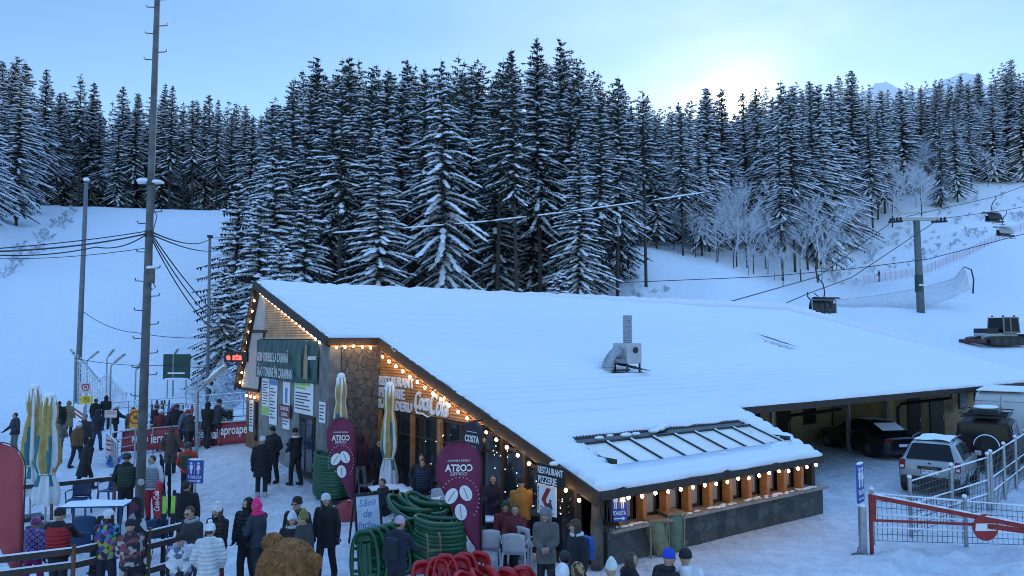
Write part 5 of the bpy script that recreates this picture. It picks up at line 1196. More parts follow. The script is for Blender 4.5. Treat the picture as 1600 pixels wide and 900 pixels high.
    if collar:
        c = MB(); c.tube([U((.095*math.cos(a), .095*math.sin(a)-.005, 1.50)) for a in np.linspace(0,6.283,17)], .036, 8); c.build('scarf', cloth(collar), o, smooth=True)
    if pack: c = MB(); c.box(U((0,-.235,1.22)), (.28,.14,.40), up.to_3x3()); c.build('backpack', cloth(pack), o, bevel=.04)
    return o
def at(px, py, h, z=None):
    d = ray(px, py); Y = 9.0
    while Y < 60 and CAMZ+d[2]*Y > TZ(d[0]*Y, Y)+h: Y += .08
    while Y > 9 and inside(d[0]*Y, Y): Y -= .08
    return (d[0]*Y, Y, TZ(d[0]*Y, Y))
BK = (.012,.012,.015); NV = (.018,.022,.035); DG = (.035,.036,.04); WHc = (.62,.64,.68); TAN = (.22,.17,.11); BRN = (.11,.055,.025); GRY = (.12,.12,.12); OLV = (.075,.082,.06); JN = (.035,.05,.09)
CAMO = pattern_mat('snow_camouflage', [(.5,.52,.58),(.10,.12,.2),(.62,.64,.68),(.25,.28,.38)], 9); RAIN = pattern_mat('confetti_print', [(.02,.02,.04),(.05,.25,.35),(.3,.35,.05),(.35,.04,.2),(.05,.06,.25),(.02,.02,.04)], 13, 'CHECK')
PLAID = pattern_mat('lilac_plaid', [(.05,.02,.12),(.20,.12,.38),(.05,.03,.15),(.42,.36,.62),(.12,.06,.25)], 3.2, 'PLAID'); LEOP = pattern_mat('leopard_print', [(.30,.19,.08),(.05,.03,.02),(.34,.22,.10)], 16); FUR = cloth((.115,.105,.10))
FLOR = pattern_mat('dark_floral', [(.02,.02,.03),(.02,.02,.03),(.35,.3,.3),(.2,.05,.06)], 12)
Pn = person
# far left and queue
Pn('man with grey trousers and dark vest standing alone at the far left, holding poles', at(25,645,1.74), 150, 1.74, (.03,.03,.04), legs=GRY, arms='poles', hair=(.03,.02,.015), goggles=False)
Pn('person in a black coat half hidden behind the closed parasols', at(93,627,1.75), 20, 1.75, BK, hem=.62, hair=(.03,.02,.015))
Pn('person in a long tan hooded coat left of the yellow sign', at(108,627,1.72), -10, 1.72, TAN, True, .5, hood=True)
Pn('person in grey jacket and blue jeans behind the front parasol', at(92,655,1.7), 40, 1.7, GRY, legs=JN, hair=(.05,.03,.02))
Pn('man in brown jacket and white beanie leaning forward in the queue', at(121,661,1.66), -15, 1.66, BRN, hat='beanie', hatc=WHc, stride=.2, lean=6)
Pn('man in dark jacket and grey beanie behind the brown-jacketed one', at(132,648,1.76), 10, 1.76, DG, hat='beanie', hatc=(.2,.2,.21))
Pn('person in a long black coat stooping in the open snow', at(134,686,1.62), -30, 1.62, BK, hem=.45, lean=14, hood=True, stride=.25)
Pn('person in dark navy jacket and jeans seen from behind, hood up in the queue', at(152,641,1.74), 0, 1.74, NV, legs=JN, hood=True, stride=.18)
Pn('person in black standing at the back of the queue under the pink sign', at(150,623,1.7), 0, 1.7, BK, hair=(.02,.015,.01))
Pn('dark figure at the head of the queue right of the pink sign post', at(166,619,1.72), 15, 1.72, BK, hood=True)
Pn('skier in black with a white helmet facing right in the queue', at(181,632,1.74), -70, 1.74, BK, hat='helmet', hatc=WHc, arms='reach')
Pn('lift worker with bright yellow-green trousers behind the orange sign', at(208,637,1.76), 10, 1.76, (.10,.08,.05), legs=(.42,.62,.03), hair=(.04,.03,.02), pack=DG)
Pn('person in a long brown hooded coat before the red banner', at(268,668,1.66), 10, 1.66, (.085,.055,.05), True, .45, hood=True)
for i, (px, py, f_, c, ht, lb) in enumerate([(243,633,-20,BK,1.7,'black helmet and jacket by the left end of the ski racks'),(252,640,30,(.14,.02,.03),1.66,'maroon jacket among the ski racks'),(262,636,-60,NV,1.7,'navy jacket bending over the ski racks'),(276,632,20,BK,1.72,'black jacket in the middle of the ski racks'),(287,638,-30,(.10,.12,.2),1.68,'blue jacket among the right ski racks'),(298,640,50,DG,1.66,'grey jacket at the right end of the ski racks')]):
    Pn('skier in '+lb, at(px,py,ht), f_, ht, c, hat='helmet', hatc=((.03,.03,.03),WHc,(.2,.02,.03))[i % 3], lean=(i*7) % 20, arms=('front','down','reach')[i % 3], goggles=True)
Pn('skier in dark jacket at the ticket gates, left of the pair', at(324,629,1.74), -10, 1.74, BK, hood=True, arms='front', legs=NV)
Pn('skier in grey-black jacket at the ticket gates, right of the pair', at(340,625,1.76), -40, 1.76, (.03,.035,.05), hat='beanie', hatc=BK, arms='reach', legs=NV)
Pn('small distant person in dark blue beyond the ticket gates under the lamp head', GT(331,628), 10, 1.7, NV, hat='beanie', hatc=BK)
# round the poles at the left
Pn('man with black helmet, dark jacket and green back panel by the concrete pole', at(198,709,1.8), 20, 1.8, (.012,.014,.018), vest=(.022,.045,.03), hat='helmet', hatc=(.02,.02,.02), goggles=True, legs=BK)
Pn('man in grey ribbed vest, white sleeves and red trousers just right of the concrete pole', at(240,712,1.74), 175, 1.74, (.5,.52,.56), vest=(.22,.24,.27), legs=(.34,.012,.025), hair=(.03,.02,.015), arms='one_up')
Pn('woman in orange-red jacket with dark helmet behind the toilet sign post', at(294,692,1.72), 10, 1.72, (.42,.05,.02), hat='helmet', hatc=(.03,.03,.035), pack=(.03,.06,.03))
Pn('bareheaded man in black jacket below the toilet sign, back turned', at(291,752,1.74), 10, 1.74, BK, hair=(.02,.016,.014))
Pn('man with dark hair and sunglasses in a grey-black jacket looking down', at(306,789,1.8), 150, 1.8, (.028,.028,.034), hair=(.05,.03,.022), glasses=True, collar=(.28,.3,.36), arms='front', legs=JN, lean=8)
Pn('boy in black hood with white camouflage sleeves bending over skis', at(284,824,1.55), 200, 1.55, BK, hat='beanie', hatc=BK, lean=22, arms='front', topm=CAMO)
Pn('person in a white puffer jacket and pompom hat seen from behind', at(327,822,1.64), 8, 1.64, (.60,.62,.64), True, .82, hat='beanie', hatc=(.66,.68,.72), pom=True, hair=(.06,.04,.03), fem=True, legs=(.02,.025,.05), arms='pockets')
Pn('smiling woman in white pompom hat and dark jacket facing the camera', at(341,790,1.66), 170, 1.66, BK, hat='beanie', hatc=(.62,.64,.66), pom=True, hair=(.07,.045,.03), longh=True, fem=True, vest=(.06,.03,.02), legs=(.16,.02,.03), arms='front')
Pn('person in black balaclava and shiny black jacket beside the pink hood', at(388,780,1.74), 165, 1.74, BK, True, hood=True, mask=True, arms='pockets')
Pn('woman in bright pink hood and navy jacket with pink gloves at her face', at(405,784,1.70), 60, 1.70, (.03,.04,.055), legs=(.02,.025,.035), arms='face', fem=True, collar=(.75,.02,.16), hat='cone', hatc=(.85,.03,.20), hair=(.8,.03,.19), longh=True)
Pn('man in black beanie and sunglasses with a fur collar, behind the two beanies', at(465,778,1.78), 170, 1.78, BK, hat='beanie', hatc=BK, glasses=True, collar=(.06,.045,.03))
Pn('woman in a pale pointed beanie between the black and the olive one', at(457,803,1.62), 190, 1.62, BK, hat='cone', hatc=(.55,.62,.68), hair=(.05,.035,.025), longh=True, collar=(.45,.47,.5), fem=True)
Pn('man in olive green beanie and dark grey jacket with hood', at(475,801,1.74), 130, 1.74, (.035,.038,.042), hat='cone', hatc=(.16,.17,.05), hair=(.05,.035,.02))
Pn('woman all in black with long brown hair and white beanie walking forward', at(511,773,1.72), 175, 1.72, BK, hat='beanie', hatc=(.55,.57,.62), hair=(.075,.045,.03), longh=True, fem=True, hem=.7, stride=.2)
# ticket wall
Pn('person in black puffer coat and white cap at the ticket queue, left one', at(410,684,1.74), 15, 1.74, BK, True, .6, hat='beanie', hatc=(.5,.51,.54), boots=(.4,.4,.42))
Pn('person in black hat standing by the ticket wall facing the queue', at(428,668,1.72), 160, 1.72, BK, hat='beanie', hatc=BK, arms='pockets')
Pn('person with white collar and black fur hat at the ticket window', at(463,670,1.72), 60, 1.72, BK, hat='beanie', hatc=BK, collar=(.6,.6,.63), arms='phone')
# terrace
Pn('person in maroon jacket and black hood by the stone wall, back turned', at(563,678,1.72), -20, 1.72, (.06,.014,.028), hood=True, legs=(.3,.31,.33))
Pn('dark-clothed man standing between maroon jacket and parasol', at(592,681,1.74), 200, 1.74, BK, hair=(.03,.02,.02))
Pn('person in a dark fur-edged hood behind the man with green stripe', at(659,699,1.72), 185, 1.72, (.02,.02,.022), hood=True)
Pn('boy in navy jacket with green chest stripe standing on the terrace', at(661,716,1.60), 180, 1.60, (.012,.016,.045), hair=(.04,.03,.02), arms='down', vest=(.02,.03,.06))
Pn('seated person in black beside the parasol foot', at(601,750,1.30), 130, 1.72, BK, sit=True, hair=(.02,.02,.02), arms='front')
Pn('person in navy jacket and pink beanie lifting a sledge from the green stack', at(620,811,1.70), -25, 1.70, (.015,.018,.04), hat='beanie', hatc=(.50,.36,.42), hair=(.05,.03,.02), arms='reach', lean=6, pack=(.015,.018,.03))
Pn('woman in long dark coat holding a neon green strap before the door', at(771,737,1.70), 165, 1.70, (.025,.015,.022), hem=.5, hair=(.03,.02,.02), longh=True, fem=True, arms='phone')
Pn('person in an orange jacket with black hood at the restaurant door, back turned', at(815,735,1.74), 10, 1.74, (.42,.17,.025), hat='beanie', hatc=BK, arms='front', hem=.84)
Pn('seated person in dark red jacket and green beanie behind the white table', at(790,786,1.28), 185, 1.7, (.13,.014,.022), sit=True, hat='beanie', hatc=(.02,.05,.03), arms='table')
Pn('second seated person in dark red at the table, half hidden by the orange jacket', at(806,792,1.26), 160, 1.7, (.12,.02,.025), sit=True, hair=(.05,.03,.02), arms='table')
Pn('woman in a fluffy grey-brown coat and fur trapper hat near the café table', at(853,797,1.68), 175, 1.68, topm=FUR, hem=.75, puff=True, hat='trapper', hatc=(.17,.17,.17), hair=(.09,.06,.04), fem=True, arms='front', glove=False)
Pn('woman in black with brown headband and white scarf carrying a blue bag', at(902,813,1.70), 120, 1.70, (.012,.014,.02), hat='cap', hatc=(.08,.045,.03), hair=(.03,.02,.016), longh=True, collar=(.55,.57,.6), fem=True, pack=(.02,.09,.3))
# front edge, cut by the frame
Pn('black-haired head at the bottom edge under the blue bag', at(884,864,1.72), 10, 1.72, BK, hair=(.012,.011,.012))
Pn('white hood at the bottom edge left of the leopard print', at(878,886,1.66), 0, 1.66, WHc, hood=True)
Pn('leopard print hood at the bottom edge', at(903,884,1.64), 10, 1.64, topm=LEOP, hood=True)
Pn('pale pointed hat and white jacket at the bottom edge beside the dark-haired woman', at(957,880,1.66), 20, 1.66, WHc, hat='cone', hatc=(.55,.62,.6))
Pn('dark-haired woman in profile at the bottom edge looking right', at(984,864,1.68), -70, 1.68, BK, hair=(.05,.03,.025), longh=True, fem=True)
Pn('man in bright blue beanie and black jacket at the bottom edge looking right', at(1038,861,1.76), -60, 1.76, BK, hat='beanie', hatc=(.02,.06,.45), collar=BK)
Pn('person in black beanie and white jacket at the bottom edge, back turned', at(1071,861,1.74), 0, 1.74, WHc, hat='beanie', hatc=(.012,.012,.014))
# lower left
Pn('child in lilac plaid jacket and striped purple helmet next to the red flag', at(53,811,1.46), -5, 1.46, topm=PLAID, hat='helmet', hatc=(.22,.05,.16), legs=(.22,.015,.12), puff=True)
Pn('person in a red vest over a black jacket with black hood, back turned', at(93,797,1.72), 5, 1.72, BK, vest=(.34,.014,.022), hat='beanie', hatc=BK, legs=(.03,.035,.045), arms='reach')
Pn('person in colourful confetti jacket and white helmet, back turned', at(168,800,1.68), 0, 1.68, topm=RAIN, hat='helmet', hatc=(.55,.57,.62), legs=(.016,.018,.035), arms='front', fem=True, hair=(.03,.02,.02), longh=True)
Pn('person in dark floral jacket crouching by the snowboards', at(205,828,1.45), 30, 1.6, topm=FLOR, hat='beanie', hatc=BK, legm=FLOR, lean=16, arms='front')
Pn('lone distant skier standing on the path at the foot of the right bank', GT(1374,441.5), 40, 1.8, BK, hat='helmet', hatc=BK, arms='poles')
# brown furry bear costume, seen from behind and above
def bear():
    p = at(450,846,1.95); o = thing('bear_costume', 'person in a shaggy brown bear costume at the bottom edge, seen from behind', 'mascot', p, R(-12)); o.scale = (1.12,1.12,1.0)
    r = random.Random(5)
    def fur(mb, c, rad, n, M=None, l=.055):
        for _ in range(n):
            d = Vector((r.gauss(0,1), r.gauss(0,1), r.gauss(0,1))).normalized(); q = Vector((d.x*rad[0], d.y*rad[1], d.z*rad[2])); nn = Vector((d.x/rad[0], d.y/rad[1], d.z/rad[2])).normalized()
            t = nn.orthogonal().normalized(); t = (Matrix.Rotation(r.uniform(0,6.28),3,nn) @ t); tip = q+nn*l*r.uniform(.5,1)+Vector((0,0,-l*.7))+t*l*.4; w_ = t.cross(nn)*.008
            a = [q-w_, q+w_, tip]
            if M is not None: a = [M @ x for x in a]
            mb.add([Vector(c)+x for x in a], [(0,1,2)])
    FURB = mat('brown_fur', (.34,.155,.055), .9, var=.35, vs=9)
    m = MB(); m.ell((0,0,1.56),(.35,.37,.41),22,14); fur(m,(0,0,1.56),(.35,.37,.41),18000); m.ell((0,.36,1.56),(.16,.14,.13),14,9); fur(m,(0,.36,1.56),(.16,.14,.13),1500); m.build('head', FURB, o)
    for s in (-1,1): m = MB(); ec_ = (.35,-.04,1.70) if s > 0 else (-.20,-.02,1.94); m.ell(ec_,(.11,.08,.11),14,9); fur(m,ec_,(.11,.08,.11),1800); m.build('ear', FURB, o)
    m = MB(); m.ell((0,.51,1.60),(.05,.03,.04),10,6); m.build('nose', BLACK, o); 
    for s in (-1,1): m = MB(); m.ell((s*.13,.33,1.70),(.03,.03,.035),10,6); m.build('eye', BLACK, o)
    b = MB(); cap(b,(0,0,.75),(0,0,1.15),.32,.27)
    for s in (-1,1): cap(b,(s*.15,0,.7),(s*.17,.02,.12),.16,.13); cap(b,(s*.17,.0,.08),(s*.17,.16,.07),.12,.1); cap(b,(s*.27,0,1.2),(s*.40,.08,.9),.12,.10); cap(b,(s*.40,.08,.9),(s*.34,.28,.78),.10,.10)
    v, f = remesh(b,.03,2); m = MB(); m.add(v,f); fur(m,(0,0,.95),(.33,.33,.45),5000); m.build('body', FURB, o)
    m = MB(); m.ell((.14,-.30,1.36),(.22,.12,.18),14,9); m.build('dark_hood', cloth((.02,.02,.025)), o, smooth=True)
bear()

# ------------------------------------------------------------------ sledges
SLG = mat('green_sledge_plastic', (.012,.085,.038), .35, var=.2, vs=3); SLR = mat('red_sledge_plastic', (.42,.012,.02), .35, var=.15, vs=3)
def sled_mesh(m_):
    m = MB(); n = 44; out = []
    for k in range(n):
        t = 6.2832*k/n; x = .25*math.copysign(abs(math.cos(t))**.55, math.cos(t)); y = .50*math.copysign(abs(math.sin(t))**.75, math.sin(t))
        out.append(Vector((x*(1-.12*(y/.5)), y, .13+.10*max(0, y/.5)**2+.03*max(0,-y/.5)**2)))
    g = []
    for off, dz in ((.030,-.062),(.052,-.02),(.046,.026),(.0,.040),(-.036,.012),(-.036,-.05)): g.append([p*1.0+Vector((p.x, p.y*.8, 0)).normalized()*off+ZL*dz for p in out])
    g.append(g[0]); m.sheet(g, closed=True)                     # fat rolled rim
    def strip(y0, y1, w_, z):       # pan pieces that leave the hand holes open
        m.sheet([[(x*w_, y0+(y1-y0)*i/4, z+.03*abs(x)**3+.10*max(0,(y0+(y1-y0)*i/4)/.5)**3) for x in np.linspace(-1,1,9)] for i in range(5)])
        m.sheet([[(x*w_, y0+(y1-y0)*i/4, z-.012+.03*abs(x)**3+.10*max(0,(y0+(y1-y0)*i/4)/.5)**3) for x in np.linspace(1,-1,9)] for i in range(5)])
    strip(-.50,-.30,.20,.07); strip(-.30,.30,.14,.05); strip(.34,.50,.17,.07)
    for k in range(n):      # side walls, left open at the hand holes
        a, b = out[k], out[(k+1)%n]; y = (a.y+b.y)/2
        if abs(a.x) > .12 and (.05 < y < .30 or -.30 < y < -.05): continue
        ia, ib = (Vector((q.x*.66, q.y*.86, .06+.06*max(0,q.y/.5)**3)) for q in (a, b)); m.add([a, b, ib, ia, a-ZL*.015, b-ZL*.015, ib-ZL*.015, ia-ZL*.015], [(0,1,2,3),(7,6,5,4)])
    for s in (-1,1):
        for y in (-.22,.0,.22): m.bar((s*.13,y,.06),(s*.27,y,.12),.06,.025)
        m.bar((s*.11,-.45,.0),(s*.11,.40,.02),.03,.06)
    for x in (-.06,.06): m.bar((x,-.30,.066),(x,.30,.066),.02,.016)
    return m.mesh('sledge', m_, True)
SG, SR = sled_mesh(SLG), sled_mesh(SLR)
def sled(loc, rot, label, red=False, group=None):
    o = bpy.data.objects.new('plastic_sledge', SR if red else SG); COL.objects.link(o); o.location = loc; o.rotation_euler = rot; return tag(o, label, 'sledge', group)
rs_ = random.Random(12)
g_ = GT(515,784)
for k in range(14): sled((g_.x+rs_.uniform(-.02,.02), g_.y+rs_.uniform(-.02,.02), g_.z+.085*k), (0,0,R(62+rs_.uniform(-5,5))), 'green plastic sledge in the tall stack beside the smaller purple flag' , group='green sledges stacked by the small flag')
g_ = G(688,893)
for k in range(11): sled((g_.x+rs_.uniform(-.02,.02), g_.y+rs_.uniform(-.02,.02), .05+.085*k), (0,0,R(84+rs_.uniform(-4,4))), 'green plastic sledge in the right-hand stack beside the large purple flag', group='green sledges stacked by the large flag')
g_ = G(640,868)
for k in range(9): sled((g_.x+.03*k, g_.y+rs_.uniform(-.02,.02), .12+.085*k), (R(rs_.uniform(-3,6)),R(rs_.uniform(-8,2)),R(76+rs_.uniform(-9,9))), 'green plastic sledge in the heap behind the pink-beanie person', group='green sledges heaped in the middle')
for k in range(5): sled((g_.x-.15+.16*k, g_.y-.25+.10*k, .93+.02*k), (R(rs_.uniform(-4,22)),R(rs_.uniform(-16,16)),R(rs_.uniform(40,110))), 'green plastic sledge lying loose on top of the middle heap', group='green sledges loose on the heap')
for k in range(7): g2 = G(566+12*k, 912-4*k); sled((g2.x, g2.y+.15, .42), (R(62),R(0),R(18+3*k)), 'green plastic sledge leaning upright at the front left of the heap', group='green sledges leaning on end')
for k in range(6): g2 = G(668+15*k, 921-3*k); sled((g2.x, g2.y-.25, .03+.02*(k % 3)), (R(38+6*k),R(14*(k % 2)),R(30-8*k)), 'red plastic sledge on end in the row before the green stack', True, 'red sledges in the front row')
for k in range(5): g2 = G(748+19*k, 935); sled((g2.x, g2.y, .06+.03*k*(k < 3)), (R(18+9*k),R(-12+6*k),R(70+25*k)), 'red plastic sledge tumbled at the foot of the large purple flag', True, 'red sledges tumbled by the flag')
m = MB(); g2 = G(678,912); o = thing('wooden_sledge', 'old bentwood sledge standing on end among the green and red sledges', 'sledge', (g2.x,g2.y,0), R(20))
for s in (-.13,.13): m = MB(); m.tube([(s,0,0),(s,0,.75),(s,.04,.9),(s,.14,.95),(s,.22,.88)], .018, 6); m.build('runner', mat('bent_ash', (.25,.14,.07), .6), o)
m = MB(); [m.bar((-.15,-.03,z),(.15,-.03,z),.05,.02) for z in (.2,.35,.5,.65)]; m.build('slats', mat('bent_ash', (.25,.14,.07), .6), o)['kind'] = 'stuff'

# ------------------------------------------------------------------ skis and snowboards
def ski_mesh(col, L=1.68):
    m = MB(); poly = []; n = 14
    for s in (1,-1):
        rng = range(n+1) if s > 0 else range(n, -1, -1)
        for i in rng: q = i/n; poly.append((s*(.040+.018*abs(q-.5)*1.6)*(1 if .03 < q < .95 else .55), L*q))
    m.prism(poly, (0,0,0), XL, ZL, .014); m.box((0,-.03,L*.42),(.07,.05,.10),mi=1); m.box((0,-.03,L*.56),(.075,.06,.09),mi=1)
    m.prism([(-.045,0),(.045,0),(.02,.10),(-.02,.10)], (0,-.02,L*.99), XL, Vector((0,-.35,1)), .012); return m.mesh('ski', [col, BLACK], False)
SKM = [ski_mesh(mat('ski_'+n_, c, .35, var=.25, vs=5)) for n_, c in (('black',(.02,.02,.025)),('white',(.55,.57,.6)),('red',(.35,.03,.04)),('blue',(.04,.10,.35)),('lime',(.02,.025,.03)))]
def skis(label, loc, rz, tilt, ci, cat='skis', group=None):
    o = thing('ski_pair', label, cat, loc, rz, group); o.rotation_euler = (R(tilt), 0, rz)
    for s in (-1,1): x = bpy.data.objects.new('ski', SKM[ci]); COL.objects.link(x); x.parent = o; x.location = (s*.05, 0, 0); x.rotation_euler = (0, R(s*2), 0)
    return o
def poles_(label, loc, rz):
    o = thing('ski_poles', label, 'ski poles', loc, rz)
    for s in (-1,1): m = MB(); m.tube([(s*.20,-.05,0),(s*.03,0,1.12)], .009, 6); m.lathe([(.04,0),(.045,.01)], 8, (s*.19,-.04,.06)); m.build('shaft', DARKM, o); m = MB(); m.tube([(s*.05,0,1.02),(s*.025,0,1.17)], .018, 6); m.build('grip', BLACK, o)
    return o
p_ = G(258,905); lo_ = skis('lime-tipped skis standing beside the white camouflage boy', (p_.x,p_.y,0), R(5), -4, 4)
m = MB(); [board(m,.085,.26,.02,(s*.05,-.004,1.48)) for s in ()]; [m.box((s*.085,0,1.46),(.085,.022,.34)) for s in (-1,1)]; m.build('ski_tips', mat('lime_print',(.30,.60,.07),.4), lo_)['kind'] = 'stuff'
p_ = G(248,900); poles_('pair of ski poles propped like an A by the rusty post', (p_.x,p_.y,0), R(10))
p_ = G(262,808); o = skis('dark skis leaning behind the man in red trousers', (p_.x,p_.y,0), R(0), 8, 0)
m = MB(); g_ = G(255,824); o = thing('ski_bag', 'red padded bag with white Coca-Cola script at the hip of the red-trousered man', 'bag', (g_.x,g_.y-.3,.42), R(-6)); cap(m,(.05,0,0),(0,0,.72),.13,.09); v_,f_ = m.v, m.f; m.build('bag', mat('bag_red', (.40,.015,.03), .5), o, smooth=True); m = MB(); letters(m,'Coca-Cola',.2,(.03,-.15,.34),Vector((-.06,0,1)),Vector((-1,0,-.06)),depth=.006,shear=.3,fit=(.5,.15),bold=.003); m.build('word', WH, o)
def snowboard(label, loc, rz, tilt, mt):
    o = thing('snowboard', label, 'snowboard', loc, rz); o.rotation_euler = (R(tilt),0,rz); m = MB(); L=1.5; poly = []
    for k in range(36): t = 6.2832*k/36; poly.append((.145*math.copysign(abs(math.cos(t))**.5,math.cos(t))*(1-.10*math.cos(t*2)**2*0), L/2+L/2*math.copysign(abs(math.sin(t))**.8,math.sin(t))))
    m.prism(poly,(0,0,0),XL,ZL,.014); m.build('deck', mt, o); 
    for z in (.48,1.0): m = MB(); m.box((0,-.05,z),(.22,.07,.12)); m.tube([(-.11,-.03,z),(-.09,-.14,z),(.09,-.14,z),(.11,-.03,z)],.018,6); m.build('binding', BLACK, o)
    return o
BW = pattern_mat('black_white_deck', [(.015,.015,.02),(.02,.02,.025),(.5,.5,.54),(.015,.015,.02)], 5); BW2 = pattern_mat('patchwork_deck', [(.015,.015,.02),(.4,.4,.45),(.12,.03,.06),(.02,.02,.03),(.05,.06,.1)], 7)
p_ = G(148,935); snowboard('black and grey patterned snowboard beside the confetti jacket', (p_.x,p_.y,0), R(-10), -4, BW)
p_ = G(207,908); snowboard('taller black and white snowboard leaning on the concrete pole', (p_.x,p_.y-.05,.15), R(6), -6, BW2)
p_ = G(213,935); snowboard('lower snowboard with dark patchwork deck in front of the taller one', (p_.x,p_.y,-.05), R(14), -5, BW)
# racks of skis by the lift queue
for i, (px, py) in enumerate(((236,682),(262,690),(290,694))):
    g_ = G(px,py); o = thing('ski_rack', ('snowed steel ski rack nearest the concrete pole','middle steel ski rack before the queue rails','right steel ski rack before the queue rails')[i], 'ski rack', (g_.x,g_.y,0), R(14))
    m = MB(); [m.tube([(x,0,-.1),(x,0,1.05)],.025,6) for x in (-.75,.75)]; m.tube([(-.8,0,1.0),(.8,0,1.0)],.025,6); m.tube([(-.8,.25,.35),(.8,.25,.35)],.025,6); m.build('frame', STEEL, o)
    m = MB(); [m.ell((x,0,1.04),(.10,.045,.03),8,5) for x in np.linspace(-.7,.7,9)]; m.build('rack_snow', SNOW, o, smooth=True)['kind'] = 'stuff'
    for k in range(8):
        q = Vector((g_.x,g_.y,0))+Matrix.Rotation(R(14),3,'Z') @ Vector((-.66+.19*k,-.16,0)); skis('pair of skis leaning in the '+('rack nearest the concrete pole','middle rack','right rack')[i], (q.x,q.y,0), R(14+rs_.uniform(-12,12)), -9+rs_.uniform(-3,3), rs_.choice((0,0,1,1,2,3)), group='skis in the '+('left','middle','right')+' rack' if False else 'skis in rack '+('by the pole','in the middle','at the right')[i])
# ------------------------------------------------------------------ poles, lamps, wires
def cpole(name, label, cat, px0, pyb, px1, pyt, Y, r0, r1, m_, z0=None):
    a = P(px0, pyb, Y); a.z = TZ(a.x, a.y) if z0 is None else z0; b = P(px1, pyt, Y); o = thing(name, label, cat, a)
    m = MB(); m.tube([Vector((0,0,-.4)), b-a], [r0, r1], 16); m.build('pole', m_, o, smooth=True); return o, a, b
UP, ua, ub = cpole('utility_pole', 'tall grey concrete utility pole with climbing hooks rising out of the top of the picture', 'pole', 216, 850, 248, -60, 18.0, .112, .062, CONC)
def upz(py):
    p0 = 850; return ua.lerp(ub, (p0-py)/(p0+60))
for side, ys in ((-1,(14,56,98,356,400,445,490,533,577,620)), (1,(2,44,86,338,425,468,511,555,588))):
    for y in ys:
        c = upz(y)-ua; rr_ = .112-.05*(850-y)/910; m = MB(); m.tube([c+XL*side*rr_*.6, c+XL*side*(rr_+.17)+ZL*.01, c+XL*side*(rr_+.195)+ZL*.03, c+XL*side*(rr_+.195)+ZL*.075], .012, 6); m.build('climbing_hook', DARKM, UP)
for y, h_ in ((292,.12),(372,.16)):
    c = upz(y)-ua; m = MB(); m.tube([c-ZL*h_*.5, c+ZL*h_*.5], .10, 14); m.build('clamp', DARKM, UP)
c = upz(292)-ua; m = MB(); m.ell(c+Vector((-.17,-.03,.04)),(.16,.12,.07),10,6); m.ell(c+Vector((.15,-.02,.02)),(.14,.10,.05),10,6); m.bar(c+XL*-.3,c+XL*.3,.06,.05); m.build('crossarm_snow', SNOW, UP, smooth=True)['kind'] = 'stuff'
c = upz(437)-ua; m = MB(); m.box(c+Vector((.12,-.10,0)),(.15,.14,.34)); bx_ = m.build('junction_box', mat('old_box', (.10,.09,.085), .7, var=.4), UP, bevel=.015)
m = MB(); m.ell(c+Vector((.10,-.10,.19)),(.10,.09,.05),8,5); m.build('box_snow', SNOW, bx_, smooth=True)
m = MB(); m.tube([c+Vector((.18,-.1,-.17)), c+Vector((.24,-.1,-.26)), c+Vector((.16,-.1,-.32)), c+Vector((.08,-.1,-.2))], .012, 5); m.tube([c+Vector((.14,-.1,.17)), c+Vector((.12,-.08,.9))], .012, 5); m.tube([upz(372)-ua+Vector((.1,-.06,.0)), upz(345)-ua+Vector((.20,-.06,0)), upz(335)-ua+Vector((.12,-.06,0)), upz(300)-ua+Vector((.09,-.05,0))], .010, 5); m.build('service_cable', BLACK, UP)['kind'] = 'stuff'
c = P(221,753,17.9)-ua; m = MB(); disc(m,.075,.01,c+Vector((0,-.02,0)),XL,ZL,20); st_ = m.build('sticker', WH, UP); m = MB(); m.tube([c+Vector((.055*math.cos(t),-.03,.055*math.sin(t))) for t in np.linspace(0,6.283,17)],.007,5); m.prism([(-.03,-.02),(.03,-.01),(.01,.03)], c+Vector((0,-.028,0)), XL, ZL, .006); m.build('sticker_print', INK, st_)
thin = mat('grey_steel_pole', (.16,.17,.18), .6, metal=.3, var=.2)
lp, la_, lb_ = cpole('lamp_post', 'thin grey steel pole on the left piste, taller of the two', 'pole', 120, 640, 135, 283, 50, .19, .12, thin)
m = MB(); m.ell(lb_-la_+ZL*.1,(.2,.2,.14),10,6); m.build('snow_cap', SNOW, lp, smooth=True)
lp2, lc_, ld_ = cpole('lamp_post', 'thin steel pole with a small lamp near the bare shrubs', 'pole', 325, 590, 328, 372, 47, .11, .08, thin); m = MB(); m.box(ld_-lc_+Vector((0,0,.1)),(.3,.25,.16)); m.build('lamp_head', BLACK, lp2, bevel=.03)
LAMPM = mat('grey_lamp_housing', (.30,.31,.30), .5, metal=.3, var=.15); LENS = mat('lamp_lens', (.5,.46,.36), .3, var=.1)
def street_lamp(label, px, pyb, pyt, hx, hy, Y, r=.05, wd=.22):
    b = P(px, pyb, Y); t = P(px+1, pyt, Y); h = P(hx, hy, Y); z = TZ(b.x, b.y); b.z = min(b.z, z); o = thing('street_lamp', label, 'lamp', b)
    d = (h-t); s0 = t+d*.35; m = MB(); m.tube([Vector((0,0,-.2)), t-b, s0-b], [r, r*.9, r*.8], 10); m.build('post', STEEL, o, smooth=True)
    m = MB(); n_ = d.normalized(); m.bar(s0-b-n_*.05, h-b, wd, wd*.42); hd = m.build('lamp_head', LAMPM, o, bevel=wd*.12)
    m = MB(); m.bar(s0-b+n_*.05+Vector((0,-.02,-wd*.23)), h-b-n_*.08+Vector((0,-.02,-wd*.23)), wd*.7, wd*.12); m.build('lens', LENS, hd)
    m = MB(); q0, q1 = s0-b+ZL*wd*.25, h-b+ZL*wd*.25; m.tube([q0, q0.lerp(q1,.5)+ZL*.02, q1], [wd*.25,wd*.36,wd*.25], 8); m.build('lamp_snow', SNOW, hd, smooth=True); return o
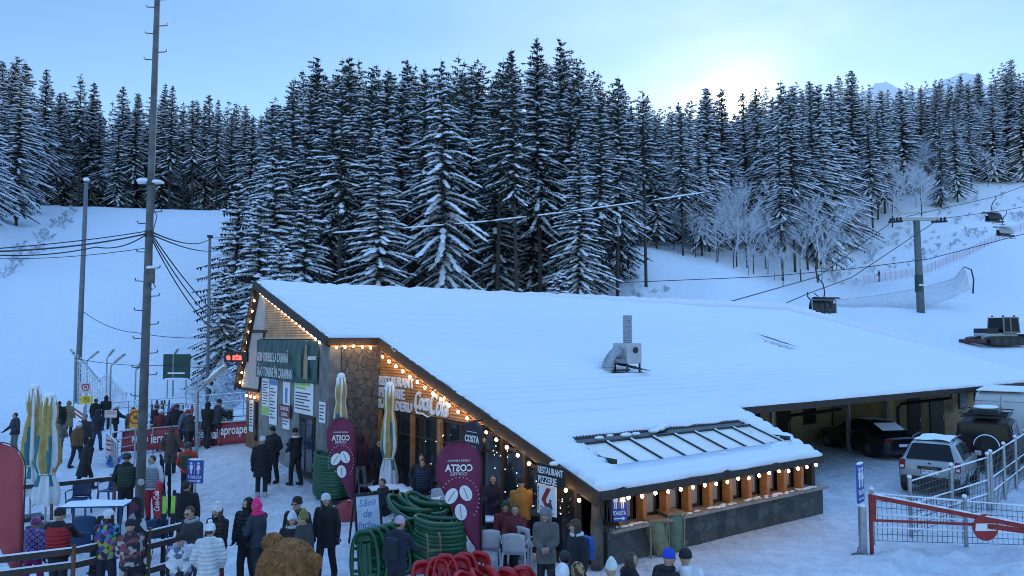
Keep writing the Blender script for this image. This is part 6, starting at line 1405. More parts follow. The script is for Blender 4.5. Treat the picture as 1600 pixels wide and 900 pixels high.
street_lamp('big street lamp with a long tilted head beside the ticket gates', 307, 742, 612, 351, 574, 27.5, .065, .26)
street_lamp('street lamp behind the snowed net, nearest the taller thin pole', 135, 640, 564, 154, 549, 50)
street_lamp('street lamp in the middle of the three over the snowed net', 166, 632, 560, 178, 546, 52)
street_lamp('street lamp with the longest head, rightmost over the snowed net', 172, 650, 572, 195, 553, 40)
street_lamp('street lamp just left of the concrete pole', 211, 640, 580, 220, 566, 44)
street_lamp('street lamp standing before the green board', 270, 622, 556, 278, 545, 50)
street_lamp('street lamp looped at the foot of the taller thin pole', 116, 632, 556, 111, 545, 48)
def wire(label, pts, r=.014, cat='cable', sag=0, group=None, n=24):
    pts = [Vector(p) for p in pts]; q = []
    for i in range(len(pts)-1):
        for k in range(n+(i == len(pts)-2)):
            u = k/n; q.append(pts[i].lerp(pts[i+1], u)-ZL*sag*4*u*(1-u))
    b = q[0].copy(); m = MB(); m.tube([p-b for p in q], r, 6); o = m.build('overhead_cable', BLACK, None, smooth=True, loc=b); return tag(o, label, cat, group)
A = lambda py, dx=0: upz(py)+XL*dx
wire('thick black cable from the concrete pole to the left edge, lower one', [A(372,-.1), P(-60,394,13)], .018, sag=.10); wire('black cable with splices from the concrete pole to the left edge, upper one', [A(368,-.1), P(-60,392,14)], .012, sag=.05)
wire('slack black cable looping below the thick one at the left', [A(374,-.1), P(150,386,17), P(-60,394,15)], .014, sag=.12); wire('thin grey cable at the left under the black bundle', [A(394,-.1), P(-60,402,20)], .009, sag=.12)
wire('cable from the concrete pole to the small lamp pole', [A(370,.1), P(330,372,46)], .02, sag=.3); wire('second cable sagging toward the shrubs right of the concrete pole', [A(374,.1), P(350,388,40)], .018, sag=.25)
for k, (y, s) in enumerate(((374,.35),(378,.55),(382,.75))): wire(('upper','middle','lowest')[k]+' cable running down from the concrete pole to the lodge gable', [A(y,.08), LW(-2.2,16.9,4.9-.1*k)], .016, sag=s)
wire('thin line between the taller thin pole and the right', [P(129,486,50), P(215,520,46), P(385,520,44)], .02, sag=.3)
wire('thin line along the crest behind the concrete pole', [P(110,310,60), P(235,292,18.0)], .01, sag=.2)
wire('line strung behind the lamps across the queue area', [P(117,560,48), P(270,570,50), P(375,568,45)], .02, sag=.2)
# snow-laden line in front of the wood
pts = [P(330,372,46), P(520,365,50), P(640,357,52), P(760,347,54), P(880,333,56), P(1005,316,58), P(1105,301,60), P(1250,280,64), P(1640,205,74)]
w_ = wire('long snow-laden line crossing in front of the wood', pts, .02, n=6); b_ = w_.location.copy()
for (a, c) in ((518,572),(626,692),(708,764),(766,822),(838,882),(890,1003),(1022,1104)):
    m = MB(); q = []
    for k in range(9):
        px = a+(c-a)*k/8; xs_ = [800+F*p.x/p.y for p in pts]; i = max(0, min(len(pts)-2, int(np.searchsorted(xs_, px))-1)); u = (px-xs_[i])/(xs_[i+1]-xs_[i]); q.append(pts[i].lerp(pts[i+1], u)+ZL*.07-b_)
    m.tube(q, [.02]+[.055+.015*math.sin(3*k+a) for k in range(7)]+[.02], 7); m.build('snow_roll', SNOW, w_, smooth=True)
wire('black cable sagging from the right edge past the lift pylon toward the wood', [P(1640,355,62), P(1450,405,64), P(1330,420,66), P(1200,432,66), P(985,441,66), P(760,452,64)], .035, n=8)

# ------------------------------------------------------------------ lift-queue area
o = thing('safety_net', 'rime-covered safety net strung between posts at the left piste edge', 'net', GT(120,640)); b = o.location.copy(); m = MB()
def npt(u, v):
    px = 122+76*u; top = np.interp(u, [0,.15,.42,.62,.8,1], [563,566,596,586,600,614]); bot = np.interp(u,[0,1],[646,632]); return P(px, top+(bot-top)*v+2*math.sin(9*u+5*v), 49-3*u)-b
for i in range(31): m.tube([npt(i/30, k/8) for k in range(9)], .028 if i % 2 else .02, 4, cap=False)
for k in range(11): m.tube([npt(i/16, k/10) for i in range(17)], .028 if k else .07, 4, cap=False)
rr = random.Random(2)
for _ in range(150): m.ell(npt(rr.random(), rr.random()**1.3), (rr.uniform(.03,.09),.04,rr.uniform(.03,.07)), 6, 4)
m.build('mesh', FROST, o); m = MB(); m.tube([npt(0,1.1), npt(0,-.1)], .07, 8); m.build('post', STEEL, o); m = MB(); m.tube([npt(.05,.02)+ZL*.3, npt(.45,-.0)-ZL*.1], .06, 6); m.build('stay', STEEL, o)
g_ = P(275,618,50); g_.z = TZ(g_.x,g_.y); o = thing('green_board', 'big dark green sheet on two legs on the slope behind the queue', 'board', g_); m = MB(); m.box((0,0,P(275,573,50).z-g_.z),(1.75,.06,1.62)); m.build('panel', mat('dark_green_sheet', (.010,.055,.045), .6, var=.15, vs=2), o)
m = MB(); m.box((.0,-.05,P(275,583,50).z-g_.z),(1.1,.03,.09)); m.ell((0,-.02,P(275,592,50).z-g_.z),(.85,.1,.08),12,6); m.build('snow_strip', SNOW, o, smooth=False)['kind'] = 'stuff'
for s in (-.6,.6): m = MB(); m.tube([(s,.05,-.3),(s,.05,1.6)],.04,6); m.build('leg', STEEL, o)
def rails(label, pts, zs, step=1.4, r=.022):
    o = thing('steel_railing', label, 'railing', pts[0]); b = Vector(pts[0]); q = [Vector(p)-b for p in pts]; m = MB()
    for i in range(len(q)-1):
        for z in zs: m.tube([q[i]+ZL*z, q[i+1]+ZL*z], r, 6)
    m.build('rails', STEEL, o)['kind'] = 'stuff'
    for i in range(len(q)-1):
        n = max(1, int((q[i+1]-q[i]).length/step))
        for k in range(n+(i == len(q)-2)): p = q[i].lerp(q[i+1], k/n); m = MB(); m.tube([p-ZL*.1, p+ZL*max(zs)], r*1.15, 6); m.build('post', STEEL, o)
    m = MB()
    for i in range(len(q)-1): m.tube([q[i].lerp(q[i+1],k/12)+ZL*(max(zs)+r) for k in range(13)], [r*.9+.006*math.sin(k*3.1) for k in range(13)], 6)
    m.build('rail_snow', SNOW, o, smooth=True); return o
def gz(px, py): return GT(px, py)
rails('front queue railing behind the red banner, left run', [gz(175,716), gz(250,702), gz(300,698)], (.35,.7,1.0)); rails('queue railing toward the ticket gates, right run', [gz(312,700), gz(350,693), gz(384,690)], (.3,.65,1.0))
rails('second row queue railing behind the ski racks', [gz(225,672), gz(300,668), gz(385,662)], (.35,.7,1.05)); rails('third row queue railing at the foot of the slope', [gz(130,668), gz(200,662), gz(290,655), gz(380,648)], (.4,.8,1.1)); rails('short railing by the pink queue board at the left of the banner', [gz(166,718), gz(182,738)], (.35,.7,1.0), .5)
o = thing('queue_board', 'slanted pink and white board on the railing end left of the red banner', 'board', gz(172,724), R(-40)); m = MB(); m.box((0,0,.62),(.85,.03,.75)); m.build('panel', PINKW, o); m = MB(); [m.box((0,-.02,z),(.7,.01,.07)) for z in (.85,.7,.5)]; m.build('print', REDP, o)['kind'] = 'stuff'
o = thing('queue_board', 'slanted red and white board beside the tan coat in the queue', 'board', gz(124,668), R(-30)); m = MB(); m.box((0,0,.8),(1.1,.03,.8)); m.build('panel', WH, o); m = MB(); [m.bar((-.5,-.02,.95-z),(.5,-.02,.6-z),.1,.01,up=(0,1,0)) for z in (0,.22)]; m.build('print', REDP, o)['kind'] = 'stuff'
for i, (px, lb) in enumerate(((346,'left ticket turnstile cabinet with tripod arms by the hut'),(358,'right ticket turnstile cabinet close to the hut'))):
    g_ = gz(px,686); o = thing('turnstile', lb, 'turnstile', g_, R(20)); m = MB(); m.box((0,0,.62),(.28,.85,1.24)); m.build('cabinet', mat('brushed_grey', (.30,.31,.32), .5, metal=.3), o, bevel=.03); m = MB(); m.box((0,-.44,1.0),(.2,.03,.3)); m.build('reader', BLACK, o)
    for a in (0,120,240): m = MB(); m.tube([(-.14,-.1,.9),(-.55,-.1+.2*math.cos(R(a)),.9+.35*math.sin(R(a))-.1)],.022,6); m.build('arm', STEEL, o)
o = thing('toboggan', 'bright blue plastic toboggan in the snow below the orange sign', 'sledge', G(178,728), R(20)); m = MB(); m.sheet([[(.22*x, -.4+.8*i/8, .05+.14*abs(x)**3+.2*(i/8)**4) for x in np.linspace(-1,1,9)] for i in range(9)]); q = m.build('shell', mat('blue_toboggan', (.03,.14,.45), .4), o, smooth=True); q.modifiers.new('t','SOLIDIFY').thickness = .02
m = MB(); m.bar((-.2,.0,.2),(.2,.0,.2),.05,.03); m.build('handle', BLACK, o)

# ------------------------------------------------------------------ chairlift
py_ = P(1439,485,91); py_.z = TZ(py_.x, py_.y); pt_ = P(1432,345,91); o = thing('lift_pylon', 'round grey chairlift pylon with cross arm on the right piste', 'pylon', py_)
m = MB(); m.tube([(0,0,-1), pt_-py_], [.46,.36], 20); m.build('shaft', mat('green_grey_steel', (.13,.155,.15), .6, metal=.2, var=.2), o, smooth=True)
q = P(1436,443,91)-py_; m = MB(); m.lathe([(.47,-1.0),(.47,1.0)], 20, q); bb = m.build('label_band', mat('green_band', (.02,.06,.045), .6), o); m = MB(); m.box(q+Vector((0,-.48,-.2)),(.5,.02,.2)); m.build('number_plate', WH, bb)
h_ = pt_-py_; m = MB(); m.box(h_+Vector((.1,0,.15)),(4.9,.40,.32)); m.build('cross_arm', STEEL, o, bevel=.05)
m = MB(); m.box(h_+Vector((.1,0,.42)),(4.7,.34,.12)); m.build('arm_snow', SNOW, o, bevel=.05)
for s in (-1,1):
    m = MB(); e_ = h_+Vector((.1+2.6*s,0,-.1)); m.bar(e_-YL*1.6+ZL*-.2, e_+YL*1.6+ZL*.2, .18, .25); [m.lathe([(.22,-.05),(.22,.05)],12,e_+YL*y+ZL*(.28+y*.1),Matrix.Rotation(R(90),3,'Y')) for y in (-1.2,-.4,.4,1.2)]; m.build('sheave_train', DARKM, o)['kind'] = 'stuff'
m = MB(); m.bar(h_+Vector((-3.2,-.5,.65)), h_+Vector((1.5,.4,1.2)), .10, .12); m.build('catwalk', STEEL, o)
ra = [P(1660,268,125), P(1556,307,107), pt_+Vector((-2.5,0,.2)), P(1279,432,76), P(1110,480,55)]; rb = [P(1660,312,118), P(1573,328,104), pt_+Vector((2.7,0,.2)), P(1330,434,82), P(1262,459,76), P(1120,520,58)]
wire('left haul rope of the chairlift', ra, .045, n=6); wire('right haul rope of the chairlift', rb, .045, n=6)
CARR = mat('chair_shell', (.34,.36,.38), .35, metal=.2, var=.15); DCH = mat('chair_dark', (.03,.032,.036), .6)
def carrier(label, hang, rz, s, tint, up_=2.3):
    o = thing('lift_chair', label, 'chairlift', hang-ZL*1.15*s, rz, 'chairs hanging on the lift'); o.scale = (s,s,s); m = MB(); m.tube([(0,0,1.25),(0,0,.8),(.0,.55,.3),(.0,.75,-.5),(0,.6,-1.05)], .06, 8); m.build('hanger', DARKM, o, smooth=True)
    m = MB(); m.sheet([[(x, .62-.5*math.sin(a)*1.5+.3, -1.15-.9+1.05*math.cos(a)) for x in np.linspace(-1.35,1.35,8)] for a in np.linspace(-.5,1.6,9)]); q = m.build('bubble', tint, o, smooth=True); q.modifiers.new('t','SOLIDIFY').thickness = .05
    m = MB(); m.box((0,.3,-2.35),(2.7,.75,.18)); m.build('bench', DCH, o, bevel=.04)
    for k in range(4): m = MB(); m.box((-1.0+.67*k,.68,-1.9),(.58,.12,.75)); m.build('backrest', DCH, o, bevel=.04)
    m = MB(); m.tube([(-1.4,.6,-1.2),(-1.4,.7,-2.4),(-1.2,-.2,-2.45)], .05, 6); m.tube([(1.4,.6,-1.2),(1.4,.7,-2.4),(1.2,-.2,-2.45)], .05, 6); m.tube([(-1.4,.6,-1.2),(1.4,.6,-1.2)], .06, 6); m.build('frame', CARR, o)['kind'] = 'stuff'
    m = MB(); [m.box((-1.0+.67*k,-.25,-2.8),(.45,.1,.06)) or m.bar((-1.0+.67*k,0,-2.4),(-1.0+.67*k,-.25,-2.8),.05) for k in range(4)]; m.build('footrests', DCH, o)['kind'] = 'stuff'
    m = MB(); m.ell((0,.15,-.98),(1.25,.45,.10),12,6); m.build('chair_snow', SNOW, o, smooth=True); return o
carrier('upper left chair on the lift line near the top right corner of the piste', P(1556,307,107), R(20), 1.0, DCH); carrier('chair with a pale shell, right of the pair near the right edge', P(1573,330,104), R(20), .95, CARR)
carrier('dark chair in front of the spruce foot above the roof', P(1279,430,76), R(200), 1.05, DCH); carrier('nearest lift chair with pale shell hanging just above the roof ridge', P(1262,458,76), R(200), 1.05, CARR)
o = thing('loading_hoop', 'tall bent steel hoop beside the nearest lift chair', 'hoop', P(1284,502,76)); m = MB(); m.tube([P(1286,504,76)-o.location, P(1289,485,76)-o.location, P(1284,468,76)-o.location, P(1272,458,76)-o.location], .05, 8); m.build('pipe', DARKM, o, smooth=True)
m = MB(); m.box((0,0,-.1),(.3,.3,.3)); m.build('foot', DARKM, o)
# white A-net along the path
NET = mat('white_netting', (.56,.58,.60), .9, var=.15, vs=1.5); n_ = NET.node_tree; bs_ = n_.nodes['Principled BSDF']; bs_.inputs['Alpha'].default_value = .62
o = thing('piste_net', 'long pale safety net curving along the right piste below the path', 'net', GT(1300,505)); b = o.location.copy()
top = [(1185,466,84),(1240,474,88),(1300,470,92),(1370,462,96),(1440,450,98),(1490,436,97),(1506,418,95)]; bot = [(1185,478,84),(1240,492,86),(1300,503,87),(1370,497,91),(1440,484,93),(1480,468,93),(1518,452,93)]
g = []
for i in range(41):
    u = i/40*6; k = min(5, int(u)); f_ = u-k; ft = lambda L_: P(*(np.array(L_[k])*(1-f_)+np.array(L_[k+1])*f_)); a_, c_ = ft(top), ft(bot); c_.z = max(c_.z, TZ(c_.x,c_.y)-.3); g.append([a_.lerp(c_, j/6)-b+YL*.15*math.sin(i*.7+j) for j in range(7)])
m = MB(); m.sheet(g); m.build('netting', NET, o, smooth=True)
m = MB(); m.tube([g[i][0]+ZL*.03 for i in range(41)], .06, 6); m.build('top_rope', FROST, o); m = MB(); m.tube([g[i][6] for i in range(41)], .05, 6); m.build('bottom_rope', FROST, o)
m = MB(); q0 = P(1520,452,93)-b; m.tube([q0-ZL*.5, q0+ZL*1.2+XL*.15, q0+Vector((-.1,0,2.4)), P(1506,417,95)-b], [.10,.09,.08,.06], 8); m.build('hoop_post', DARKM, o, smooth=True)
PNK = mat('pink_netting', (.52,.32,.38), .9, var=.2); PNK.node_tree.nodes['Principled BSDF'].inputs['Alpha'].default_value = .30
pp = [GT(*q) for q in ((1350,446),(1400,438),(1450,428),(1485,414),(1515,400),(1550,383),(1585,366),(1640,345))]; o = thing('piste_fence', 'low pink snow fence climbing the right piste edge', 'fence', pp[0]); b = pp[0].copy(); m = MB()
m.sheet([[pp[i]-b+ZL*(.2+z) for z in (0,.6,1.2)] for i in range(len(pp))]); m.build('netting', PNK, o)
for i in range(len(pp)-1):
    for k in range(6): p = pp[i].lerp(pp[i+1], k/6); p.z = TZ(p.x,p.y); m = MB(); m.tube([p-b-ZL*.2, p-b+ZL*1.55], .022, 5); m.build('stake', mat('red_stake', (.40,.16,.20), .7), o)

# ------------------------------------------------------------------ vehicles
TYRE = mat('tyre', (.018,.018,.018), .9, var=.2); RIM = mat('alloy', (.30,.31,.32), .35, metal=.7); TAIL = mat('tail_lamp', (.22,.008,.01), .25, var=.05); HEADL = mat('head_lamp', (.6,.62,.65), .15, var=0); GLC = mat('car_glass', (.012,.014,.017), .16, var=0, spec=.2)
def car(name, label, cat, corner, heading, L, W, st, paint, zb, wheels, side_win, rear_win, r=.34, snow=True):
    h = R(heading); fx = Vector((math.cos(h), math.sin(h), 0)); rt = Vector((math.sin(h), -math.cos(h), 0)); org = Vector((corner[0], corner[1], 0))+rt*W/2
    o = thing(name, label, cat, (org.x, org.y, TZ(org.x, org.y)), h); m = MB(); g = []
    def sec(s):
        x, bz, rz, w, wr = s; half = [(0,zb),(w-.10,zb),(w-.01,zb+.10),(w+.01,zb+(bz-zb)*.5),(w-.01,bz-.05),(w-.05,bz),(wr+.02,max(rz-.10,bz+.01)),(wr-.06,max(rz-.02,bz+.02)),(wr*.6,max(rz,bz+.025)),(0,max(rz+.015,bz+.03))]
        return [Vector((x, y, z)) for y, z in half]+[Vector((x, -y, z)) for y, z in half[-2:0:-1]]
    S = [sec(s) for s in st]; m.sheet(S, closed=True); n = len(S[0]); m.add(S[0], [tuple(range(n))]); m.add(S[-1], [tuple(range(n))[::-1]])
    bd = m.build('body', paint, o, smooth=True); bm = bmesh.new(); bm.from_mesh(bd.data); bmesh.ops.remove_doubles(bm, verts=bm.verts, dist=.0005)
    bmesh.ops.recalc_face_normals(bm, faces=bm.faces); bm.to_mesh(bd.data); bm.free(); sd_ = bd.modifiers.new('s','SUBSURF'); sd_.levels = 2; sd_.render_levels = 2
    xs = [s[0] for s in st]; ip = lambda x, i: float(np.interp(x, xs, [s[i] for s in st]))
    def ypos(x, z): bz, rz, w, wr = (ip(x, i) for i in (1,2,3,4)); u = max(0,min(1,(z-bz)/max(.05,rz-.10-bz))); return (w-.05)*(1-u)+(wr+.02)*u
    for (x0, x1, x2, x3) in side_win:      # bottom x0..x1, top x2..x3
        for s in (-1,1):
            q = []
            for x, k in ((x0,0),(x1,0),(x3,1),(x2,1)): z = ip(x,1)+.04 if k == 0 else ip(x,2)-.13; q.append(Vector((x, s*(ypos(x,z)+.012), z)))
            m = MB(); m.add(q+[p-Vector((0,s*.03,0)) for p in q], [(0,1,2,3),(7,6,5,4),(0,4,5,1),(1,5,6,2),(2,6,7,3),(3,7,4,0)]); m.build('window', GLC, o)
    if rear_win:
        (x0, z0, w0), (x1, z1, w1) = rear_win; q = [Vector((x0,-w0,z0)),Vector((x0,w0,z0)),Vector((x1,w1,z1)),Vector((x1,-w1,z1))]; m = MB(); m.prism([(-w0,0),(w0,0),(w1*1.0,1),(w1*.85,1.06),(-w1*.85,1.06),(-w1,1)], (x0,0,z0), (0,-1,0), (x1-x0,0,z1-z0), .02); m.build('rear_window', GLC, o)
    for wx in wheels:
        for s in (-1,1):
            c = Vector((wx, s*(W/2-.10), r)); M_ = Matrix.Rotation(R(90),3,'X'); m = MB(); m.lathe([(r*.62,-.10),(r*.93,-.11),(r,-.07),(r,.07),(r*.93,.11),(r*.62,.10)], 24, c, M_); wh = m.build('wheel', TYRE, o, smooth=True)
            m = MB(); [m.bar(c+Vector((0,s*.10,0)), c+Vector((r*.62*math.cos(a),s*.10,r*.62*math.sin(a))), .055, .03) for a in np.linspace(0,6.283,8)[:-1]]; m.lathe([(r*.56,-.09),(r*.66,-.112),(r*.66,.112),(r*.56,.09)],24,c,M_,cap=False); m.lathe([(.07,-.11),(.07,.11)],12,c,M_); m.build('rim', RIM, wh)
            m = MB(); m.lathe([(r*1.16,-.06),(r*1.16,.085)], 24, c, M_); m.build('wheel_arch', BLACK, o)
    return o
SILV = mat('silver_paint', (.33,.345,.36), .35, metal=.35, var=.06, coat=.4); BLKP = mat('black_paint', (.010,.010,.014), .25, var=.05, coat=.6); WHV = mat('white_van_paint', (.52,.54,.56), .4, var=.05, coat=.3); JP = mat('dark_red_black_paint', (.022,.008,.011), .5, var=.1, spec=.25)
c_ = (12.05, 24.35)
o = car('parked_car', 'silver compact SUV parked against the snowed wire fence, rear to the camera', 'car', c_, 53, 4.3, 1.82, [(0,.80,.80,.78,.55),(.05,.98,.98,.85,.62),(.12,1.04,1.10,.88,.64),(.42,1.05,1.56,.90,.60),(.75,1.04,1.64,.91,.61),(1.8,1.01,1.66,.91,.62),(2.6,1.0,1.56,.91,.60),(3.25,1.0,1.06,.90,.66),(4.0,.92,.96,.87,.66),(4.25,.80,.82,.78,.6),(4.32,.6,.62,.7,.5)], SILV, .34, (.85,3.45), [(.62,1.45,.78,1.45),(1.52,2.35,1.52,2.25),(2.42,3.05,2.32,2.62)], ((.085,1.10,.66),(.36,1.53,.52)), .35)
for s in (-1,1):
    m = MB(); m.box((.04,s*.76,.93),(.10,.16,.32)); t_ = m.build('tail_light', TAIL, o, bevel=.03); m = MB(); m.box((-.015,s*.76,.86),(.01,.10,.08)); m.build('lens', HEADL, t_)
    m = MB(); m.tube([(.7,s*.58,1.66),(1.0,s*.58,1.70),(2.2,s*.58,1.69),(2.5,s*.58,1.62)],.025,8); m.build('roof_rail', BLACK, o); m = MB(); m.box((2.75,s*1.0,1.08),(.12,.2,.15)); m.build('wing_mirror', SILV, o, bevel=.03); m = MB(); m.box((4.22,s*.6,.78),(.16,.35,.18)); m.build('headlight', HEADL, o, bevel=.03)
m = MB(); m.box((.02,0,.46),(.22,1.62,.26)); m.build('bumper', BLACK, o, bevel=.05); m = MB(); m.box((-.015,0,.86),(.05,.66,.09)); tr_ = m.build('name_strip', BLACK, o); m = MB(); letters(m,'DUSTER',.1,(-.046,0,.86),(0,-1,0),ZL,depth=.006,fit=(.40,.05),spacing=1.2); m.build('word', RIM, tr_)
m = MB(); m.box((-.012,0,.74),(.03,.52,.12)); pl_ = m.build('number_plate', WH, o); m = MB(); letters(m,'PH 42 DEJ',.1,(-.032,-.02,.74),(0,-1,0),ZL,depth=.005,fit=(.42,.075)); m.build('word', INK, pl_); m = MB(); m.box((-.029,.24,.74),(.005,.04,.115)); m.build('band', BLUES, pl_)
m = MB(); m.ell((-.01,0,1.0),(.015,.05,.02),8,5); m.build('badge', BLACK, o)
m = MB(); m.sheet([[(x, y, 1.675-.10*(x-1.6)**2*(x > 1.6)*.55-.10*max(0,.8-x)+.02*math.sin(5*x+7*y)-.03*(y/.5)**4) for x in np.linspace(.62,2.5,14)] for y in np.linspace(-.5,.5,9)]); m.build('roof_snow', SNOW, o, smooth=True)
m = MB(); m.sheet([[(.10+.25*u, y, 1.12+.42*u+.004) for y in np.linspace(-.3,.3,3)] for u in (.0,.03)]); m.build('rear_wiper', BLACK, o)
o = car('parked_car', 'black fastback car under the lodge canopy with snow on its rear window', 'car', (14.35,30.0), 100, 4.7, 1.86, [(0,.78,.80,.80,.6),(.08,.92,.94,.88,.64),(.6,.95,1.02,.91,.6),(1.5,.95,1.38,.92,.56),(2.2,.95,1.43,.92,.56),(2.9,.95,1.34,.92,.56),(3.5,.94,1.0,.92,.66),(4.3,.82,.86,.88,.66),(4.65,.68,.7,.78,.6),(4.7,.5,.52,.7,.5)], BLKP, .24, (.95,3.75), [(.95,1.7,1.35,1.75),(1.78,2.5,1.78,2.5),(2.56,3.25,2.56,2.85)], ((.55,1.06,.56),(1.35,1.36,.46)), .34)
for s in (-1,1): m = MB(); m.box((.03,s*.66,.80),(.08,.4,.12)); m.build('tail_light', TAIL, o, bevel=.02)
m = MB(); m.box((.0,0,.6),(.03,.5,.11)); m.build('number_plate', WH, o); m = MB(); m.sheet([[(.62+.72*u, y, 1.09+.30*u+.02) for y in np.linspace(-.5,.5,7)] for u in np.linspace(0,.8,5)]); m.build('window_snow', SNOW, o, smooth=True); m = MB(); m.sheet([[(1.5+.9*u, y*.9, 1.44+.02*math.sin(7*y)) for y in np.linspace(-.45,.45,7)] for u in np.linspace(0,1,5)]); m.build('roof_snow', SNOW, o, smooth=True)
o = car('off_road_car', 'dark boxy off-road car with roof rack and spare wheel behind the silver SUV', 'car', (15.9,28.0), 53, 4.5, 1.92, [(0,.9,.9,.86,.7),(.04,1.12,1.14,.92,.8),(.10,1.14,1.80,.94,.80),(.5,1.14,1.86,.95,.80),(2.4,1.12,1.86,.95,.80),(2.75,1.12,1.8,.95,.78),(3.1,1.1,1.16,.94,.84),(4.3,1.05,1.09,.92,.82),(4.45,.85,.87,.86,.7)], JP, .42, (.85,3.6), [(.35,1.2,.35,1.2),(1.28,2.0,1.28,2.0),(2.08,2.8,2.08,2.62)], ((.05,1.22,.76),(.09,1.72,.70)), .40)
m = MB(); M_ = Matrix.Rotation(R(90),3,'Y'); m.lathe([(.05,-.11),(.34,-.12),(.38,-.08),(.38,.08),(.34,.12),(.05,.11)],26,(-.14,-.1,1.02),M_); sp = m.build('spare_wheel', TYRE, o, smooth=True); m = MB(); m.tube([(-.20,-.1+.375*math.cos(a),1.02+.375*math.sin(a)) for a in np.linspace(0,3.14,14)],.03,6); m.build('wheel_snow', SNOW, sp, smooth=True); m = MB(); m.lathe([(.17,0),(.17,.02)],18,(-.28,-.1,1.02),M_); m.build('hub_cover', BLACK, sp)
m = MB(); [m.bar((.1,y,1.98),(2.6,y,1.98),.04) for y in (-.7,.7)]; [m.bar((x,-.72,1.98),(x,.72,1.98),.04) for x in np.linspace(.1,2.6,7)]; m.tube([(.05,-.74,2.1),(.05,.74,2.1),(2.7,.74,2.1),(2.7,-.74,2.1),(.05,-.74,2.1)],.022,6); m.build('roof_rack', BLACK, o); m = MB(); m.box((1.1,0,2.16),(1.5,.9,.22)); m.build('rack_box', BLACK, o, bevel=.06); m = MB(); m.ell((1.1,0,2.28),(.75,.42,.06),12,6); m.build('rack_snow', SNOW, o, smooth=True)
for s in (-1,1): m = MB(); m.box((.0,s*.82,.98),(.06,.14,.24)); m.build('tail_light', TAIL, o, bevel=.02)
o = car('parked_van', 'tall white panel van parked at the end of the lodge wing', 'van', (18.75,31.6), 53, 5.6, 2.05, [(0,1.0,1.0,.98,.9),(.03,1.30,1.32,1.0,.94),(.10,1.32,2.48,1.02,.90),(.4,1.3,2.58,1.02,.90),(3.4,1.3,2.58,1.02,.90),(4.2,1.25,2.45,1.02,.86),(4.9,1.15,1.2,1.0,.88),(5.5,.9,.92,.94,.8),(5.6,.7,.72,.86,.7)], WHV, .36, (1.0,4.6), [(3.6,4.5,3.6,4.2)], None, .36)
m = MB(); m.bar((.02,0,.5),(.02,0,2.42),.012,.012,up=(0,1,0)); [m.box((.04,s*.5,2.2),(.02,.8,.012)) for s in (-1,1)]; m.build('door_gap', BLACK, o)['kind'] = 'stuff'; [ (lambda m: (m.box((.0,s*.92,1.15),(.08,.1,.36)), m.build('tail_light', TAIL, o, bevel=.02)))(MB()) for s in (-1,1)]; m = MB(); m.box((2.0,0,2.61),(3.8,1.7,.05)); m.build('roof_snow', SNOW, o, bevel=.02)
# snow groomer
gp = GT(1556,541); o = thing('snow_groomer', 'snow groomer with dark glazed cab and black tracks parked on the right piste', 'groomer', gp, R(8)); S_ = gp.y/1200*35/2.2; o.scale = (S_,)*3
for s in (-1,1):
    m = MB(); poly = [(2.0*math.copysign(abs(math.cos(t))**.4,math.cos(t)), .45+.45*math.copysign(abs(math.sin(t))**.7,math.sin(t))) for t in np.linspace(0,6.283,25)[:-1]]; m.prism(poly,(0,s*1.3,0),XL,ZL,.9); tk = m.build('track', BLACK, o); m = MB(); [m.lathe([(.3,-.47),(.3,.47)],14,(x,s*1.3,.42),Matrix.Rotation(R(90),3,'X')) for x in (-1.3,-.45,.4,1.3)]; m.build('track_wheels', DARKM, tk)['kind'] = 'stuff'
m = MB(); m.box((0,0,.85),(3.4,1.7,.7)); m.build('chassis', mat('groomer_white', (.45,.47,.5), .5), o, bevel=.06); m = MB(); m.box((.9,0,1.95),(1.7,2.1,1.5),taper=.9); cb = m.build('cab', GLC, o, bevel=.06); m = MB(); [m.bar((.9+.85*i,1.05*j,1.2),(.9+.78*i,.96*j,2.72),.10) for i in (-1,-.1,1) for j in (-1,1)]; [m.bar((.9-.8,j*.97,2.70),(.9+.8,j*.97,2.70),.12) for j in (-1,1)]; [m.bar((.05,j*1.06,1.25),(1.75,j*1.06,1.25),.16) for j in (-1,1)]; m.build('cab_frame', mat('groomer_grey',(.20,.21,.23),.5), cb)['kind'] = 'stuff'
m = MB(); m.box((.9,0,2.72),(1.5,1.8,.08)); m.build('cab_roof_snow', SNOW, cb)
m = MB(); [m.box((x,y,2.85),(.14,.14,.14)) for x in (.3,1.5) for y in (-.7,.7)]; m.build('work_lights', DARKM, cb)['kind'] = 'stuff'; m = MB(); m.box((-1.0,0,1.4),(1.3,1.8,.5)); m.build('engine_deck', BLACK, o, bevel=.05)
m = MB(); m.box((-2.5,0,.4),(.7,3.0,.4)); m.build('tiller', mat('rust_red_steel', (.10,.03,.025), .7, var=.3), o, bevel=.08); m = MB(); m.box((2.6,0,.6),(.2,4.4,1.0)); m.build('blade', DARKM, o, bevel=.05); m = MB(); m.bar((1.6,-.6,.7),(2.6,-.6,.6),.2); m.bar((1.6,.6,.7),(2.6,.6,.6),.2); m.bar((-1.7,0,.8),(-2.5,0,.6),.3); m.build('lift_arms', DARKM, o)['kind'] = 'stuff'
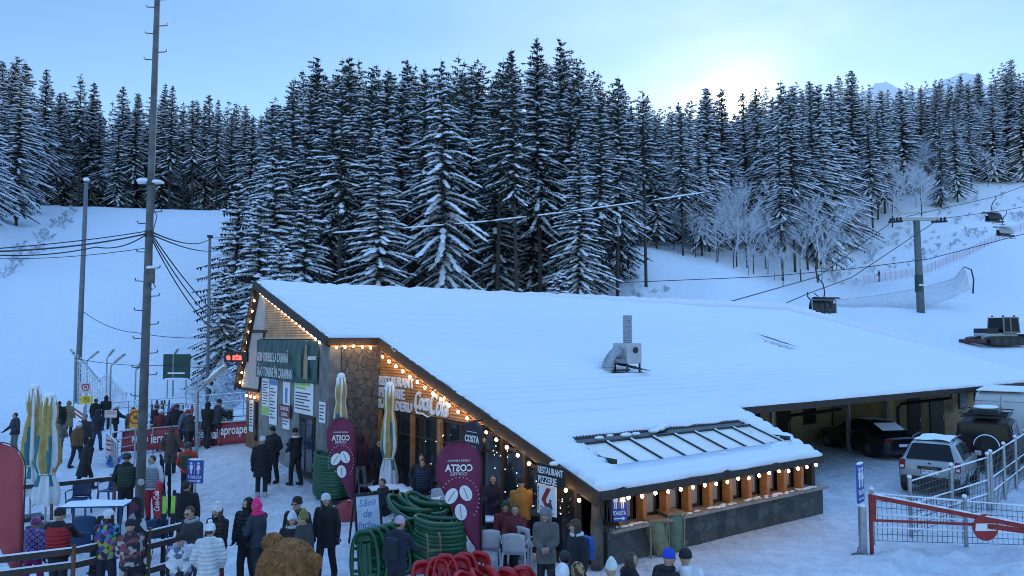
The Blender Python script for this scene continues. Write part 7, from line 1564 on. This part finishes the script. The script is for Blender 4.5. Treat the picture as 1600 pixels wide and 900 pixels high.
# ------------------------------------------------------------------ gate and fences at the right
bp_ = Vector((7.86,17.52,0)); o = thing('bollard', 'square grey steel post with snow cap at the left end of the red gate', 'bollard', bp_); m = MB(); m.box((0,0,.52),(.14,.14,1.14)); m.build('post', STEEL, o, bevel=.01); m = MB(); m.ell((0,0,1.10),(.09,.09,.05),10,6); m.build('snow_cap', SNOW, o, smooth=True); m = MB(); m.box((0,0,.02),(.3,.3,.05)); m.build('base_plate', STEEL, o)
a_ = P(1364,776,17.5); a2 = P(1364,813,17.5); br = P(1660,834,16.6); br2 = P(1660,838,16.6); sg = P(1537,823,17.0); o = thing('barrier_gate', 'red swing barrier with a round no-entry sign and mesh infill', 'barrier', (a_.x,a_.y,0)); b = o.location.copy()
REDG = mat('weathered_red_steel', (.27,.022,.02), .6, var=.3, vs=7); up_ = P(1525,804,17.05)
m = MB(); m.bar(a_-b, br-b, .07, .09); m.bar(a2-b, P(1523,819,17.0)-b, .05, .05); m.bar(P(1523,819,17.0)-b, br2-b, .06, .10); m.bar(a_-b, a2-b, .09, .10); m.build('beam', REDG, o)['kind'] = 'stuff'
m = MB(); m.tube([(a_-b)+Vector((-.06,0,.05)), (a_-b)*Vector((1,1,0)) if False else Vector(((a_-b).x-.06,(a_-b).y,-.1))], .045, 8); m.build('hinge_post', REDG, o)
m = MB(); u0, u1 = a_-b+ZL*.055, br-b+ZL*.055; m.tube([u0.lerp(u1,k/24) for k in range(25)], [.025+.012*math.sin(k*2.3) for k in range(25)], 6); m.build('beam_snow', SNOW, o, smooth=True)
nrm = Vector((.05,-1,0)).normalized(); m = MB(); ux = Vector((1,.05,-.0)).normalized(); disc(m, .285, .02, sg-b+nrm*.06, ux, ZL, 32); ds = m.build('no_entry_disc', mat('sign_red', (.33,.02,.025), .5, var=.12), o); m = MB(); board(m,.47,.16,.01,sg-b+nrm*.082+ZL*.01,ux,Vector((.10,0,1)).normalized()); m.build('white_bar', WH, ds)
# bars are tilted like the beam
MESHW = mat('grey_mesh_wire', (.10,.11,.12), .6, metal=.4, var=.1)
def mesh_fence(label, p0, p1, z0a, z1a, z0b, z1b, nx, nz, r=.006, post=True, snow=True, bend=True):
    o = thing('mesh_fence', label, 'fence', p0); b = Vector(p0); d = Vector(p1)-b; m = MB(); pt = lambda u, v: d*u+ZL*((z0a*(1-u)+z0b*u)*(1-v)+(z1a*(1-u)+z1b*u)*v)
    for i in range(nx+1): m.tube([pt(i/nx,0), pt(i/nx,1)], r, 4, cap=False)
    for k in range(nz+1): m.tube([pt(0,k/nz), pt(1,k/nz)], r*1.1, 4, cap=False)
    m.build('wire_panel', MESHW, o)
    if post:
        n = max(1, round(d.length/2.0))
        for i in range(n+1): m = MB(); q = pt(i/n,0); q1 = pt(i/n,1); m.box((q+q1)/2+ZL*.03, (.07,.07,(q1-q).length+.25)); ps = m.build('post', STEEL, o); m = MB(); m.ell(q1+ZL*.12,(.06,.06,.05),8,5); m.build('snow_cap', SNOW, ps, smooth=True)
    if snow:
        m = MB(); rr = random.Random(nx)
        for v in (1.0,.55,.28): m.tube([pt(k/20,v)+ZL*.012 for k in range(21)], [.014+.012*rr.random() for k in range(21)], 6)
        m.build('wire_snow', SNOW, o, smooth=True)['kind'] = 'stuff'
    return o
def Gz(x, y): return Vector((x, y, 0))
mesh_fence('low wire mesh panels behind the red gate', Gz(8.4,18.2), Gz(14.6,17.7), .15, 1.22, .10, .80, 56, 7, .006, True, True)
mesh_fence('snow-covered wire fence from the gate up to the silver SUV', Gz(9.7,19.0), Gz(13.3,21.75), .12, 1.35, .12, 1.5, 26, 8, .007)
mesh_fence('snow-capped wire fence along the parked cars to the right edge', Gz(13.45,21.85), Gz(21.5,31.0), .12, 1.55, .12, 1.6, 60, 8, .007)
mesh_fence('dark picket fence at the far end of the lodge wing', LW(34.6,5.0,0), LW(40,4.0,0), .2, 1.7, .2, 1.7, 30, 1, .03, True, False)
o = thing('ground_spike', 'small dark stake lying in the snow at the foot of the bollard', 'stake', G(1340,870)); m = MB(); m.box((0,0,.03),(.22,.12,.06)); m.build('plate', DARKM, o); m = MB(); m.tube([(0,0,.05),(.02,0,.22)],.012,6); m.build('pin', DARKM, o)
# steam from the wing vent
o = thing('steam', 'pale puff of steam under the eave of the lodge wing', 'steam', LW(25.5,3.9,2.2), LANG); st = bpy.data.materials.new('steam'); st.use_nodes = True; nt = st.node_tree; nt.nodes.remove(nt.nodes['Principled BSDF']); pv = nt.nodes.new('ShaderNodeVolumePrincipled'); pv.inputs['Color'].default_value = (.9,.92,.95,1); tc = nt.nodes.new('ShaderNodeTexCoord'); nz = nt.nodes.new('ShaderNodeTexNoise'); nz.inputs['Scale'].default_value = 1.6; nz.inputs['Detail'].default_value = 5; mr = nt.nodes.new('ShaderNodeMapRange'); mr.inputs[1].default_value = .45; mr.inputs[2].default_value = .75; mr.inputs[3].default_value = 0; mr.inputs[4].default_value = 1.6
nt.links.new(tc.outputs['Object'], nz.inputs['Vector']); nt.links.new(nz.outputs['Fac'], mr.inputs['Value']); nt.links.new(mr.outputs[0], pv.inputs['Density']); nt.links.new(pv.outputs[0], nt.nodes['Material Output'].inputs['Volume'])
m = MB(); m.ell((0,0,0),(1.5,.6,.8),16,10); q = m.build('puff', st, o); q['kind'] = 'stuff'
